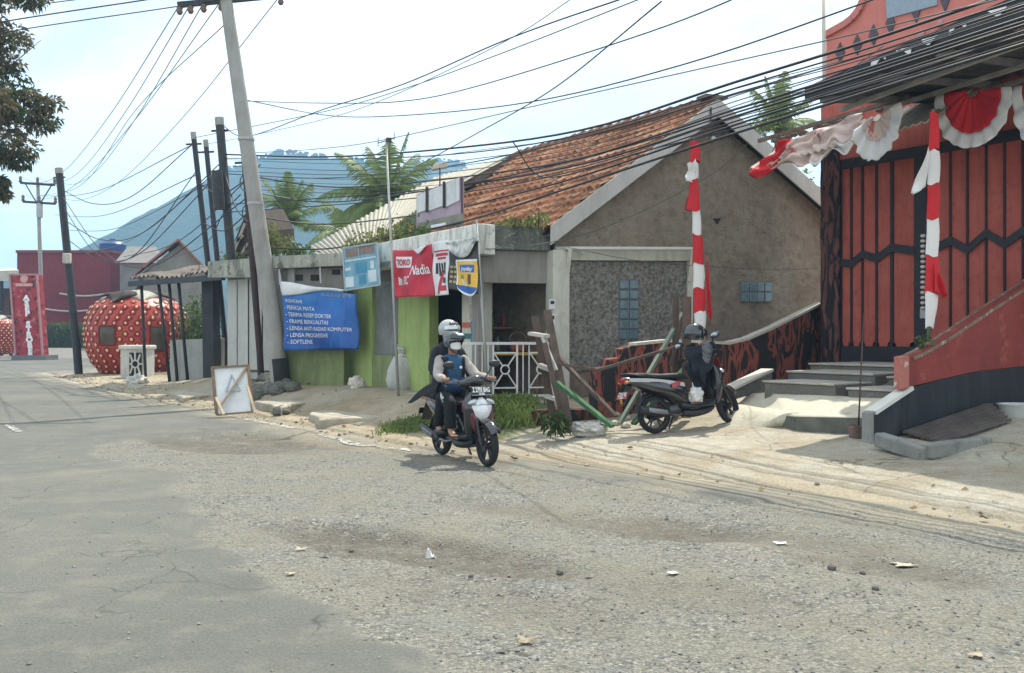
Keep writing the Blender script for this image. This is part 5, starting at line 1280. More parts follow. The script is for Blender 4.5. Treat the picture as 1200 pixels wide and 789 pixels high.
# zigzag band
zz = [(985, 2.88), (997, 2.84), (1010, 3.0), (1026.5, 2.90), (1044, 3.07), (1072, 2.98)]
zz2 = [(1086, 2.94), (1113, 3.10), (1133, 2.93), (1155, 3.17), (1176.5, 2.97), (1198, 3.15), (1222, 2.97), (1247, 3.15), (1275, 2.97), (1304, 3.15)]
for s_ in (zz, zz2):
    lo = LR.off(.105); mb = MB()
    for (x0, z0), (x1, z1) in zip(s_, s_[1:]):
        a, b = lo.at(x0, z0), lo.at(x1, z1); mb.prism([a - V((0, 0, .07)), b - V((0, 0, .07)), b + V((0, 0, .07)), a + V((0, 0, .07))], V((NX, NY, 0)) * .022)
    mb.build('zigzag_band', BLK, gate)
mb = MB(); q = LR.off(.16)
for i in range(15): mb.ell(q.at(1081.5, 2.02 + i * .085), (.045, .045, .03), 8, 6)
mb.build('bead_string', plain('pearl_white', (.62, .58, .54), .35), gate, True); gp(1078, 1084, 1.85, 2.0, .03, GALV, 'lock_plate', .15)
# upper parapet with diamonds
lu = LR.off(-.2)
pts = [lu.at(967.5, 5.6), lu.hit(967.5, 42), lu.hit(980, 35), lu.hit(991, 29), lu.hit(1000, 22), lu.hit(1008, 12), lu.hit(1014, -2), lu.hit(1020, -22), lu.hit(1300, -150), lu.at(1300, 5.6)]
MB().prism(pts, V((NX, NY, 0)) * .3).build('parapet_wall', REDU, red, bevel=.02)
mb = MB()
for a, b in zip(pts[1:8], pts[2:9]): mb.bar(a + nR * .02, b + nR * .02, .1, .12)
mb.build('coping', mat('coping_pink', (.56, .2, .17), .1, 3), red)
for (x, y, h) in ((984, 61.5, 12), (1004, 52.5, 12), (1023, 41, 12.5), (1043, 27, 14), (1073, 12, 15), (1107, 0, 14)):
    l2 = lu.off(.025); w_ = 5.5
    MB().prism([l2.hit(x - w_, y + 1), l2.hit(x + .2, y + h), l2.hit(x + w_, y - 1), l2.hit(x, y - h)], V((NX, NY, 0)) * .03).build('diamond_vent', mat('diamond_grey', (.10, .085, .10), .3, 6), red)
l2 = lu.off(.03); MB().prism([l2.hit(1039, 22), l2.hit(1098, 6), l2.hit(1096, -40), l2.hit(1037, -30)], V((NX, NY, 0)) * .04).build('window', plain('window_sky', (.28, .34, .40), .15), red)
for x, y in ((1080, 40), (1102, 28)): MB().lathe([(.05, 0), (.06, .03), (.02, .05)], lu.off(.02).hit(x, y), 10, mtx=nR.to_track_quat('Z', 'Y').to_matrix()).build('round_boss', mat('boss_pink', (.5, .3, .28), .2, 4), red)
MB().tube([lu.off(.2).at(966.5, 4.8), lu.off(.2).hit(965, -14)], .035, 8).build('downpipe', PALE, red, True)
# canopy
FL, BL_, = P(945, 116, 13.75), LR.at(1091, 5.5); un = V((-UX, -UY, 0))
FR, BR_ = FL + un * 6.2 + V((0, 0, .85)), BL_ + un * 6.2 + V((0, 0, .28))
CANM = mat('dark_sheet', (.055, .055, .058), .35, 2, .7, .2, 14)
can = thing('canopy', BL_, 'dark sheet metal canopy with timber rafters over the red gate', 'canopy')
mb = MB(); mb.grid(lambda a, b: FL.lerp(FR, a).lerp(BL_.lerp(BR_, a), b) + V((0, 0, .025 * math.sin(a * 200))), 160, 5, .02); mb.build('roof_sheet', CANM, can, True, auto=60)
MB().prism([FL + V((0, 0, .16)), FR + V((0, 0, .2)), FR - V((0, 0, .14)), FL - V((0, 0, .06))], nR * .04).build('fascia', BLK, can)
for i in range(7):
    a = (i + .3) / 7; MB().bar(FL.lerp(FR, a) - V((0, 0, .1)), BL_.lerp(BR_, a) - V((0, 0, .1)), .07, .1).build('rafter', mat('rafter_grey', (.14, .135, .125), .3, 4), can)
for b in (.25, .6, .9): MB().bar(FL.lerp(BL_, b) - V((0, 0, .17)), FR.lerp(BR_, b) - V((0, 0, .17)), .06, .06).build('purlin', mat('purlin_pale', (.30, .29, .26), .3, 4), can)
SCRAP = mat('white_scrap', (.66, .66, .66), .1, 8)
for a in (.18, .24, .30, .36, .44):
    p = FL.lerp(FR, a) + V((0, 0, .12)) + nR * .06; mb = MB(); mb.grid(lambda s_, t_: p + un * (s_ * .22) + V((0, 0, -.05 * t_ * (1 + math.sin(s_ * 5 + a * 40)))) + nR * (.02 * t_), 6, 3, .004); mb.build('cloth_scrap', SCRAP, can)
# old cream awning strip below the canopy
aw = thing('awning', LR.at(1000, 4.9), 'old cream corrugated awning strip above the red gate, its end over the grey gable', 'awning')
A0, A1 = P(889, 176, 16.6), P(1102, 115, 14.0); B0, B1 = A0 + V((NX, NY, 0)) * .9 + V((0, 0, .28)), A1 + V((NX, NY, 0)) * .9 + V((0, 0, .28))
A0b, A1b = A0 - V((0, 0, .36)) + nR * .25, A1 - V((0, 0, .36)) + nR * .25
mb = MB(); mb.grid(lambda a, b: A0b.lerp(A1b, a).lerp(B0.lerp(B1, a), b) + V((0, 0, .02 * math.sin(a * 160) + .03 * fbm(a * 12, b * 3))), 120, 6, .02); mb.build('roof_sheet', mat('cream_sheet', (.50, .44, .36), .2, 2.5, .9, .3, 14, streak=(.25, .18, .12), streak_amt=.6), aw, True, auto=70)
mb = MB(); mb.bar(A0 + V((0, 0, .16)), A0.lerp(A1, .85) + V((0, 0, .16)), .06)
for i in range(26):
    a = rnd.random() * .75; rockmesh(mb, A0.lerp(A1, a) + V((NX, NY, 0)) * .3 + V((0, 0, .18)), rnd.uniform(.04, .09), i)
mb.build('ridge_debris', mat('debris_dark', (.14, .10, .08), .4, 6), aw)
# bunting swags
REDC = mat('flag_red', (.56, .022, .03), .15, 3, .7, .1, 20); WHITEC = mat('flag_white', (.74, .73, .71), .06, 3, .75, .1, 20); PINKC = mat('flag_faded_pink', (.66, .52, .47), .2, 2.2, .8, .3, 20, spots=(.50, .09, .08))
def fan(l, xc0, yc0, xc1, yc1, depth, label, k=.9, rim=.22, pleats=9, fade=None, tilt=0.0):
    lo = l.off(k); a, b = lo.hit(xc0, yc0), lo.hit(xc1, yc1); t = thing('bunting', (a + b) / 2, label, 'bunting', 'red and white bunting swags over the gate')
    def fn(s_, r_):
        c = a.lerp(b, .5); ang = math.pi * s_; e = a.lerp(b, .5 - .5 * math.cos(ang)); dip = depth * math.sin(ang) ** .75
        p = c.lerp(e + V((tilt * math.sin(ang), 0, -dip)), r_)
        return p + nR * (.028 * r_ * math.sin(s_ * math.pi * 2 * pleats + math.sin(s_ * 9)) + .07 * math.sin(ang) * r_ + .03 * math.sin(r_ * 5 + s_ * 4))
    mb = MB(); mb.grid(lambda s_, r_: fn(s_, .12 + r_ * (.88 - rim)), 80, 8, .006); mb.build('red_fan', fade or REDC, t, True)
    mb = MB(); mb.grid(lambda s_, r_: V(fn(s_, 1 - rim + r_ * rim * (1 + .12 * abs(math.sin(s_ * 31))))), 80, 4, .006); mb.build('white_border', WHITEC, t, True)
    return t
lbz = LR.off(.0)
fan(lbz, 1096, 110, 1186, 102, .84, 'large crisp red half-round bunting swag with a white scalloped border over the gate', 1.15, .24, 8)
fan(lbz, 1186, 101, 1290, 90, .95, 'red half-round bunting swag cut off by the picture edge, next to the large crisp one', 1.15, .24, 8)
fan(lbz, 1000, 152, 1056, 120, .62, 'small windblown white edged bunting swag hanging from the cream awning', 2.0, .42, 6, PINKC, .1)
# red pennant blown over the gable
t = thing('bunting', P(905, 190, 16.3), 'windblown red and pink bunting trailing from the awning end over the grey gable', 'bunting', 'red and white bunting swags over the gate')
Ya = lambda x: 16.46 - (x - 889) / 213 * 2.35 - .16
def pen(a, b):
    xt, xl = lerp(912, 966, a), lerp(878, 945, a); top = P(xt, lerp(168, 150, a), Ya(xt)); low = P(xl, lerp(206, 190, a) + 6 * math.sin(a * 8), Ya(xl) - .1)
    return low.lerp(top, b) + nR * (.06 * math.sin(a * 9 + b * 6) + .05 * math.sin(b * 15 - a * 11) + .02 * math.sin(b * 33 + a * 7))
mb = MB(); mb.grid(lambda a, b: pen(a * .42, b), 14, 16, .006); mb.build('red_cloth', REDC, t, True)
mb = MB(); mb.grid(lambda a, b: pen(.42 + a * .58, b), 40, 16, .006); mb.build('faded_cloth', PINKC, t, True)
mb = MB()
def pen2(a, b): return pen(.40 + .05 * a + .05 * math.sin(b * 9), b) + nR * .03
mb.grid(pen2, 3, 16, .006); mb.build('white_edge', WHITEC, t, True)
t = thing('bunting', P(980, 165, 16), 'crumpled faded pink bunting along the cream awning edge between two swags', 'bunting', 'red and white bunting swags over the gate')
def pen3(a, b):
    xt = lerp(956, 1012, a); top = P(xt, lerp(152, 132, a), Ya(xt)); low = P(xt - 4, lerp(190, 164, a) + 7 * math.sin(a * 11), Ya(xt) - .12); return low.lerp(top, b) + nR * (.05 * math.sin(b * 16 + a * 5) + .05 * math.sin(a * 9 + b * 7) + .02 * math.sin(b * 31 - a * 8))
mb = MB(); mb.grid(pen3, 70, 12, .006); mb.build('faded_cloth', PINKC, t, True)
mb = MB(); mb.grid(lambda a, b: pen3(a, b * .3) + nR * .02 - V((0, 0, .04)), 30, 4, .006); mb.build('white_edge', WHITEC, t, True)

# flag poles wrapped in cloth
def wrapped(name, label, base, top, pole_m, segs, k_r=.05, r=.026):
    """segs: (y0frac, y1frac, material, width0, width1, blow) along the pole from top"""
    t = thing(name, base, label, 'flag pole', 'flag poles wrapped in red and white cloth'); d = top - base
    MB().tube([base, base + d * .5, top], [r, r * .9, r * .7], 10).build('pole', pole_m, t, True)
    for i, (f0, f1, m, w0, w1, bl) in enumerate(segs):
        p0, p1 = top - d * f0, top - d * f1
        mb = MB()
        def fn(a, b):
            w_ = lerp(w0, w1, b); ang = 2 * math.pi * a + b * 1.3 + i
            p = p0.lerp(p1, b); rr = r + .012 + w_ * (.35 + .65 * max(0, math.cos(ang - bl)) ** 2) * (1 + .2 * math.sin(7 * a + 5 * b + i))
            return p + V((rr * math.cos(ang), .6 * rr * math.sin(ang), .02 * math.sin(a * 12.6 + i)))
        mb.grid(fn, 24, 8); mb.build('cloth_band', m, t, True)
    return t
# left pole in front of the gable wall
Yl = 15.6
b_ = P(820, 446, Yl); t_ = P(812.5, 161, Yl)
bwm = N('pole_bands'); v = bwm.coord('Object'); sx = bwm.n('ShaderNodeSeparateXYZ'); bwm.l(v, sx.inputs[0]); bwm.bsdf(bwm.ramp(bwm.math('FRACT', bwm.math('MULTIPLY', sx.outputs[2], 2.2)), [(0, (.6, .6, .57)), (.62, (.6, .6, .57)), (.63, (.03, .03, .03)), (1, (.03, .03, .03))], 'CONSTANT'), .5)
H = 285
ft = wrapped('flag_pole', 'flag pole wrapped in red and white cloth before the grey gable wall', b_, t_, bwm.m,
        [((y0 - 161) / H, (y1 - 161) / H, m, a, b, bl) for y0, y1, m, a, b, bl in ((166, 190, REDC, .05, .08, 0), (190, 210, WHITEC, .08, .09, 2.6), (207, 247, REDC, .04, .12, 2.9), (246, 275, WHITEC, .035, .06, 0), (274, 309, REDC, .05, .09, 0), (308, 338, WHITEC, .07, .09, 0), (336, 366, REDC, .08, .09, .2), (364, 392, WHITEC, .09, .07, 0))])
def pen4(a, b):
    p = P(lerp(803, 815, a), lerp(lerp(213, 214, a), lerp(206, 186, a), b), Yl - .05); return p + V((0, -.05 * math.sin(a * 5 + b * 4), 0))
MB().grid(pen4, 8, 8, .006).build('cloth_point', WHITEC, ft, True)
def pen5(a, b):
    p = P(lerp(828, 834, a), lerp(lerp(366, 378, a), lerp(300, 350, a), b), Yl + .05); return p + V((0, -.03 * math.sin(a * 5 + b * 7), 0))
MB().grid(pen5, 6, 12, .006).build('cloth_tail', REDC, ft, True)
# right pole in front of the gate
Yr = 12.6
b_ = P(1088, 412, Yr); t_ = P(1094, 128, Yr); H = 284
ft = wrapped('flag_pole', 'flag pole wrapped in red and white cloth before the red slatted gate', b_, t_, mat('green_pole', (.16, .22, .13), .2, 5, .6), [((y0 - 128) / H, (y1 - 128) / H, m, a, b, bl) for y0, y1, m, a, b, bl in ((132, 176, REDC, .02, .06, 0), (176, 216, WHITEC, .05, .07, 0), (215, 257, REDC, .06, .07, 0), (256, 300, WHITEC, .06, .07, 0), (299, 343, REDC, .07, .085, .2), (341, 384, WHITEC, .08, .025, 0))])
def pen6(a, b):
    p = P(lerp(1069, 1087, a), lerp(lerp(229, 218, a), lerp(226, 172, a), b), Yr - .06); return p + V((0, -.06 * math.sin(a * 5 + b * 4), 0))
MB().grid(pen6, 10, 10, .006).build('cloth_point', WHITEC, ft, True)
def pen7(a, b):
    p = P(lerp(1094, 1108, a), lerp(lerp(343, 349, a), lerp(300, 345, a), b), Yr - .04); return p + V((0, -.05 * math.sin(a * 5 + b * 4), 0))
MB().grid(pen7, 8, 8, .006).build('cloth_tail', REDC, ft, True)

# ================================================================== entry: stripe wall, ramp walls, steps, pad
LT = Line((1.27, 14.0), b=(5.80, 17.55))
lt_pts = [(698, 510), (698, 432), (711, 430), (712, 421), (726, 419), (728, 409), (741, 405), (780, 401), (815, 402), (850, 404), (872, 399), (900, 387), (930, 372), (963, 355.5), (963, 440), (850, 470)]
MB_ = MB().prism([LT.hit(x, y) for x, y in lt_pts], -n3(LT) * .16)
stw = thing('stripe_wall', LT.at(800, .3), 'black and red tiger striped wall rising beside the grey house to the gate', 'wall')
MB_.build('wall', TIGER, stw, bevel=.02)
mb = MB()
cp = [(741, 404.5), (780, 400.5), (815, 401.5), (850, 403.5), (872, 398.5), (900, 386.5), (930, 371.5), (961, 356)]
for (x0, y0), (x1, y1) in zip(cp, cp[1:]): mb.bar(LT.off(-.06).hit(x0, y0) + V((0, 0, .015)), LT.off(-.06).hit(x1, y1) + V((0, 0, .015)), .17, .045)
mb.build('coping', mat('coping_cream', (.55, .53, .46), .15, 3, .85, .2), stw)
low = thing('stripe_wall', P(655, 505, 13.6), 'knee-high dark striped wall stub with plants behind the wooden planks', 'wall')
mb = MB(); mb.prism([P(624, 512, 13.7), P(700, 508, 14.0), P(698, 480, 14.0), P(660, 479, 13.9), P(622, 481, 13.7)], (.1, .22, 0)); mb.build('wall', tiger('dark_stripe_paint', (.12, .04, .03), (.08, .04, .03), (.02, .022, .02)), low, bevel=.03)
LW = Line(sv(10.2, 6.78).xy, d=(NX, NY))
rw = thing('ramp_wall', LW.at(1100, .3), 'red stair side wall with a dark navy lower half below the gate', 'wall')
top_r = [(1062, 421), (1075, 415), (1100, 401), (1130, 381), (1160, 361), (1200, 335), (1232, 314)]
div = [(1062, 455), (1100, 445), (1140, 436), (1200, 429), (1232, 428)]
MB().prism([LW.hit(*q) for q in [(1062, 454.5)] + top_r + list(reversed(div[1:]))], -n3(LW) * .10).build('upper_wall', mat('ramp_red', (.255, .048, .04), .3, 1.1, .85, .7, 12, streak=(.12, .032, .028), streak_amt=.5, spots=(.30, .085, .065)), rw)
MB().prism([LW.hit(1022, 484), LW.hit(1062, 456.5)] + [LW.hit(x, y + .5) for x, y in div[1:]] + [LW.at(1232, -.1), LW.at(1022, -.1)], -n3(LW) * .10).build('lower_wall', NAVY, rw)
mb = MB(); mb.bar(LW.off(-.05).hit(1020, 483.5), LW.off(-.04).hit(1064, 454.5), .16, .05); mb.build('white_coping', mat('coping_white', (.66, .65, .60), .1, 4, .8, .2), rw)
MB().prism([LW.off(.02).at(1021, -.1), LW.off(.02).at(1024, -.1), LW.off(.02).hit(1024, 482.5), LW.off(.02).hit(1021, 484.5)], -n3(LW) * .13).build('end_post', mat('end_grey', (.26, .26, .245), .25, 3), rw)
MB().prism([LW.off(.03).hit(1058, 457), LW.off(.03).hit(1066, 454), LW.off(.03).hit(1066, 417), LW.off(.03).hit(1058, 418)], -n3(LW) * .13).build('newel_post', mat('newel_red', (.42, .15, .12), .2, 3, .8, .3, spots=(.6, .56, .5)), rw, bevel=.015)
mb = MB()
for (x0, y0), (x1, y1) in zip(top_r, top_r[1:]): mb.bar(LW.off(-.09).hit(x0, y0) + V((0, 0, .01)), LW.off(-.09).hit(x1, y1) + V((0, 0, .01)), .22, .04)
mb.build('coping', mat('coping_grime', (.20, .14, .10), .4, 4, .9, .4, spots=(.5, .46, .4)), rw)
# steps
STEP = mat('step_concrete_shaded', (.15, .145, .13), .2, 2.5, .9, .35, 25, spots=(.21, .20, .175))  # darkened concrete: the shade on the step fronts is in this colour
TREAD = mat('step_tread_lit', (.42, .40, .35), .2, 2.5, .9, .35, 25, spots=(.33, .31, .27))  # paler step tops: sunlight painted into the tread colour
st = thing('entry_steps', sv(11.1, 8.4, .5), 'broad concrete steps with a bike ramp leading up to the red gate', 'steps')
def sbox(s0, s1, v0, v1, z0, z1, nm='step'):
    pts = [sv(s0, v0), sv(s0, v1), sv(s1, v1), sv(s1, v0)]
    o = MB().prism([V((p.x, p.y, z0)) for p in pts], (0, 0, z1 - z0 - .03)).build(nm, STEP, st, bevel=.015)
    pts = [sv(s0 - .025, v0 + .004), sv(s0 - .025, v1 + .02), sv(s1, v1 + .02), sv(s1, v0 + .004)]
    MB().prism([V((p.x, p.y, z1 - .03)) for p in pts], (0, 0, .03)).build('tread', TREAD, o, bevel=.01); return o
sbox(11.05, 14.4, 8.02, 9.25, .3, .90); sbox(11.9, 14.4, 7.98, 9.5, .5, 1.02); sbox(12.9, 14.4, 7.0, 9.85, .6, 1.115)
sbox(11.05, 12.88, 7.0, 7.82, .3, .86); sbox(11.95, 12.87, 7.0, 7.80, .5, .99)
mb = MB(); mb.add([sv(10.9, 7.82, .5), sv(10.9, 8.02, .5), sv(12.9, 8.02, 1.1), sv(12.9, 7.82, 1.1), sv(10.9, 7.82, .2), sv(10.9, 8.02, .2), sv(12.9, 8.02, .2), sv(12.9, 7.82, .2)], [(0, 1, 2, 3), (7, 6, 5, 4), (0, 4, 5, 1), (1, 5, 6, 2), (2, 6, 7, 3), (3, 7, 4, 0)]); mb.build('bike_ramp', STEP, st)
# sunlit pad, kerb and hump
PAD = mat('pale_concrete', (.54, .51, .41), .16, 2.2, .95, .5, 16, spots=(.40, .36, .26))
pad = thing('entry_pad', G(960, 487, .48), 'pale concrete pad with a dark kerb face at the foot of the entry steps', 'pad')
e0 = [G(862, 481, .45), G(932, 487.5, .49), G(1023, 489, .53)]
e1 = [G(858, 462, .60), G(905, 459, .737), G(1066, 466.5, .764)]
mb = MB(); N_ = 24
def padf(a, b):
    p = (e0[0].lerp(e0[1], a * 2) if a < .5 else e0[1].lerp(e0[2], a * 2 - 1)); q = (e1[0].lerp(e1[1], a * 2) if a < .5 else e1[1].lerp(e1[2], a * 2 - 1))
    r_ = p.lerp(q, b); return r_ + V((0, 0, .02 * fbm(r_.x * 2.5, r_.y * 2.5) - .01))
mb.grid(padf, N_, 12, .06); mb.build('surface', PAD, pad, True)
mb = MB(); mb.prism([e0[1] - V((0, 0, .012)), e0[2] - V((0, 0, .012)), e0[2] - V((0, 0, .5)), e0[1] - V((0, 0, .5))], V((.06, .25, 0))); mb.prism([e0[0] - V((0, 0, .012)), e0[1] - V((0.004, 0, .012)), e0[1] - V((.004, 0, .5)), e0[0] - V((0, 0, .5))], V((.06, .25, 0))); mb.build('kerb_face', NAVY if False else mat('kerb_dark', (.13, .135, .115), .35, 3, .95, .5, 20), pad)
h0, h1, h2, h3 = G(846, 507, .20), G(886, 510.5, .19), G(936, 488, .475), G(868, 480, .455)
hump = MB(); hump.grid(lambda a, b: h0.lerp(h1, a).lerp(h3.lerp(h2, a), b) + V((0, 0, .16 * math.sin(math.pi * b * .85) * (1 - .3 * a) + .02 * fbm(a * 4, b * 4))), 14, 14, .22)
tag(hump.build('concrete_hump', PAD, smooth=True), 'bulging pale concrete ramp hump in front of the parked motorbike wheel', 'ramp')
# small sloping kerb wall left of the pad
kw = thing('kerb_wall', G(875, 468, .5), 'short grey sloping kerb wall with a pale top between parked bike and steps', 'kerb wall')
q = [P(846, 472, 14.2), P(900, 455, 15.0), P(899, 434, 15.0), P(853, 457, 14.2)]
MB().prism(q, (.12, .16, 0)).build('wall', mat('kerb_grey', (.17, .175, .165), .3, 3, .9, .4), kw)
MB().bar(P(851, 456.5, 14.25), P(899.5, 433.5, 15.06), .22, .04).build('pale_top', mat('coping_pale', (.56, .54, .47), .12, 4), kw)
# gutter box, grate, slab, planter
GUT = mat('gutter_concrete', (.23, .23, .21), .22, 2.6, .92, .4, 25, spots=(.15, .15, .13))
gb = thing('gutter_edging', G(1085, 526, .13), 'low raw concrete edging framing a gutter below the navy wall', 'edging')
qs = [G(1030, 517, .33), G(1086, 531, .29), G(1156, 518, .30)]
for a, b in zip(qs, qs[1:]): MB().bar(a + V((0, 0, .02)), b + V((0, 0, -.02)), .15, .17).build('edge_beam', GUT, gb, bevel=.025)
tag(MB().prism([G(1145, 520, .27), G(1260, 536, .27), G(1260, 500, .27), G(1145, 501, .27)], (0, 0, -.35)).build('concrete_slab', GUT, bevel=.02), 'raw concrete slab carrying the white round planter at the building corner', 'slab')
gr = thing('grate', G(1110, 512, .3), 'dark slatted timber grate leaning over the gutter below the navy wall', 'grate')
g0, g1, g2, g3 = P(1062, 507, 11.55), P(1098, 518, 11.15), P(1181, 492, 12.0), P(1160, 474, 12.6)
IRON = mat('dark_timber_slat', (.10, .085, .075), .4, 4, .8, .3, 30)
mb = MB()
for i in range(6):
    a, b = g0.lerp(g1, i / 5), g3.lerp(g2, i / 5); mb.bar(a, b, .095, .03)
mb.build('slats', IRON, gr)
for f_ in (.12, .5, .88): MB().bar(g0.lerp(g3, f_) - V((0, 0, .04)), g1.lerp(g2, f_) - V((0, 0, .04)), .06).build('batten', IRON, gr)
c = G(1199, 507, .27); pt = thing('planter', c, 'round white concrete planter on the raw slab at the picture edge', 'planter')
MB().lathe([(.27, 0), (.29, .02), (.30, .34), (.32, .38), (.26, .38), (.25, .3), (.001, .3)], c, 32).build('bowl', mat('planter_white', (.58, .60, .57), .1, 2.5, .7, .15, 20, streak=(.36, .37, .34), streak_amt=.5), pt, True, auto=40)
# rusty bucket with a thin upright rod
c = G(1005.5, 522, .19); bt = thing('bucket', c, 'small rusty bucket filled with cement holding up a thin rod', 'bucket')
MB().lathe([(.092, 0), (.12, .235), (.128, .24), (.125, .25), (.112, .25), (.105, .2), (.001, .19)], c, 24).build('bucket_body', mat('rusty_bucket', (.17, .12, .11), .4, 7, .7, .4, 30, metal=.2, spots=(.36, .16, .11)), bt, True, auto=40)
MB().tube([c + V((.0, 0, .1)), c + V((.03, 0, .8)), c + V((.075, 0, 1.65))], [.011, .010, .008], 6).build('rod', mat('rod_rust', (.09, .06, .05), .3, 5), bt, True)
# ================================================================== makeshift timber rails
PLANK = mat('grey_plank', (.115, .085, .068), .35, 4, .9, .4, 30, streak=(.06, .045, .04), streak_amt=.6); GRNP = mat('green_plank', (.04, .12, .05), .25, 4, .7, .2, 30, spots=(.10, .18, .10))
tb = thing('makeshift_barrier', P(662, 505, 13.4), 'makeshift leaning timber frame of grey planks and rails beside the porch railing', 'barrier')
def plank(x0, y0, Y0, x1, y1, Y1, w, h=None, m=PLANK): return MB().bar(P(x0, y0, Y0), P(x1, y1, Y1), w, h or .04).build('plank', m, tb)
plank(650, 500, 13.6, 627, 371, 14.0, .11); plank(668, 507, 13.2, 641, 364, 13.9, .12); plank(660, 492, 13.3, 638, 402, 13.5, .08)
plank(622, 391, 13.8, 641, 394, 13.6, .14, .05, mat('plank_pale', (.5, .47, .42), .15, 5)); plank(632, 428, 13.7, 652, 436, 13.6, .16, .06, mat('plank_pale2', (.42, .41, .38), .15, 5)); plank(640, 464, 13.5, 658, 470, 13.4, .14, .05, mat('plank_pale3', (.45, .44, .41), .15, 5))
plank(644, 408, 13.9, 722, 488, 13.3, .10); plank(655, 427, 13.5, 702, 434, 13.4, .06); plank(700, 434, 13.4, 801, 404, 13.6, .07)
plank(636, 396, 13.6, 652, 434, 13.5, .05, .04, mat('plank_pale4', (.5, .5, .47), .15, 5))
tag(MB().bar(P(652, 448, 13.1), P(718, 500, 12.7), .13, .05).build('green_plank', GRNP, bevel=.006), 'thick bright green plank leaning down in front of the timber frame', 'plank')
tag(MB().bar(P(726, 497, 13.3), P(801, 367, 14.2), .06, .05).build('green_pole', mat('pale_green_pole', (.21, .25, .19), .2, 5, .7)), 'long slanting pale green pole leaning against the striped wall', 'pole')
tag(MB().bar(P(742, 497, 13.3), P(806, 428, 14.0), .09, .04).build('green_plank', GRNP), 'short green plank half hidden behind the parked motorbike', 'plank')
tag(MB().bar(P(791, 490, 14.0), P(792, 346, 14.1), .085, .08).build('timber_post', PLANK), 'upright grey timber post leftmost of the two behind the parked motorbike', 'post')
tag(MB().bar(P(804, 490, 13.8), P(805, 348, 13.9), .12, .08).build('timber_post', mat('brown_plank', (.13, .085, .065), .3, 4, .9, .3)), 'upright brown timber post behind the parked motorbike seat, nearer the flag pole', 'post')
tag(MB().bar(P(786, 428, 13.9), P(800, 372, 14.0), .05, .05).build('timber_post', PLANK), 'thin tilted stick between the two upright timber posts', 'stick')
c = G(693, 507, .24); tag(heap(c, .24, 0, 11.0, .45, .7).build('plastic_bag', mat('bag_white_grey', (.5, .49, .45), .15, 6, .5), smooth=True), 'crumpled whitish plastic bag at the foot of the timber frame', 'bag')
mb = MB()
for i in range(60):
    x, yv = rnd.uniform(715, 905), 0; p = G(x, rnd.uniform(488, 505) - (x - 715) * .07, .24); r_ = rnd.uniform(.02, .08); p.z = gz(p.x, p.y) + r_ * .3; rockmesh(mb, p, r_, i * 2.1)
tag(mb.build('debris', mat('pale_rubble', (.50, .47, .40), .25, 5, .95, .4), smooth=False), 'pale broken concrete and litter strewn below the parked motorbike', 'debris', kind='stuff')
# ================================================================== scooters
RUB = mat('tyre_rubber', (.022, .022, .022), .3, 6, .85, .3, 60); RIMM = plain('rim_dark', (.05, .05, .055), .4, .5); BPL = mat('black_plastic', (.020, .021, .024), .2, 5, .45, .05, 40, spec=.5)
GLB = plain('gloss_black', (.012, .013, .017), .18, 0, .6, coat=.6); SEATM = mat('seat_vinyl', (.020, .020, .022), .2, 5, .6, .2, 60); CHR = plain('steel_exhaust', (.22, .22, .23), .35, .9); ENGM = plain('engine_alloy', (.12, .12, .125), .5, .6)
MAROON = plain('maroon_gloss', (.10, .014, .024), .2, 0, .6, coat=.5); WHG = plain('white_gloss', (.72, .74, .76), .2, 0, .6, coat=.5); STRG = plain('stripe_silver', (.36, .37, .39), .25, 0, .6, coat=.5); LENS = plain('clear_lens', (.50, .54, .56), .08, .3, .8); REDL = plain('red_lens', (.35, .01, .012), .15, 0, .6); ORL = plain('orange_lens', (.6, .2, .02), .2)
MIRR = plain('mirror_face', (.35, .38, .40), .05, 1.0); PLB = plain('plate_black', (.02, .021, .022), .4); PLR = plain('plate_red', (.42, .03, .035), .4); PLW = plain('plate_white', (.75, .76, .76), .5)
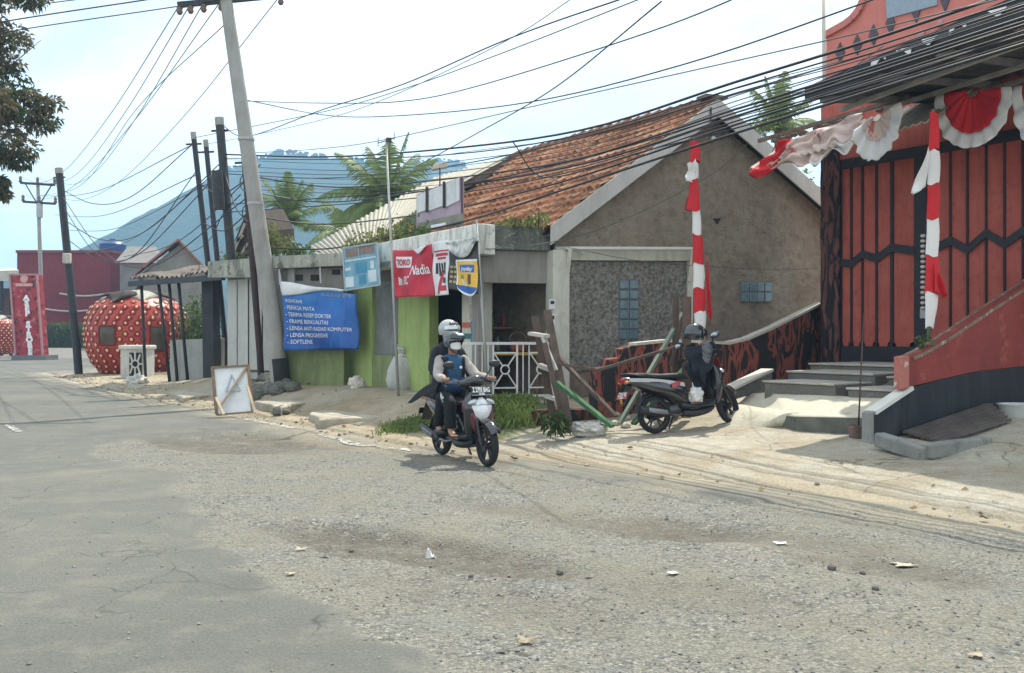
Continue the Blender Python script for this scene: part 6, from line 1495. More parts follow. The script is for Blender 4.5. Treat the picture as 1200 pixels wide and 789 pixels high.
def scooter(label, accent, stripe, headface, plate_m, plate_col, plate_txt, steer=0.0, group='step-through motor scooters'):
    t = thing('motor_scooter', V((0, 0, 0)), label, 'scooter', group)
    def B(mb, nm, m, par=t, smooth=True, auto=45, bevel=0.0): return mb.build(nm, m, par, smooth, bevel, auto)
    def wheel(c, nm, par_xf=None):
        prof = []
        for i in range(13):
            a = -math.pi * .5 + math.pi * i / 12
            prof.append((.215 + .048 * math.cos(a), .047 * math.sin(a)))
        prof = [(.205, -.036)] + prof + [(.205, .036), (.2, .0), (.205, -.036)]
        w = B(MB().lathe(prof, c, 36, 'Y').xf(par_xf) if par_xf else MB().lathe(prof, c, 36, 'Y'), nm, RUB, auto=60)
        mb = MB().lathe([(.206, -.032), (.19, -.030), (.185, 0), (.19, .030), (.206, .032), (.206, -.032)], c, 36, 'Y')
        mb.lathe([(.0, -.05), (.045, -.05), (.05, -.03), (.05, .03), (.045, .05), (0, .05)], c, 14, 'Y')
        for i in range(5):
            a = i * 2 * math.pi / 5 + .3
            for da in (-.16, .16): mb.bar(V(c) + V((.04 * math.cos(a), 0, .04 * math.sin(a))), V(c) + V((.192 * math.cos(a + da), 0, .192 * math.sin(a + da))), .022, .02)
        mb.lathe([(.03, .052), (.095, .052), (.095, .056), (.03, .056), (.03, .052)], c, 20, 'Y')
        if par_xf: mb.xf(par_xf)
        B(mb, 'rim', RIMM, w, auto=50); return w
    ZA = .262; FX = 1.26
    # steering group rotates about the steering axis through (1.05,0,.62)
    piv = V((1.08, 0, .62)); axis = V((-.42, 0, 1)).normalized(); SM = Matrix.Rotation(steer, 3, axis)
    sx = (lambda p: piv + SM @ (V(p) - piv))
    wheel((0, 0, ZA), 'rear_wheel'); wheel((FX, 0, ZA), 'front_wheel', sx)
    mb = MB()
    for s in (-1, 1): mb.tube([(FX, s * .075, ZA), (FX - .10, s * .075, .50), (FX - .16, s * .06, .64)], [.022, .024, .026], 10)
    B(mb.xf(sx), 'front_fork', BPL)
    mb = MB()
    def fend(a, b):
        an = R(lerp(34, 165, a)); w = lerp(-.075, .075, b); r_ = .295 + .018 * math.cos((b - .5) * math.pi) + (.03 * max(0, a - .7)); k_ = 1 - .25 * (abs(a - .5) * 2) ** 3
        return (FX + r_ * math.cos(an), w * k_, ZA + r_ * math.sin(an) - .018 * abs(b - .5) * 2)
    mb.grid(fend, 24, 8, .008); B(mb.xf(sx), 'front_fender', GLB)
    # front shield, cowl, inner shield
    mb = MB().loft([(0.30, 0, 0, .10, .03), (.36, 0, .0, .15, .05), (.48, 0, .02, .185, .07), (.60, 0, .04, .205, .085), (.72, 0, .045, .205, .09), (.82, 0, .015, .175, .08), (.90, 0, -.03, .12, .06), (.93, 0, -.05, .07, .04)], 22, 4, 2.6)
    mb.v = [V((1.0 + p.z - (.06 if False else 0), p.y, p.x)) for p in mb.v]; B(mb, 'front_shield', GLB)
    mb = MB().loft([(0.34, 0, 0, .02, .012), (.42, 0, .0, .10, .03), (.55, 0, .0, .15, .03), (.68, 0, .0, .155, .03), (.76, 0, 0, .11, .03), (.8, 0, 0, .03, .01)], 16, 3, 2.4)
    mb.v = [V((1.085 + .02 * math.sin((p.x - .3) * 6) + p.z * .9, p.y, p.x)) for p in mb.v]; B(mb, 'nose_panel', accent)
    for s in (-1, 1):
        mb = MB()
        mb.grid(lambda a, b: (lerp(1.125, 1.01, a) + .015 * math.sin(b * 3), s * (lerp(.07, .212, a) + .012 * math.sin(b * 3.1)), lerp(lerp(.50, .66, a), lerp(.60, .80, a), b)), 10, 5, .012); B(mb, 'side_wing', accent)
        mb = MB().ell((1.105, s * .125, .775), (.05, .062, .028), 12, 8, Matrix.Rotation(s * R(-24), 3, 'X')); B(mb, 'turn_signal', LENS)
    mb = MB()
    mb.grid(lambda a, b: (1.168 + .03 * math.sin(math.pi * b) - .06 * (2 * a - 1) ** 2, lerp(-.15, .15, a) * lerp(.5, 1.0, b), lerp(.555, .735, b)), 12, 8, .02); B(mb, 'headlight', headface)
    mb = MB(); mb.grid(lambda a, b: (1.16 - .055 * (2 * a - 1) ** 2 - .07 * b, lerp(-.145, .145, a) * lerp(1.0, .82, b), lerp(.742, .83, b)), 12, 6, .02); B(mb, 'headlight_cover', LENS)
    # handlebar, cover, grips, mirrors
    mb = MB().loft([(-.22, 0, 0, .03, .025), (-.17, .0, 0, .055, .045), (-.08, .015, .02, .085, .065), (0, .02, .03, .095, .075), (.08, .015, .02, .085, .065), (.17, .0, 0, .055, .045), (.22, 0, 0, .03, .025)], 16, 4)
    mb.v = [V((.93 + p.y, p.x, 1.0 + p.z)) for p in mb.v]; B(mb.xf(sx), 'handlebar_cover', GLB)
    mb = MB(); mb.tube([(.79, -.345, 1.005), (.85, -.2, 1.015), (.9, 0, 1.01), (.85, .2, 1.015), (.79, .345, 1.005)], .014, 8); B(mb.xf(sx), 'handlebar', BPL)
    for s in (-1, 1):
        mb = MB().tube([(.80, s * .25, 1.008), (.775, s * .36, 1.003)], .021, 10); B(mb.xf(sx), 'grip', RUB)
        mb = MB().tube([(.87, s * .2, 1.0), (.84, s * .36, 1.005)], .007, 6); B(mb.xf(sx), 'brake_lever', CHR)
        mb = MB().tube([(.88, s * .16, 1.03), (.87, s * .22, 1.12), (.845, s * .275, 1.19)], .008, 6)
        mb.loft([(-.075, 0, 0, .01, .01), (-.06, 0, 0, .03, .03), (0, 0, 0, .035, .045), (.06, 0, 0, .03, .035), (.075, 0, 0, .01, .012)], 14, 3)
        n_ = len(mb.v) - 14 * 13; mb.v = mb.v[:n_] + [V((.85 + .6 * p.y, s * .315 + p.x, 1.225 + p.z)) for p in mb.v[n_:]]; mo = B(mb.xf(sx), 'mirror', BPL)
        mb = MB().ell((.826, s * .315, 1.225), (.004, .058, .034), 14, 8); B(mb.xf(sx), 'mirror_glass', MIRR, mo)
    # plate in front of the handlebar cover, front
    return_fp = None
    def plate(c, tilt, back, m, w=.27, h=.115):
        fx = (-1 if back else 1)
        mq = Matrix.Rotation(tilt, 3, 'Y')
        MP = (lambda y, z, o=0.0: V(c) + mq @ V((fx * o, y, z)))
        o = B(MB().prism([MP(-w / 2, -h / 2), MP(w / 2, -h / 2), MP(w / 2, h / 2), MP(-w / 2, h / 2)], mq @ V((-fx * .004, 0, 0))), 'licence_plate', m, smooth=False, auto=None)
        vs, fs = text2d(plate_txt, .085, .004, 'CENTER'); k_ = .9 * w / (max(v[0] for v in vs) - min(v[0] for v in vs)); k_ = min(k_, 1.2)
        mb = MB().add([MP((1 if fx > 0 else -1) * x * k_, y - .012, .004) for x, y in vs], fs)
        vs, fs = text2d("03.26", .035, .002, 'CENTER'); mb.add([MP((1 if fx > 0 else -1) * x, y - .045, .004) for x, y in vs], fs)
        mb.bar(MP(-w / 2, -h / 2 + .008, .003), MP(w / 2, -h / 2 + .008, .003), .006, .003)
        B(mb, 'lettering', plate_col, o, smooth=False, auto=None)
    plate((1.10, 0, .905), R(-18), False, plate_m)
    # floorboard, underbody
    B(MB().loft([(.40, 0, .36, .10, .05), (.48, 0, .33, .15, .045), (.62, 0, .315, .165, .03), (.82, 0, .315, .16, .03), (.94, 0, .34, .14, .045), (1.0, 0, .40, .11, .05)], 20, 4, 3), 'floorboard', BPL)
    B(MB().loft([(.45, 0, .24, .08, .05), (.6, 0, .22, .11, .06), (.85, 0, .235, .10, .05), (.98, 0, .28, .06, .04)], 16, 3, 3), 'underbody', BPL)
    # body and tail
    B(MB().loft([(.58, 0, .40, .08, .07), (.50, 0, .46, .13, .14), (.38, 0, .54, .155, .18), (.2, 0, .60, .17, .155), (.0, 0, .645, .165, .125), (-.2, 0, .70, .13, .09), (-.36, 0, .745, .085, .06), (-.46, 0, .775, .04, .03)], 22, 4, 2.7), 'body_panel', GLB)
    for s in (-1, 1):
        mb = MB(); mb.grid(lambda a, b: (lerp(.44, -.40, a), s * (lerp(.158, .095, a) + .018 * math.sin(math.pi * a) + .004), lerp(lerp(.60, .735, a), lerp(.655, .785, a), b) + .02 * math.sin(a * 3)), 16, 4, .008); B(mb, 'side_stripe', stripe)
        mb = MB(); mb.grid(lambda a, b: (lerp(.36, .22, a), s * (.178 + .002 * math.sin(a * 3)), lerp(.60, .66, b) + .03 * (1 - a)), 4, 4, .008); B(mb, 'badge_panel', REDL if stripe is STRG else accent)
    B(MB().loft([(.58, 0, .715, .07, .02), (.50, 0, .745, .12, .04), (.32, 0, .762, .145, .045), (.12, 0, .768, .15, .045), (-.08, 0, .79, .14, .045), (-.24, 0, .82, .12, .035), (-.34, 0, .83, .07, .02)], 20, 4, 2.6), 'seat', SEATM)
    B(MB().tube([(-.18, -.12, .80), (-.40, -.10, .845), (-.47, 0, .85), (-.40, .10, .845), (-.18, .12, .80)], .014, 8), 'grab_rail', BPL)
    B(MB().ell((-.455, 0, .765), (.03, .085, .035), 14, 8), 'tail_light', REDL)
    for s in (-1, 1): B(MB().ell((-.43, s * .085, .735), (.04, .03, .022), 10, 6), 'turn_signal', ORL)
    mb = MB(); mb.grid(lambda a, b: (lerp(-.33, -.50, a), lerp(-.075, .075, b), lerp(.70, .43, a)), 8, 4, .012); B(mb, 'rear_mudguard', BPL)
    plate((-.475, 0, .56), R(28), True, plate_m, .24, .10); B(MB().ell((-.50, 0, .475), (.012, .03, .04), 10, 6), 'reflector', ORL)
    mb = MB(); mb.grid(lambda a, b: (.01 + (.285 + .01 * math.sin(b * 3.1)) * math.cos(R(lerp(50, 170, a))), lerp(-.06, .06, b), ZA + (.285 + .01 * math.sin(b * 3.1)) * math.sin(R(lerp(50, 170, a)))), 14, 5, .008); B(mb, 'rear_fender', BPL)
    # engine, swingarm, shock, exhaust
    B(MB().loft([(.50, .03, .33, .06, .05), (.42, .06, .32, .09, .075), (.25, .10, .29, .06, .08), (.05, .105, .27, .045, .085), (-.07, .105, .265, .03, .05)], 16, 3, 2.8), 'engine_case', ENGM)
    B(MB().tube([(-.06, .10, .31), (-.10, .10, .48), (-.12, .1, .66)], [.03, .034, .024], 10), 'shock_absorber', CHR)
    ex = MB().tube([(.42, -.05, .24), (.32, -.10, .215), (.18, -.135, .24)], .02, 10); B(ex, 'exhaust_pipe', CHR)
    mb = MB().loft([(.20, -.135, .245, .025, .025), (.12, -.14, .262, .045, .048), (-.1, -.145, .305, .05, .058), (-.26, -.145, .345, .046, .054), (-.30, -.145, .355, .03, .035)], 16, 3, 2.2); B(mb, 'muffler', BPL)
    B(MB().loft([(.1, -.195, .275, .006, .028), (-.05, -.2, .305, .008, .035), (-.2, -.198, .34, .006, .03)], 10, 3), 'heat_shield', CHR)
    B(MB().tube([(.42, .12, .26), (.38, .24, .03)], [.014, .012], 8), 'side_stand', BPL)
    return t
bike = scooter('black scooter with maroon wings and white headlight, ridden by a masked person and a passenger', MAROON, MAROON, WHG, PLB, PLW, "Z 2793 BAG", R(-3))
# place: front wheel ground contact under (571,548)
fc = G(571, 547.5, -.03); hd = V((.50, -.866, 0)); ang = math.atan2(hd.y, hd.x); o_ = fc - hd * 1.26
bike.location = (o_.x, o_.y, road_z(o_.x, o_.y) + .004); bike.rotation_euler = (0, 0, ang)
park = scooter('black scooter with a white side flash and red plate parked beside the striped wall', GLB, STRG, LENS, PLR, PLW, "Z 2141 WL", R(24))
rc = G(769, 508, .22); hd2 = V((.905, .425, 0)); a2 = math.atan2(hd2.y, hd2.x)
zf = gz(rc.x + hd2.x * 1.25, rc.y + hd2.y * 1.25); zr = gz(rc.x, rc.y)
park.location = (rc.x, rc.y, zr + .0); park.rotation_euler = (R(-6), -math.atan2(zf - zr, 1.26), a2)
bike.rotation_euler.y = -math.asin((road_z(fc.x, fc.y) + .004 - bike.location.z) / 1.26)
BIKE_M = Matrix.Translation(bike.location) @ bike.rotation_euler.to_matrix().to_4x4()
PARK_M = Matrix.Translation(park.location) @ park.rotation_euler.to_matrix().to_4x4()

# ------------------------------------------------------------------ helmet, jacket hung on the parked scooter
HELM = plain('helmet_black', (.018, .020, .024), .15, 0, .7, coat=.6); VIS = plain('visor_smoke', (.03, .035, .04), .05, .2, .8)
def helmet_parts(t, M, shell_m, s=1.0, visor_up=False, band=None):
    X = lambda p: M @ V(p)
    def shell(a, b):
        th = lerp(.02, 2.15, b); ph = 2 * math.pi * a
        r_ = V((.148, .125, .135)); fr = math.cos(ph)
        if b > .62 and fr > .25: th = min(th, lerp(1.42, 1.62, (1 - fr)))
        flare = 1 + (.03 * (b > .9))
        return X((s * r_.x * math.sin(th) * fr * flare, s * r_.y * math.sin(th) * math.sin(ph) * flare, s * r_.z * math.cos(th)))
    MB().grid(shell, 40, 20).build('shell', shell_m, t, True)
    v_el = 35 if visor_up else 0
    def visor(a, b):
        ph = lerp(-1.25, 1.25, a); th = lerp(1.02, 1.92, b) - R(v_el); rr = 1.05
        return X((s * .150 * rr * math.sin(th) * math.cos(ph) + (.012 * s), s * .128 * rr * math.sin(th) * math.sin(ph), s * .136 * rr * math.cos(th)))
    return visor
def M_of(M, p, rx=0, ry=0, rz=0): return M @ Matrix.Translation(V(p)) @ Matrix.Rotation(rz, 4, 'Z') @ Matrix.Rotation(ry, 4, 'Y') @ Matrix.Rotation(rx, 4, 'X')
hM = M_of(PARK_M, (.84, .02, 1.33), R(10), R(8), R(-12))
ht = thing('helmet', hM.translation - V((0, 0, .15)), 'glossy black helmet perched on the mirror and handlebar of the parked scooter', 'helmet')
vf = helmet_parts(ht, hM, HELM, 1.12); MB().grid(vf, 20, 10, .003).build('visor', VIS, ht, True)
mb = MB(); mb.tube([hM @ V((.10, -.13, -.02)), hM @ V((.13, -.11, -.15)), hM @ V((.10, .0, -.19)), hM @ V((.12, .1, -.12))], .010, 6); mb.build('chin_strap', mat('strap_tan', (.3, .2, .16), .2, 6), ht, True)
# dark jacket draped from the handlebar down to the floorboard
def jack(a, b):
    y = lerp(-.28, .24, a); z = lerp(1.17, .60 + .10 * math.sin(a * 7), b) + .02 * math.sin(a * 11); x = .86 + .07 * math.sin(a * 9 + b * 4) - .16 * b * (1 - b) + .045 * math.sin(a * 19 + b * 5) + .03 * math.sin(b * 13 + a * 4)
    y *= lerp(.95, .72 + .2 * math.sin(b * 5), b); return PARK_M @ V((x - .05 + .05 * math.cos(a * 6), y, z))
jt = thing('jacket', PARK_M @ V((.85, 0, .4)), 'dark navy jacket draped over the handlebar of the parked scooter', 'jacket')
MB().grid(jack, 30, 26, .02).build('cloth', mat('navy_cloth', (.018, .022, .032), .3, 8, .85, .3, 50), jt, True)
def slv(a, b):
    c = V((.80, -.30, 1.12)).lerp(V((.68, -.40, .93)), b); an = a * 6.2832; r_ = lerp(.08, .05, b) * (1 + .15 * math.sin(b * 20 + a * 6)); return PARK_M @ (c + V((r_ * math.cos(an), .6 * r_ * math.sin(an), r_ * math.sin(an))))
MB().grid(slv, 14, 12).build('sleeve', mat('grey_cloth', (.07, .075, .085), .3, 8, .85, .3, 50), jt, True)
bt = thing('plastic_bag', PARK_M @ V((.60, -.2, .40)), 'small white plastic bag hanging by the floorboard of the parked scooter', 'bag')
mb = heap(PARK_M @ V((.60, -.15, .42)), .10, 0, 5.0, 1.2, .8); mb.build('bag_body', mat('bag_white', (.66, .66, .64), .1, 8, .5), bt, True)
MB().tube([PARK_M @ V((.60, -.15, .53)), PARK_M @ V((.62, -.10, .64))], .006, 6).build('handle', mat('bag_white2', (.66, .66, .64), .1, 8, .5), bt, True)

# ================================================================== rider
def skin_mesh(name, verts, edges, radii, sub=2, M=None):
    me = bpy.data.meshes.new(name); me.from_pydata([V(v) for v in verts], edges, [])
    o = bpy.data.objects.new(name, me); COL.objects.link(o)
    md = o.modifiers.new('s', 'SKIN'); md.use_smooth_shade = True
    if not me.skin_vertices: me.skin_vertices.new()
    for i, r_ in enumerate(radii):
        sv_ = me.skin_vertices[0].data[i]; rr = r_ if hasattr(r_, '__len__') else (r_, r_); sv_.radius = rr; sv_.use_root = (i == 0)
    sb = o.modifiers.new('d', 'SUBSURF'); sb.levels = sub; sb.render_levels = sub
    dg = bpy.context.evaluated_depsgraph_get(); m2 = bpy.data.meshes.new_from_object(o.evaluated_get(dg))
    mb = MB(); mb.add([(M @ v.co if M is not None else v.co) for v in m2.vertices], [tuple(p.vertices) for p in m2.polygons])
    bpy.data.objects.remove(o); bpy.data.meshes.remove(me); bpy.data.meshes.remove(m2); return mb
SKIN = mat('skin', (.36, .21, .14), .12, 6, .55, .05, 40); SHIRT = mat('blue_shirt', (.035, .10, .19), .3, 7, .85, .9, 13); JACK = mat('jacket_black', (.020, .022, .026), .3, 7, .8, .9, 13); SLEEVE = mat('sleeve_grey', (.38, .35, .32), .3, 6, .85, 1.0, 13); PANTS = mat('black_trousers', (.016, .017, .021), .4, 8, .85, .9, 12); HELG = plain('helmet_dark_green', (.035, .055, .055), .18, 0, .6, coat=.5)
person = thing('person', BIKE_M @ V((.2, 0, .8)), 'masked rider in a dark helmet, blue shirt and grey sleeved jacket on the moving scooter', 'person')
BM = BIKE_M
pel, bel, che, nek, hed = (.20, 0, .86), (.235, 0, 1.0), (.27, 0, 1.17), (.30, 0, 1.335), (.345, 0, 1.47)
sh_, el_, wr_, hn_ = .185, .30, .335, .33
def limb(s):
    return dict(shl=(.27, s * .165, 1.27), elb=(.44, s * .275, 1.06), wri=(.715, s * .318, 1.045), kn=(.66, s * .165, .735), hip=(.24, s * .095, .83), ank=(.70, s * .16, .40), toe=(.84, s * .175, .355), heel=(.66, s * .16, .36))
Lm, Rm = limb(1), limb(-1)
Rm['ank'] = (.66, -.20, .385); Rm['toe'] = (.80, -.225, .345); Rm['kn'] = (.64, -.20, .73); Rm['heel'] = (.62, -.20, .35)
vs = [pel, bel, che, nek, hed, (.36, 0, 1.53)]; rs_ = [(.10, .10), (.085, .085), (.085, .085), (.05, .055), (.085, .078), (.075, .07)]; es = [(0, 1), (1, 2), (2, 3), (3, 4), (4, 5)]
for Lb, s in ((Lm, 1), (Rm, -1)):
    b0 = len(vs); vs += [Lb['shl'], Lb['elb'], Lb['wri'], tuple(V(Lb['wri']) + V((.055, s * .012, -.012)))]; rs_ += [.058, .042, .029, (.022, .036)]; es += [(2, b0), (b0, b0 + 1), (b0 + 1, b0 + 2), (b0 + 2, b0 + 3)]
    b1 = len(vs); vs += [Lb['hip'], Lb['kn'], Lb['ank'], Lb['toe']]; rs_ += [.085, .06, .038, (.04, .026)]; es += [(0, b1), (b1, b1 + 1), (b1 + 1, b1 + 2), (b1 + 2, b1 + 3)]
body = skin_mesh('body', vs, es, rs_, 2, BM)
for Lb, s in ((Lm, 1), (Rm, -1)):       # hands: four curled fingers and a thumb round each grip
    w = V(Lb['wri']) + V((.055, s * .012, -.012))
    for q in range(4):
        k_ = w + V((.012, (q - 1.5) * .021, .012)); L_ = (.9, 1.05, 1.0, .8)[q]
        body_f = skin_mesh('f', [k_ - V((.03, 0, 0)), k_ + V((.022 * L_, 0, .012)), k_ + V((.040 * L_, 0, -.014)), k_ + V((.020 * L_, 0, -.036))], [(0, 1), (1, 2), (2, 3)], [.0105, .0098, .0092, .0075], 1, BM); body.add(body_f.v, body_f.f)
    th = skin_mesh('th', [w + V((-.03, -s * .028, 0)), w + V((-.005, -s * .042, -.018)), w + V((.02, -s * .036, -.034))], [(0, 1), (1, 2)], [.012, .0105, .0085], 1, BM); body.add(th.v, th.f)
    ft_ = V(Lb['toe'])
    for q in range(5):
        tb_ = skin_mesh('t', [ft_ + V((-.01, (q - 2) * .017, .0)), ft_ + V((.045 - .006 * abs(q - (3.4 if s < 0 else .6)), (q - 2) * .0185, -.010))], [(0, 1)], [.011, .009], 1, BM); body.add(tb_.v, tb_.f)
# face
nz_ = MB().ell((.435, 0, 1.475), (.018, .013, .02), 10, 6); body.add([BM @ p for p in nz_.v], nz_.f)
for s in (-1, 1):
    e_ = MB().ell((.352, s * .082, 1.48), (.02, .01, .03), 8, 6); body.add([BM @ p for p in e_.v], e_.f)
body.build('body', SKIN, person, True)
mb = MB()
for s in (-1, 1): mb.ell((.418, s * .031, 1.505), (.010, .014, .008), 10, 6)
mb.xf(lambda p: BM @ p).build('eyes', plain('eye_dark', (.02, .015, .012), .2), person, True)
mb = MB()
for s in (-1, 1): mb.bar((.424, s * .018, 1.525), (.412, s * .05, 1.527), .006)
mb.xf(lambda p: BM @ p).build('brows', plain('brow', (.02, .015, .012), .8), person)
# mask
mb = MB(); mb.grid(lambda a, b: BM @ V((.352 + .092 * math.cos(lerp(-1.15, 1.15, a)) + .016 * math.exp(-((a - .5) * 6) ** 2) * (.4 + b), .088 * math.sin(lerp(-1.15, 1.15, a)), lerp(1.402 + .022 * abs(2 * a - 1) ** 2, 1.494 - .022 * abs(2 * a - 1) ** 2, b) - .004 * math.sin(b * 18))), 18, 10, .004); mb.build('face_mask', mat('mask_white', (.74, .75, .76), .06, 6, .85), person, True)
def torso(secs, M):
    """secs: (z, x centre, half depth, half width), bottom to top"""
    mb = MB().loft([(z, 0, xc, w, d) for z, xc, d, w in secs], 26, 4, 2.35)
    mb.v = [M @ V((p.z + .006 * mnoise.noise(V((p.y * 14, p.x * 9, 3))), p.y, p.x)) for p in mb.v]; return mb
# shirt, jacket, sleeves, trousers
mb = torso([(.80, .19, .12, .16), (.86, .20, .145, .175), (1.0, .235, .135, .165), (1.15, .265, .135, .185), (1.25, .275, .115, .19), (1.305, .285, .085, .14), (1.335, .295, .06, .075)], BM); mb.build('shirt', SHIRT, person, True)
mb = MB()
for s in (-1, 1): mb.add([BM @ V(p) for p in ((.355, s * .012, 1.285), (.375, s * .07, 1.25), (.33, s * .085, 1.31), (.31, s * .05, 1.345))], [(0, 1, 2, 3)])
mb.build('collar', mat('collar_blue', (.03, .08, .16), .1, 6), person)
mb = MB(); mb.ell((.402, .075, 1.17), (.006, .022, .02), 10, 6); mb.xf(lambda p: BM @ p); mb.build('chest_emblem', WHITE_P, person, True)
for s in (-1, 1):                        # open jacket fronts
    def fr(a, b):
        ang = lerp(.62, 2.9, a); z = lerp(.83, 1.305, b); w = lerp(.205, .195, b) * (1 - .25 * max(0, b - .8) * 5 * .6); d = lerp(.17, .155, b)
        return BM @ V((lerp(.21, .285, b) + d * math.cos(ang) + .008 * math.sin(a * 9 + b * 11), s * (w * math.sin(ang) + .008 * math.sin(b * 9)), z))
    MB().grid(fr, 16, 16, .012).build('jacket_front', JACK, person, True)
    Lb = Lm if s > 0 else Rm
    up = skin_mesh('sl', [(.265, s * .13, 1.275), Lb['shl'], tuple(V(Lb['shl']).lerp(V(Lb['elb']), .55)), Lb['elb'], tuple(V(Lb['elb']).lerp(V(Lb['wri']), .5)), tuple(V(Lb['elb']).lerp(V(Lb['wri']), .93))], [(0, 1), (1, 2), (2, 3), (3, 4), (4, 5)], [.062, .082, .073, .068, .058, .046], 2, BM)
    up.v = [p + BM.to_3x3() @ (V((1, .5, .8)) * .012 * mnoise.noise(p * 16)) for p in up.v]; up.build('sleeve', SLEEVE, person, True)
    pt = skin_mesh('p', [(.20, s * .05, .84), Lb['hip'], tuple(V(Lb['hip']).lerp(V(Lb['kn']), .5)), Lb['kn'], tuple(V(Lb['kn']).lerp(V(Lb['ank']), .5)), tuple(V(Lb['kn']).lerp(V(Lb['ank']), .95))], [(0, 1), (1, 2), (2, 3), (3, 4), (4, 5)], [.10, .108, .097, .088, .08, .07], 2, BM)
    pt.v = [p + BM.to_3x3() @ (V((1, .5, .8)) * .012 * mnoise.noise(p * 14)) for p in pt.v]; pt.build('trouser_leg', PANTS, person, True)
    # flip flop
    tq = V(Lb['toe']); hq = V(Lb['heel']); mid = (tq + hq) / 2 + V((.02, 0, -.045)); mb = MB().ell(mid, (.15, .05, .012), 16, 6); mb.xf(lambda p: BM @ p); mb.build('sandal', mat('sandal_brown', (.12, .06, .045), .2, 8), person, True)
for s, side in ((-1, Rm),):              # white print along the thigh
    h_, k_ = V(side['hip']), V(side['kn']); mb = MB()
    for i, ch in enumerate("WRC"):
        vs_, fs_ = text2d(ch, .095, .006)
        base = h_.lerp(k_, .52 + .17 * i) + V((.0, s * .085, .045)); ax = (k_ - h_).normalized(); up_ = V((0, 0, 1)) - ax * ax.z; up_.normalize(); nn_ = V((0, s * 1.0, 0))
        mb.add([BM @ (base + ax * x + up_ * (y - .03) + nn_ * (.014 - 6 * (y - .03) ** 2)) for x, y in vs_], fs_)
    mb.build('thigh_lettering', WHITE_P, person)
# blue bundle on the lap and a dark coat tail blown out behind on the right hip
mb = MB().ell((.37, -.02, .95), (.17, .17, .11), 18, 12); mb.v = [BM @ (p + V((1, 1, 1)) * .03 * mnoise.noise(p * 9)) for p in mb.v]; mb.build('lap_bundle', mat('bundle_blue', (.03, .065, .15), .25, 6, .8, .3, 40), person, True)
def tail(a, b):
    p = V((lerp(.22, .36, a), -.15, lerp(.98, 1.0, a))); q = V((lerp(-.16, .30, a), lerp(-.42, -.24, a), lerp(.71, .80, a))); r_ = p.lerp(q, b); return BM @ (r_ + V((0, -.03 * math.sin(b * 3.1), .03 * math.sin(a * 7 + b * 4))))
MB().grid(tail, 12, 12, .012).build('coat_tail', JACK, person, True)
# helmet with clear raised brow, dark band
hM = M_of(BM, (.345, 0, 1.505), 0, R(2), R(14))
vf = helmet_parts(person, hM, HELG, 1.0)
def brow(a, b):
    ph = lerp(-1.2, 1.2, a); th = lerp(.78, 1.28, b); return hM @ V((.156 * math.sin(th) * math.cos(ph) + .012, .131 * math.sin(th) * math.sin(ph), .141 * math.cos(th)))
MB().grid(brow, 18, 6, .006).build('helmet_visor', VIS, person, True)
mb = MB(); mb.grid(lambda a, b: hM @ V((.162 * math.sin(lerp(.72, .98, b)) * math.cos(lerp(-.5, .7, a)) + .014, .136 * math.sin(lerp(.72, .98, b)) * math.sin(lerp(-.5, .7, a)), .146 * math.cos(lerp(.72, .98, b)))), 12, 4, .004); mb.build('helmet_badge', plain('badge_pale', (.55, .6, .58), .3), person, True)
mb = MB()
for s in (-1, 1): mb.tube([hM @ V((.02, s * .118, -.04)), hM @ V((.06, s * .095, -.11)), hM @ V((.075, s * .03, -.145))], .008, 6)
mb.build('chin_strap', BPL, person, True)

BM_R = BM; BM = BM @ Matrix.Translation((.05, .065, -.015))
# ================================================================== pillion passenger, mostly hidden behind the rider
pil = thing('person', BM @ V((-.06, 0, .84)), 'pillion passenger in a grey and white helmet sitting tall behind the masked rider', 'person')
vs = [(-.08, 0, .93), (-.06, 0, 1.10), (-.03, 0, 1.30), (.0, -.01, 1.49), (.03, -.02, 1.60), (.04, -.02, 1.67)]; rs_ = [(.10, .10), (.085, .085), (.085, .085), (.052, .057), (.085, .078), (.075, .07)]; es = [(0, 1), (1, 2), (2, 3), (3, 4), (4, 5)]
PLm = {}
for s in (1, -1):
    d_ = dict(sh=(-.03, s * .17, 1.41), el=(.07, s * .265, 1.15), wr=(.28, s * .21, .985), hp=(-.06, s * .11, .90), kn=(.33, s * .25, .80), an=(.16, s * .23, .42), to=(.30, s * .25, .37)); PLm[s] = d_
    b0 = len(vs); vs += [d_['sh'], d_['el'], d_['wr'], tuple(V(d_['wr']) + V((.06, -s * .01, -.012)))]; rs_ += [.06, .044, .03, (.022, .036)]; es += [(2, b0), (b0, b0 + 1), (b0 + 1, b0 + 2), (b0 + 2, b0 + 3)]
    b1 = len(vs); vs += [d_['hp'], d_['kn'], d_['an'], d_['to']]; rs_ += [.085, .06, .038, (.04, .026)]; es += [(0, b1), (b1, b1 + 1), (b1 + 1, b1 + 2), (b1 + 2, b1 + 3)]
pb_ = skin_mesh('body', vs, es, rs_, 2, BM)
for s in (1, -1):
    w = V(PLm[s]['wr']) + V((.06, -s * .01, -.012))
    for q in range(4):
        k_ = w + V((.012, (q - 1.5) * .021, .004)); L_ = (.9, 1.05, 1.0, .8)[q]
        f_ = skin_mesh('f', [k_ - V((.03, 0, 0)), k_ + V((.03 * L_, 0, .0)), k_ + V((.055 * L_, 0, -.018)), k_ + V((.06 * L_, 0, -.04))], [(0, 1), (1, 2), (2, 3)], [.0105, .0098, .0092, .0075], 1, BM); pb_.add(f_.v, f_.f)
    f_ = skin_mesh('th', [w + V((-.03, -s * .028, 0)), w + V((.0, -s * .046, -.012)), w + V((.03, -s * .046, -.026))], [(0, 1), (1, 2)], [.012, .0105, .0085], 1, BM); pb_.add(f_.v, f_.f)
nz_ = MB().ell((.122, -.02, 1.61), (.018, .013, .02), 10, 6); pb_.add([BM @ p for p in nz_.v], nz_.f)
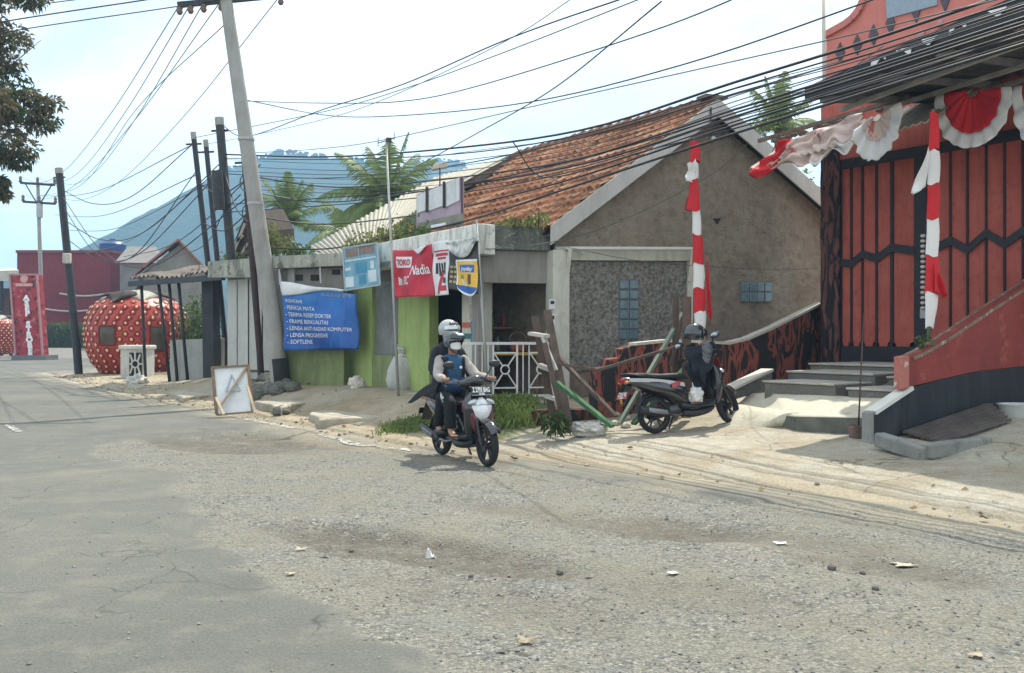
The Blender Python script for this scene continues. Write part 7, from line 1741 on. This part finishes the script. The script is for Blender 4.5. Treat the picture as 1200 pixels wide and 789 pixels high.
pb_.build('body', SKIN, pil, True)
mb = MB()
for s in (-1, 1): mb.ell((.104, -.02 + s * .031, 1.64), (.010, .014, .008), 10, 6)
mb.xf(lambda p: BM @ p).build('eyes', plain('eye_dark2', (.02, .015, .012), .2), pil, True)
mb = torso([(.86, -.09, .13, .17), (.93, -.08, .155, .19), (1.1, -.06, .145, .18), (1.28, -.03, .15, .20), (1.40, -.02, .125, .20), (1.465, -.01, .09, .14), (1.52, .01, .07, .08)], BM); mb.build('jacket', JACK, pil, True)
for s in (1, -1):
    d_ = PLm[s]; e2 = lambda a_, b_, f_: tuple(V(d_[a_]).lerp(V(d_[b_]), f_))
    skin_mesh('sl', [(-.03, s * .13, 1.40), d_['sh'], e2('sh', 'el', .5), d_['el'], e2('el', 'wr', .5), e2('el', 'wr', .93)], [(0, 1), (1, 2), (2, 3), (3, 4), (4, 5)], [.065, .082, .073, .066, .058, .046], 2, BM).build('sleeve', JACK, pil, True)
    skin_mesh('p', [(-.07, s * .06, .91), d_['hp'], e2('hp', 'kn', .5), d_['kn'], e2('kn', 'an', .5), e2('kn', 'an', 1.06)], [(0, 1), (1, 2), (2, 3), (3, 4), (4, 5)], [.10, .105, .095, .085, .075, .068], 2, BM).build('trouser_leg', PANTS, pil, True)
    mid = (V(d_['to']) + V(d_['an'])) / 2 + V((.02, 0, -.035)); MB().ell(mid, (.15, .05, .035), 16, 8).xf(lambda p: BM @ p).build('shoe', BPL, pil, True)
HELW = plain('helmet_grey', (.36, .38, .37), .2, 0, .6, coat=.5)
hM = M_of(BM, (.045, -.02, 1.675), 0, R(2), R(16))
vf = helmet_parts(pil, hM, HELW, 1.0)
mb = MB(); mb.grid(lambda a, b: hM @ V((.158 * math.sin(lerp(1.25, 1.62, b)) * math.cos(lerp(-1.25, 1.25, a)) + .012, .134 * math.sin(lerp(1.25, 1.62, b)) * math.sin(lerp(-1.25, 1.25, a)), .142 * math.cos(lerp(1.25, 1.62, b) - .10 * math.cos(lerp(-1.5, 1.5, a))))), 22, 8, .004); mb.build('helmet_visor', plain('visor_pale', (.62, .64, .64), .06, .3, .8), pil, True)
mb = MB(); mb.grid(lambda a, b: hM @ V((.155 * math.sin(lerp(.75, 1.12, b)) * math.cos(lerp(-.8, .8, a)) + .012, .131 * math.sin(lerp(.75, 1.12, b)) * math.sin(lerp(-.8, .8, a)), .141 * math.cos(lerp(.75, 1.12, b)))), 18, 6, .004); mb.build('helmet_stripe', plain('stripe_dark', (.08, .085, .09), .3), pil, True)
mb = MB(); mb.grid(lambda a, b: hM @ V((.150 * math.sin(lerp(1.66, 2.3, b)) * math.cos(lerp(-1.5, 1.5, a)) + .014, .128 * math.sin(lerp(1.66, 2.3, b)) * math.sin(lerp(-1.5, 1.5, a)), .150 * math.cos(lerp(1.66, 2.3, b)))), 24, 10, .006); mb.build('chin_guard', HELW, pil, True)
# ================================================================== trees and plants
# broad tree at the road's left edge, crown partly in view
def limb_tree(name, base, H, label, crown_pts, m, n, L, W, r0=.22, lean=(0, 0), mleaf2=None):
    t = thing(name, base, label, 'tree'); top = base + V((lean[0], lean[1], H))
    mid = base.lerp(top, .5) + V((.2, .1, 0)); tr = MB().tube([base - V((0, 0, .3)), base.lerp(mid, .5), mid, top], [r0 * 1.25, r0, r0 * .85, r0 * .6], 12)
    ends = []
    for c, r_ in crown_pts:
        c = V(c); st = mid.lerp(top, rnd.uniform(.2, 1.0)); bend = st.lerp(c, .5) + V((0, 0, .4)) + rvec(.3)
        tr.tube([st, bend, c], [r0 * .45, r0 * .25, r0 * .08], 7)
        for _ in range(5):
            q = c + V((rvec().x * r_ * .8, rvec().y * r_ * .8, rvec().z * r_ * .6)); tr.tube([bend.lerp(c, .6), bend.lerp(q, .7), q], [r0 * .14, r0 * .08, .008], 5)
    tr.build('trunk', BARK, t, True)
    mb = MB(); mb2 = MB(); per = n // len(crown_pts)
    for c, r_ in crown_pts:
        c = V(c)
        for _ in range(11):
            q = rvec(); q = q.normalized() * rnd.uniform(.35, 1.0); cc_ = c + V((q.x * r_, q.y * r_, q.z * r_ * .62))
            tgt = mb2 if (mleaf2 and rnd.random() < .3) else mb
            clump(tgt, cc_, (r_ * .36, r_ * .36, r_ * .2), per // 11, L, W, 0)
    mb.build('crown', m, t, recalc=False)
    if mb2.v: mb2.build('crown_tips', mleaf2, t, recalc=False)
    return t
Yt = 27.5
def tp_(px, py, Y=Yt): return P(px, py, Y)
base = V((tp_(-150, 0).x, Yt + .5, .1))
limb_tree('roadside_tree', base, 7.5, 'olive leaved roadside tree whose ragged crown hangs in at the upper corner',
          [(tp_(8, 60, 27), 1.15), (tp_(30, 128, 27.5), 1.05), (tp_(-15, 170, 28), 1.15), (tp_(-6, -8, 27), 1.2), (tp_(2, 118, 26.5), .9), (tp_(-8, 222, 28), .5), (tp_(-75, 60, 29), 1.9), (tp_(-90, 170, 28), 1.7), (tp_(-150, 20, 27), 2.2), (tp_(-190, 140, 28), 2.0), (tp_(-60, -90, 28), 2.0)],
          LEAF_B, 15000, .19, .085, .24, (.6, 0), LEAF_D)
# coconut palms
def palm(px, pyc, Y, H, nf, Lf, label, tilt=0.0, m=LEAF_M, up=0.0):
    c = P(px, pyc, Y); b_ = V((c.x + tilt, Y, .4)); t = thing('palm_tree', b_, label, 'palm tree', 'palm trees behind the shop roofs')
    MB().tube([b_, b_.lerp(c, .4) + V((tilt * .1, 0, 0)), b_.lerp(c, .75), c], [.2, .15, .13, .12], 10).build('trunk', BARK, t, True)
    mb = MB(); rb_ = MB()
    for i in range(nf):
        a = i * 2.399 + rnd.uniform(-.2, .2); el = lerp(1.35, -.35, (i / nf) ** .85) + up; L_ = Lf * rnd.uniform(.8, 1.1)
        d = V((math.cos(a) * math.cos(el), math.sin(a) * math.cos(el), math.sin(el))); pts = []; p = c.copy(); dd = d.copy()
        for q in range(11):
            pts.append(p.copy()); p = p + dd * (L_ / 10); dd = (dd - V((0, 0, .055 + .075 * math.cos(max(0, el)) + q * .006))).normalized()
        rb_.tube(pts, [.03 * (1 - q / 11) + .006 for q in range(11)], 5)
        side = dd.cross(V((0, 0, 1))); side = side.normalized() if side.length > .05 else V((1, 0, 0))
        for q in range(1, 40):
            f_ = q / 40 * 10; i0 = int(f_); pt = pts[i0].lerp(pts[min(i0 + 1, 10)], f_ - i0); ax = (pts[min(i0 + 1, 10)] - pts[i0 if i0 < 10 else 9]).normalized()
            ln = Lf * .30 * math.sin(math.pi * (.12 + .86 * q / 40)) ** .7 * rnd.uniform(.75, 1.1)
            for s in (-1, 1):
                dl = (side * s * .8 + ax * .65 - V((0, 0, .42 + .25 * rnd.random()))).normalized(); wv_ = ax * .033 * Lf * .4
                e = pt + dl * ln - V((0, 0, ln * .18)); m_ = pt + dl * ln * .5 + V((0, 0, .02))
                mb.add([pt - wv_, pt + wv_, m_ + wv_ * .9, e, m_ - wv_ * .9], [(0, 1, 2, 4), (4, 2, 3)])
    rb_.build('frond_stem', LEAF_Y, t, True); mb.build('fronds', m, t, recalc=False); return t
PALM = leaf_mat('leaf_palm', (.055, .095, .03), (.14, .19, .065))
palm(456, 238, 36, 8, 28, 2.8, 'full coconut palm rising behind the pale sheet roof', .3, PALM, .05)
palm(338, 262, 40, 7, 16, 2.2, 'smaller upright palm just right of the concrete utility pole', .2, PALM, .42)
palm(408, 275, 40, 6, 14, 2.4, 'low palm with arching pale fronds half hidden by the pale sheet roof', .3, PALM, -.1)
palm(912, 152, 30, 7, 14, 1.7, 'small palm tuft showing above the bargeboard of the grey gable', .1, PALM, .4)
# leafy shrubs behind roofs
def shrub(px, py, Y, rx, rz, n, L, m, label, zb=2.8, name='shrub'):
    c = P(px, py, Y); t = thing(name, V((c.x, Y, zb)), label, 'shrub'); mb = MB()
    for i in range(7):
        q = rvec(); clump(mb, c + V((q.x * rx * .7, q.y * .4, q.z * rz * .6)), (rx * .45, .35, rz * .5), n // 7, L, L * .45, 0)
    mb.build('foliage', m, t, recalc=False); st_ = MB()
    for i in range(4): st_.tube([V((c.x + rnd.uniform(-.2, .2), Y, zb - .4)), c + rvec(rx * .4)], [.03, .01], 5)
    st_.build('stem', BARK, t); return t
shrub(322, 282, 26, .55, .5, 420, .16, LEAF_Y, 'yellowish shrub behind the flat roof just right of the concrete pole', 3.0)
shrub(346, 291, 27, .6, .25, 300, .16, LEAF_M, 'green shrub along the mossy parapet above the blue banner', 3.0)
shrub(276, 300, 27, .5, .28, 260, .14, LEAF_Y, 'small yellowish shrub on the fascia of the shuttered building', 3.0)
shrub(892, 150, 24, .6, .35, 260, .12, LEAF_M, 'sparse green shrub peeping over the bargeboard near the red bunting', 3.8)
shrub(932, 226, 24.5, .5, .8, 200, .16, LEAF_Y, 'pale reedy shrub between the grey gable and the carved column', 3.2)
# vines over the shop parapet
def vine(x0, x1, off_, n, spread, label, m):
    t = thing('vine', LA.off(off_).at((x0 + x1) / 2, ZT), label, 'vine'); mb = MB(); st_ = MB()
    prev = None
    for i in range(n):
        px = rnd.uniform(x0, x1); p = LA.off(off_ + rnd.uniform(-.5, .35)).at(px, ZT + abs(rnd.gauss(.05, spread)))
        leaf(mb, p, rnd.uniform(.07, .15), rnd.uniform(.04, .09))
        if i % 14 == 0: st_.tube([LA.off(off_ - .2).at(px, ZT - .05), p + V((0, 0, .05)), p + rvec(.3)], [.012, .008, .004], 5)
    mb.build('foliage', m, t, recalc=False); st_.build('stem', BARK, t); return t
vine(405, 478, -.5, 850, .22, 'tangled green vine on the parapet above the pale blue poster', LEAF_Y)
vine(462, 500, -.35, 320, .16, 'green vine creeping on the parapet below the pink roof board', LEAF_M)
vine(572, 640, -.75, 260, .05, 'low moss and weeds along the tile eave over the porch', LEAF_Y)
# grass below the porch, weeds
def tufts(pts, n, label, hmin, hmax, spread, m, name='grass'):
    mb = MB()
    for i in range(n):
        x0, y0, x1, y1 = pts; px = rnd.uniform(x0, x1); py = rnd.uniform(y0, y1); p = V((px, py, 0)) if y1 < 100 else G(px, py, .15); p = V((p.x + rnd.gauss(0, spread), p.y + rnd.gauss(0, spread), 0)); p.z = gz(p.x, p.y) + .01
        if abs(fbm(p.x * 1.3, p.y * 1.3, 4)) < .02: continue
        h = rnd.uniform(hmin, hmax); d = rvec(); d.z = 0; d = d * h * .6; w = V((-d.y, d.x, 0)).normalized() * .013
        mb.add([p - w, p + w, p + d * .45 + V((0, 0, h * .7)) + w * .7, p + d + V((0, 0, h * .85))], [(0, 1, 2), (0, 2, 3)])
    return tag(mb.build(name, m, recalc=False), label, 'grass', kind='stuff')
GRASS = leaf_mat('grass_blade', (.055, .085, .02), (.15, .20, .055)); DRYG = leaf_mat('dry_grass', (.16, .14, .06), (.27, .25, .12))
tufts((-.42, 13.6, .36, 15.45), 1300, 'bright green grass below the porch railing right of the rider', .09, .22, .07, GRASS)
tufts((-2.0, 14.4, -1.15, 15.3), 1500, 'short green grass between the kerb block and the rider', .04, .11, .1, GRASS)
tufts((885, 500, 935, 508), 160, 'weeds at the foot of the pad kerb', .04, .12, .05, GRASS)
def plant(px, py, z, n, L, label, m=LEAF_D, sp=.12):
    c = G(px, py, z) if py > 430 else None
    t = thing('plant', c, label, 'plant'); mb = MB(); clump(mb, c + V((0, 0, .14)), (sp, sp, .12), n, L, L * .5, 0); mb.build('foliage', m, t, recalc=False)
    MB().tube([c - V((0, 0, .05)), c + V((0, 0, .18))], [.012, .006], 5).build('stem', BARK, t); return t
plant(651, 507, .25, 150, .11, 'dark leafy plant at the foot of the timber barrier', LEAF_D, .17)
plant(910, 439, .9, 60, .08, 'small weed growing against the striped wall beside the steps', LEAF_M, .1) if False else None
c = LW.off(-.05).hit(1083, 409); t = thing('plant', c, 'small green weed sprouting from the top of the red ramp wall', 'plant'); mb = MB(); clump(mb, c + V((0, 0, .08)), (.08, .08, .1), 50, .07, .035, 0); mb.build('foliage', LEAF_M, t, recalc=False); MB().tube([c - V((0, 0, .03)), c + V((0, 0, .12))], .006, 5).build('stem', BARK, t)

# ================================================================== overhead cables
def cable(pts, r, label, m=CABLE, group='overhead cables along the road', n=40):
    """pts: 3-D knots; smooth curve through them"""
    K = [V(p) for p in pts]; out = []
    for i in range(len(K) - 1):
        p0, p1, p2, p3 = K[max(i - 1, 0)], K[i], K[i + 1], K[min(i + 2, len(K) - 1)]
        if i == 0: p0 = p1 * 2 - p2
        if i == len(K) - 2: p3 = p2 * 2 - p1
        nn = max(4, n // (len(K) - 1))
        for k_ in range(nn):
            t = k_ / nn; out.append(.5 * ((2 * p1) + (p2 - p0) * t + (2 * p0 - 5 * p1 + 4 * p2 - p3) * t * t + (3 * p1 - p0 - 3 * p2 + p3) * t ** 3))
    out.append(K[-1]); return tag(MB().tube(out, r, 5).build('overhead_cable', m, smooth=True), label, 'cable', group)
def along(S, pts, r, label, first=None, m=CABLE, last=None):
    l = Line(sv(S, 0).xy, d=(UX, UY)); K = ([first] if first is not None else []) + [l.hit(*q) for q in pts] + ([last] if last is not None else [])
    return cable(K, r, label, m)
def pfrac(pp, py):
    b_, t_ = pp; 
    for i in range(201):
        q = b_.lerp(t_, i / 200)
        if CY - (q.z - EYE) * F / q.y <= py: return q
    return t_
BC, BA, BB, BD = bp[2], bp[0], bp[1], bp[3]
CP = (ORIGIN[POLE_C.name], top)
TH = 'black cable in the sagging bundle that crosses the tiled roof to the canopy'
along(10.3, [(380, 184), (519, 175), (680, 153), (860, 97), (1030, 44), (1330, -58)], .021, TH, pfrac(BC, 182))
along(9.7, [(380, 187), (530, 181), (680, 158), (860, 104), (1030, 53), (1330, -45)], .012, TH, pfrac(BC, 186))
along(10.9, [(380, 209), (519, 196), (680, 162), (860, 110), (1030, 60), (1330, -36)], .013, TH, pfrac(BC, 204))
along(9.4, [(380, 219), (464, 216), (570, 204), (680, 186), (860, 129), (1030, 76), (1330, -22)], .016, TH, pfrac(BD, 206))
along(10.0, [(380, 237), (491, 225), (680, 193), (860, 137), (1030, 84), (1330, -12)], .017, TH, pfrac(BD, 226))
along(10.6, [(380, 263), (505, 250), (586, 232), (680, 207), (860, 147), (1030, 94), (1330, 2)], .018, TH, pfrac(BD, 254))
along(9.2, [(380, 292), (460, 277), (547, 259), (680, 216), (860, 157), (1030, 104), (1330, 12)], .019, TH, pfrac(BD, 280) + V((0, 0, -.2)))
along(9.9, [(500, 222), (680, 186), (860, 133), (1000, 89), (1330, -16)], .013, TH, pfrac(BC, 240))
along(10.4, [(500, 231), (680, 199), (860, 143), (1000, 100), (1330, -5)], .012, TH, pfrac(BC, 250))
along(9.6, [(640, 208), (760, 176), (860, 151), (1000, 109), (1330, 8)], .010, TH, LG.hit(600, 196) + V((0, -1.2, .2)))
along(9.6, [(380, 121), (470, 119), (560, 101), (760, 38), (900, -18)], .011, 'thin cable from the concrete pole clamp dipping then rising steeply over the sky', pfrac(CP, 119))
along(9.6, [(380, 135), (464, 136), (620, 120), (800, 76), (1000, 8), (1150, -50)], .011, 'thin cable from the concrete pole clamp running low over the tiled ridge', pfrac(CP, 118))
along(9.5, [(290, 160), (380, 128), (472, 99), (600, 44), (760, -12)], .013, 'upper of two cables rising from the thick black post towards the top edge', pfrac(BC, 146))
along(9.9, [(380, 131), (480, 102), (600, 58), (760, -5)], .010, 'lower of two cables rising from the capped black post towards the top edge', pfrac(BA, 162))
along(9.4, [(300, 158), (420, 128), (580, 55), (680, -8)], .008, 'faint thin cable crossing the rising pair above the hill', pfrac(BB, 170), CABLE_G)
along(9.7, [(380, 174), (455, 163), (659, 117), (860, 72), (1010, 38), (1330, -40)], .009, 'thin cable that passes the antenna mast top on its way to the red parapet', pfrac(CP, 182), CABLE_G)
along(10.2, [(690, 185), (860, 125), (1010, 75), (1330, -35)], .008, 'thin grey cable just above the ridge tiles of the grey gable', LG.hit(640, 200) + V((0, -1.3, 0)), CABLE_G)
cable([P(775, 2, 11), P(650, 103, 14.5), P(556, 158, 18.4), P(490, 194, 21.6)], .010, 'steep drop cable slanting down across the sky to the pink roof board')
cable([P(1035, 54, 12.3), P(930, 132, 14.6), P(905, 178, 16)], .007, 'thin service wire sagging from the bundle to the faded bunting', CABLE_G)
cable([P(540, 286, 16.2), P(570, 292, 15.9), P(640, 285, 15.9), P(720, 262, 16.4), P(830, 207, 17.5), P(885, 160, 18)], .008, 'thin pale wire looping across the grey gable wall', CABLE_G)
cable([P(665, 290, 15.7), P(760, 307, 16.4), P(900, 316, 17.6), P(962, 314, 18.2)], .006, 'faint wire strung low across the grey gable wall to the column', CABLE_G)
# from the crossarm and posts to the left
for S_, dy0, dy1, r_ in ((9.3, 4, 6, .007), (10.7, 9, -3, .008), (10.1, -4, 8, .006), (9.8, 14, 3, .008), (10.5, 20, 12, .006), (11.0, 26, 9, .007), (9.5, 31, 16, .007)):
    along(S_, [(420, 196 + dy0), (560, 181 + dy0 * 1.2), (700, 160 + dy0), (860, 106 + dy0 * .9 + dy1 * .3), (1030, 55 + dy0 * .8 + dy1), (1330, -42 + dy0 * .6 + dy1)], r_, TH, pfrac(BC if dy0 < 12 else BD, 192 + dy0))
GL = 'thin power line falling from the concrete pole crossarm to the distant utility pole'
fars = [FT[0], FT[1], FT[2], FT[3], FT[5]]
mids = [(144, 0, 78, 149), (182, 0, 95, 165), (195, 0, 101, 161), (217, 6, 110, 165), (230, 11, 116, 170)]
for i, tipp in enumerate(CTIPS):
    b_ = fars[i]; m_ = tipp.lerp(b_, .45) - V((0, 0, 1.9)); q = tipp.lerp(b_, .2) - V((0, 0, 1.15)); q2 = tipp.lerp(b_, .72) - V((0, 0, 1.5)); cable([tipp, q, m_, q2, b_], .013, GL, CABLE_G)
cable([pfrac(CP, 26), P(160, 128, 31), P(95, 217, 45), FT[4]], .013, 'power line from the concrete pole shaft to the lower distant crossarm', CABLE_G)
for i, (x0, y0, x1, y1, r_) in enumerate(((30, 9, 95, -1, .012), (20, 24, 171, 0, .016), (18, 37, 219, 6, .013))):
    cable([P(-60, y0 + 12 + i, 22), P(x0 + 12, y0 - 3, 21.8), P(x1, y1, 21.5), P(x1 + 70, y1 - 9 - 2 * i, 21.4)], r_, ('uppermost', 'middle', 'lowest')[i] + ' of three near level cables from the tree crown to the concrete pole', CABLE)
PE = bp[4]
LBL = ['cable sagging deepest between the solitary leaning post and the capped black post', 'upper slack cable from the solitary post to the slim black posts', 'straight taut cable from the solitary post to the thick black post', 'cable dropping from the solitary post towards the brown post', 'lower slack cable from the solitary post meter box to the black posts']
for i, (ya, pp, yb, sag) in enumerate(((242, BA, 200, 2.6), (222, BA, 168, 1.2), (259, BC, 190, 1.5), (230, BD, 232, 2.4), (280, BB, 215, 1.6))):
    a, b_ = pfrac(PE, ya), pfrac(pp, yb); cable([a, a.lerp(b_, .3) - V((0, 0, sag * .8)), a.lerp(b_, .6) - V((0, 0, sag * .9)), b_], .016, LBL[i])
for i, (x1, y1, yb, pp) in enumerate(((106, 222, 170, BA), (126, 244, 205, BA), (138, 262, 215, BB), (165, 288, 195, BC))):
    q0 = pfrac(pp, yb); q2 = P(x1 - 62, y1 + 8, 66); q1 = q0.lerp(q2, .45) - V((0, 0, .7)); cable([q0, q1, q2], .017, ['highest of the far cables fanning out from the capped black post', 'second far cable fanning out from the capped black post', 'far cable fanning out from the slim middle black post', 'lowest far cable fanning out from the thick black post'][i], CABLE_G)
for i, (ya, yb) in enumerate(((215, 212), (262, 250), (200, 260))):
    a, b_ = pfrac(BA if i < 2 else BC, ya), pfrac(BD, yb); cable([a, a.lerp(b_, .5) - V((0, 0, .35)), b_], .018, ['short slack cable between the capped post and the brown post', 'short lower cable between the capped post and the brown post', 'short crossing cable between the thick post and the brown post'][i])
for i, (x0, y0, x1, y1) in enumerate(((262, 250, 232, 292), (285, 215, 205, 285))):
    cable([P(x0 + 20, y0 - 22, 25.4), P(x0, y0, 26.6), P(x1, y1, 33), P(x1 - 60, y1 + 16, 50)], .016, ['steep dark cable slanting down past the thick post to the far houses', 'longer dark cable slanting down behind the capped post to the far houses'][i])

# ================================================================== litter on the road
def scrap(px, py, size, label, m, nm='paper_scrap', up=.03, cat='litter'):
    c = G(px, py, -.02); c.z = road_z(c.x, c.y) + .002; size *= .6; up *= .6
    mb = MB(); s0 = rnd.random() * 9
    mb.grid(lambda a, b: c + V(((a - .5) * size * (1 + .3 * math.sin(b * 7 + s0)), (b - .5) * size * .8 * (1 + .3 * math.sin(a * 5 + s0)), .012 + up * abs(math.sin(a * 4 + s0) * math.sin(b * 5 + s0 * 2)))), 7, 7, .003)
    return tag(mb.build(nm, m), label, cat)
PAPER = plain('paper_white', (.72, .72, .70), .7)
c = G(505, 645, -.05); c.z = road_z(c.x, c.y); mb = MB(); mb.grid(lambda a, b: c + V(((a - .5) * .085 * (1 - .5 * b), .03 * math.sin(a * 6) * b, .0 + .07 * b * (.6 + .4 * math.sin(a * 5 + 1)))), 8, 6, .006); tag(mb.build('paper_scrap', PAPER), 'crumpled white paper standing up in the middle of the broken road', 'litter')
LEAFB = plain('dry_leaf', (.36, .30, .21), .8); TAN = plain('tan_card', (.42, .36, .27), .8)
scrap(353, 643, .11, 'pale flat scrap left of the standing white paper', TAN, 'card_scrap', .015)
scrap(788, 672, .11, 'pale card scrap on the gravel right of the dark stone', PAPER, 'card_scrap', .01); scrap(915, 634, .13, 'pale flat scrap on the gravel below the apron edge', PAPER, 'card_scrap', .008); scrap(1060, 655, .22, 'wide tan card scrap flattened on the gravel below the bucket', TAN, 'card_scrap', .015); scrap(1143, 771, .10, 'pale leaf at the lower corner of the road', LEAFB, 'dry_leaf', .01); scrap(618, 752, .13, 'brown dry leaf at the bottom middle of the road', LEAFB, 'dry_leaf', .03); scrap(340, 673, .09, 'pale scrap at the edge of the broken patch', TAN, 'card_scrap', .01)
for px, py, r_, lb in ((656, 664, .035, 'dark angular stone in the middle of the broken road'), (1011, 672, .03, 'small dark stone left of its neighbour near the wide tan scrap'), (975, 668, .04, 'grey stone above the small dark pair near the wide tan scrap'), (1026, 690, .03, 'greenish stone lowest of the trio near the wide tan scrap'), (552, 674, .025, 'small dark stone below the standing white paper'), (412, 632, .03, 'dark clod beside the shallow pit left of the white paper')):
    c = G(px, py, -.02); c.z = road_z(c.x, c.y); mb = MB(); rockmesh(mb, c + V((0, 0, r_ * .3)), r_ * .75, px * .1, .7); tag(mb.build('stone', ROCK), lb, 'stone')

# scattered chips and leaf litter along the verge
mb = MB(); mbl = MB()
for i in range(700):
    v = rnd.uniform(1, 40); sp_ = abs(rnd.gauss(.3, .8)); p = sv(edge(v) + sp_ - .3, v); p.z = gz(p.x, p.y) + .008
    if v < 12 and (sp_ > 1.4 or rnd.random() < .55): continue
    if rnd.random() < .6: rockmesh(mb, p, rnd.choice([.006, .008, .012, .016, .03]), i * .7, .6)
    else:
        a = rnd.random() * 6.28; d = V((math.cos(a), math.sin(a), .1)) * rnd.uniform(.02, .05); w_ = V((-d.y, d.x, .02)) * .6; mbl.add([p - d + V((0, 0, .01)), p + w_ + V((0, 0, .02)), p + d + V((0, 0, .012)), p - w_ + V((0, 0, .008))], [(0, 1, 2, 3)])
tag(mb.build('verge_rubble', mat('verge_chip', (.33, .29, .225), .4, 5, .95, .4), smooth=False), 'small stones and rubble chips strewn along the road edge', 'rubble', kind='stuff')
tag(mbl.build('leaf_litter', mat('litter_leaf', (.25, .18, .10), .5, 9, .9), recalc=False), 'dry leaf litter scattered along the road edge', 'leaf litter', kind='stuff')
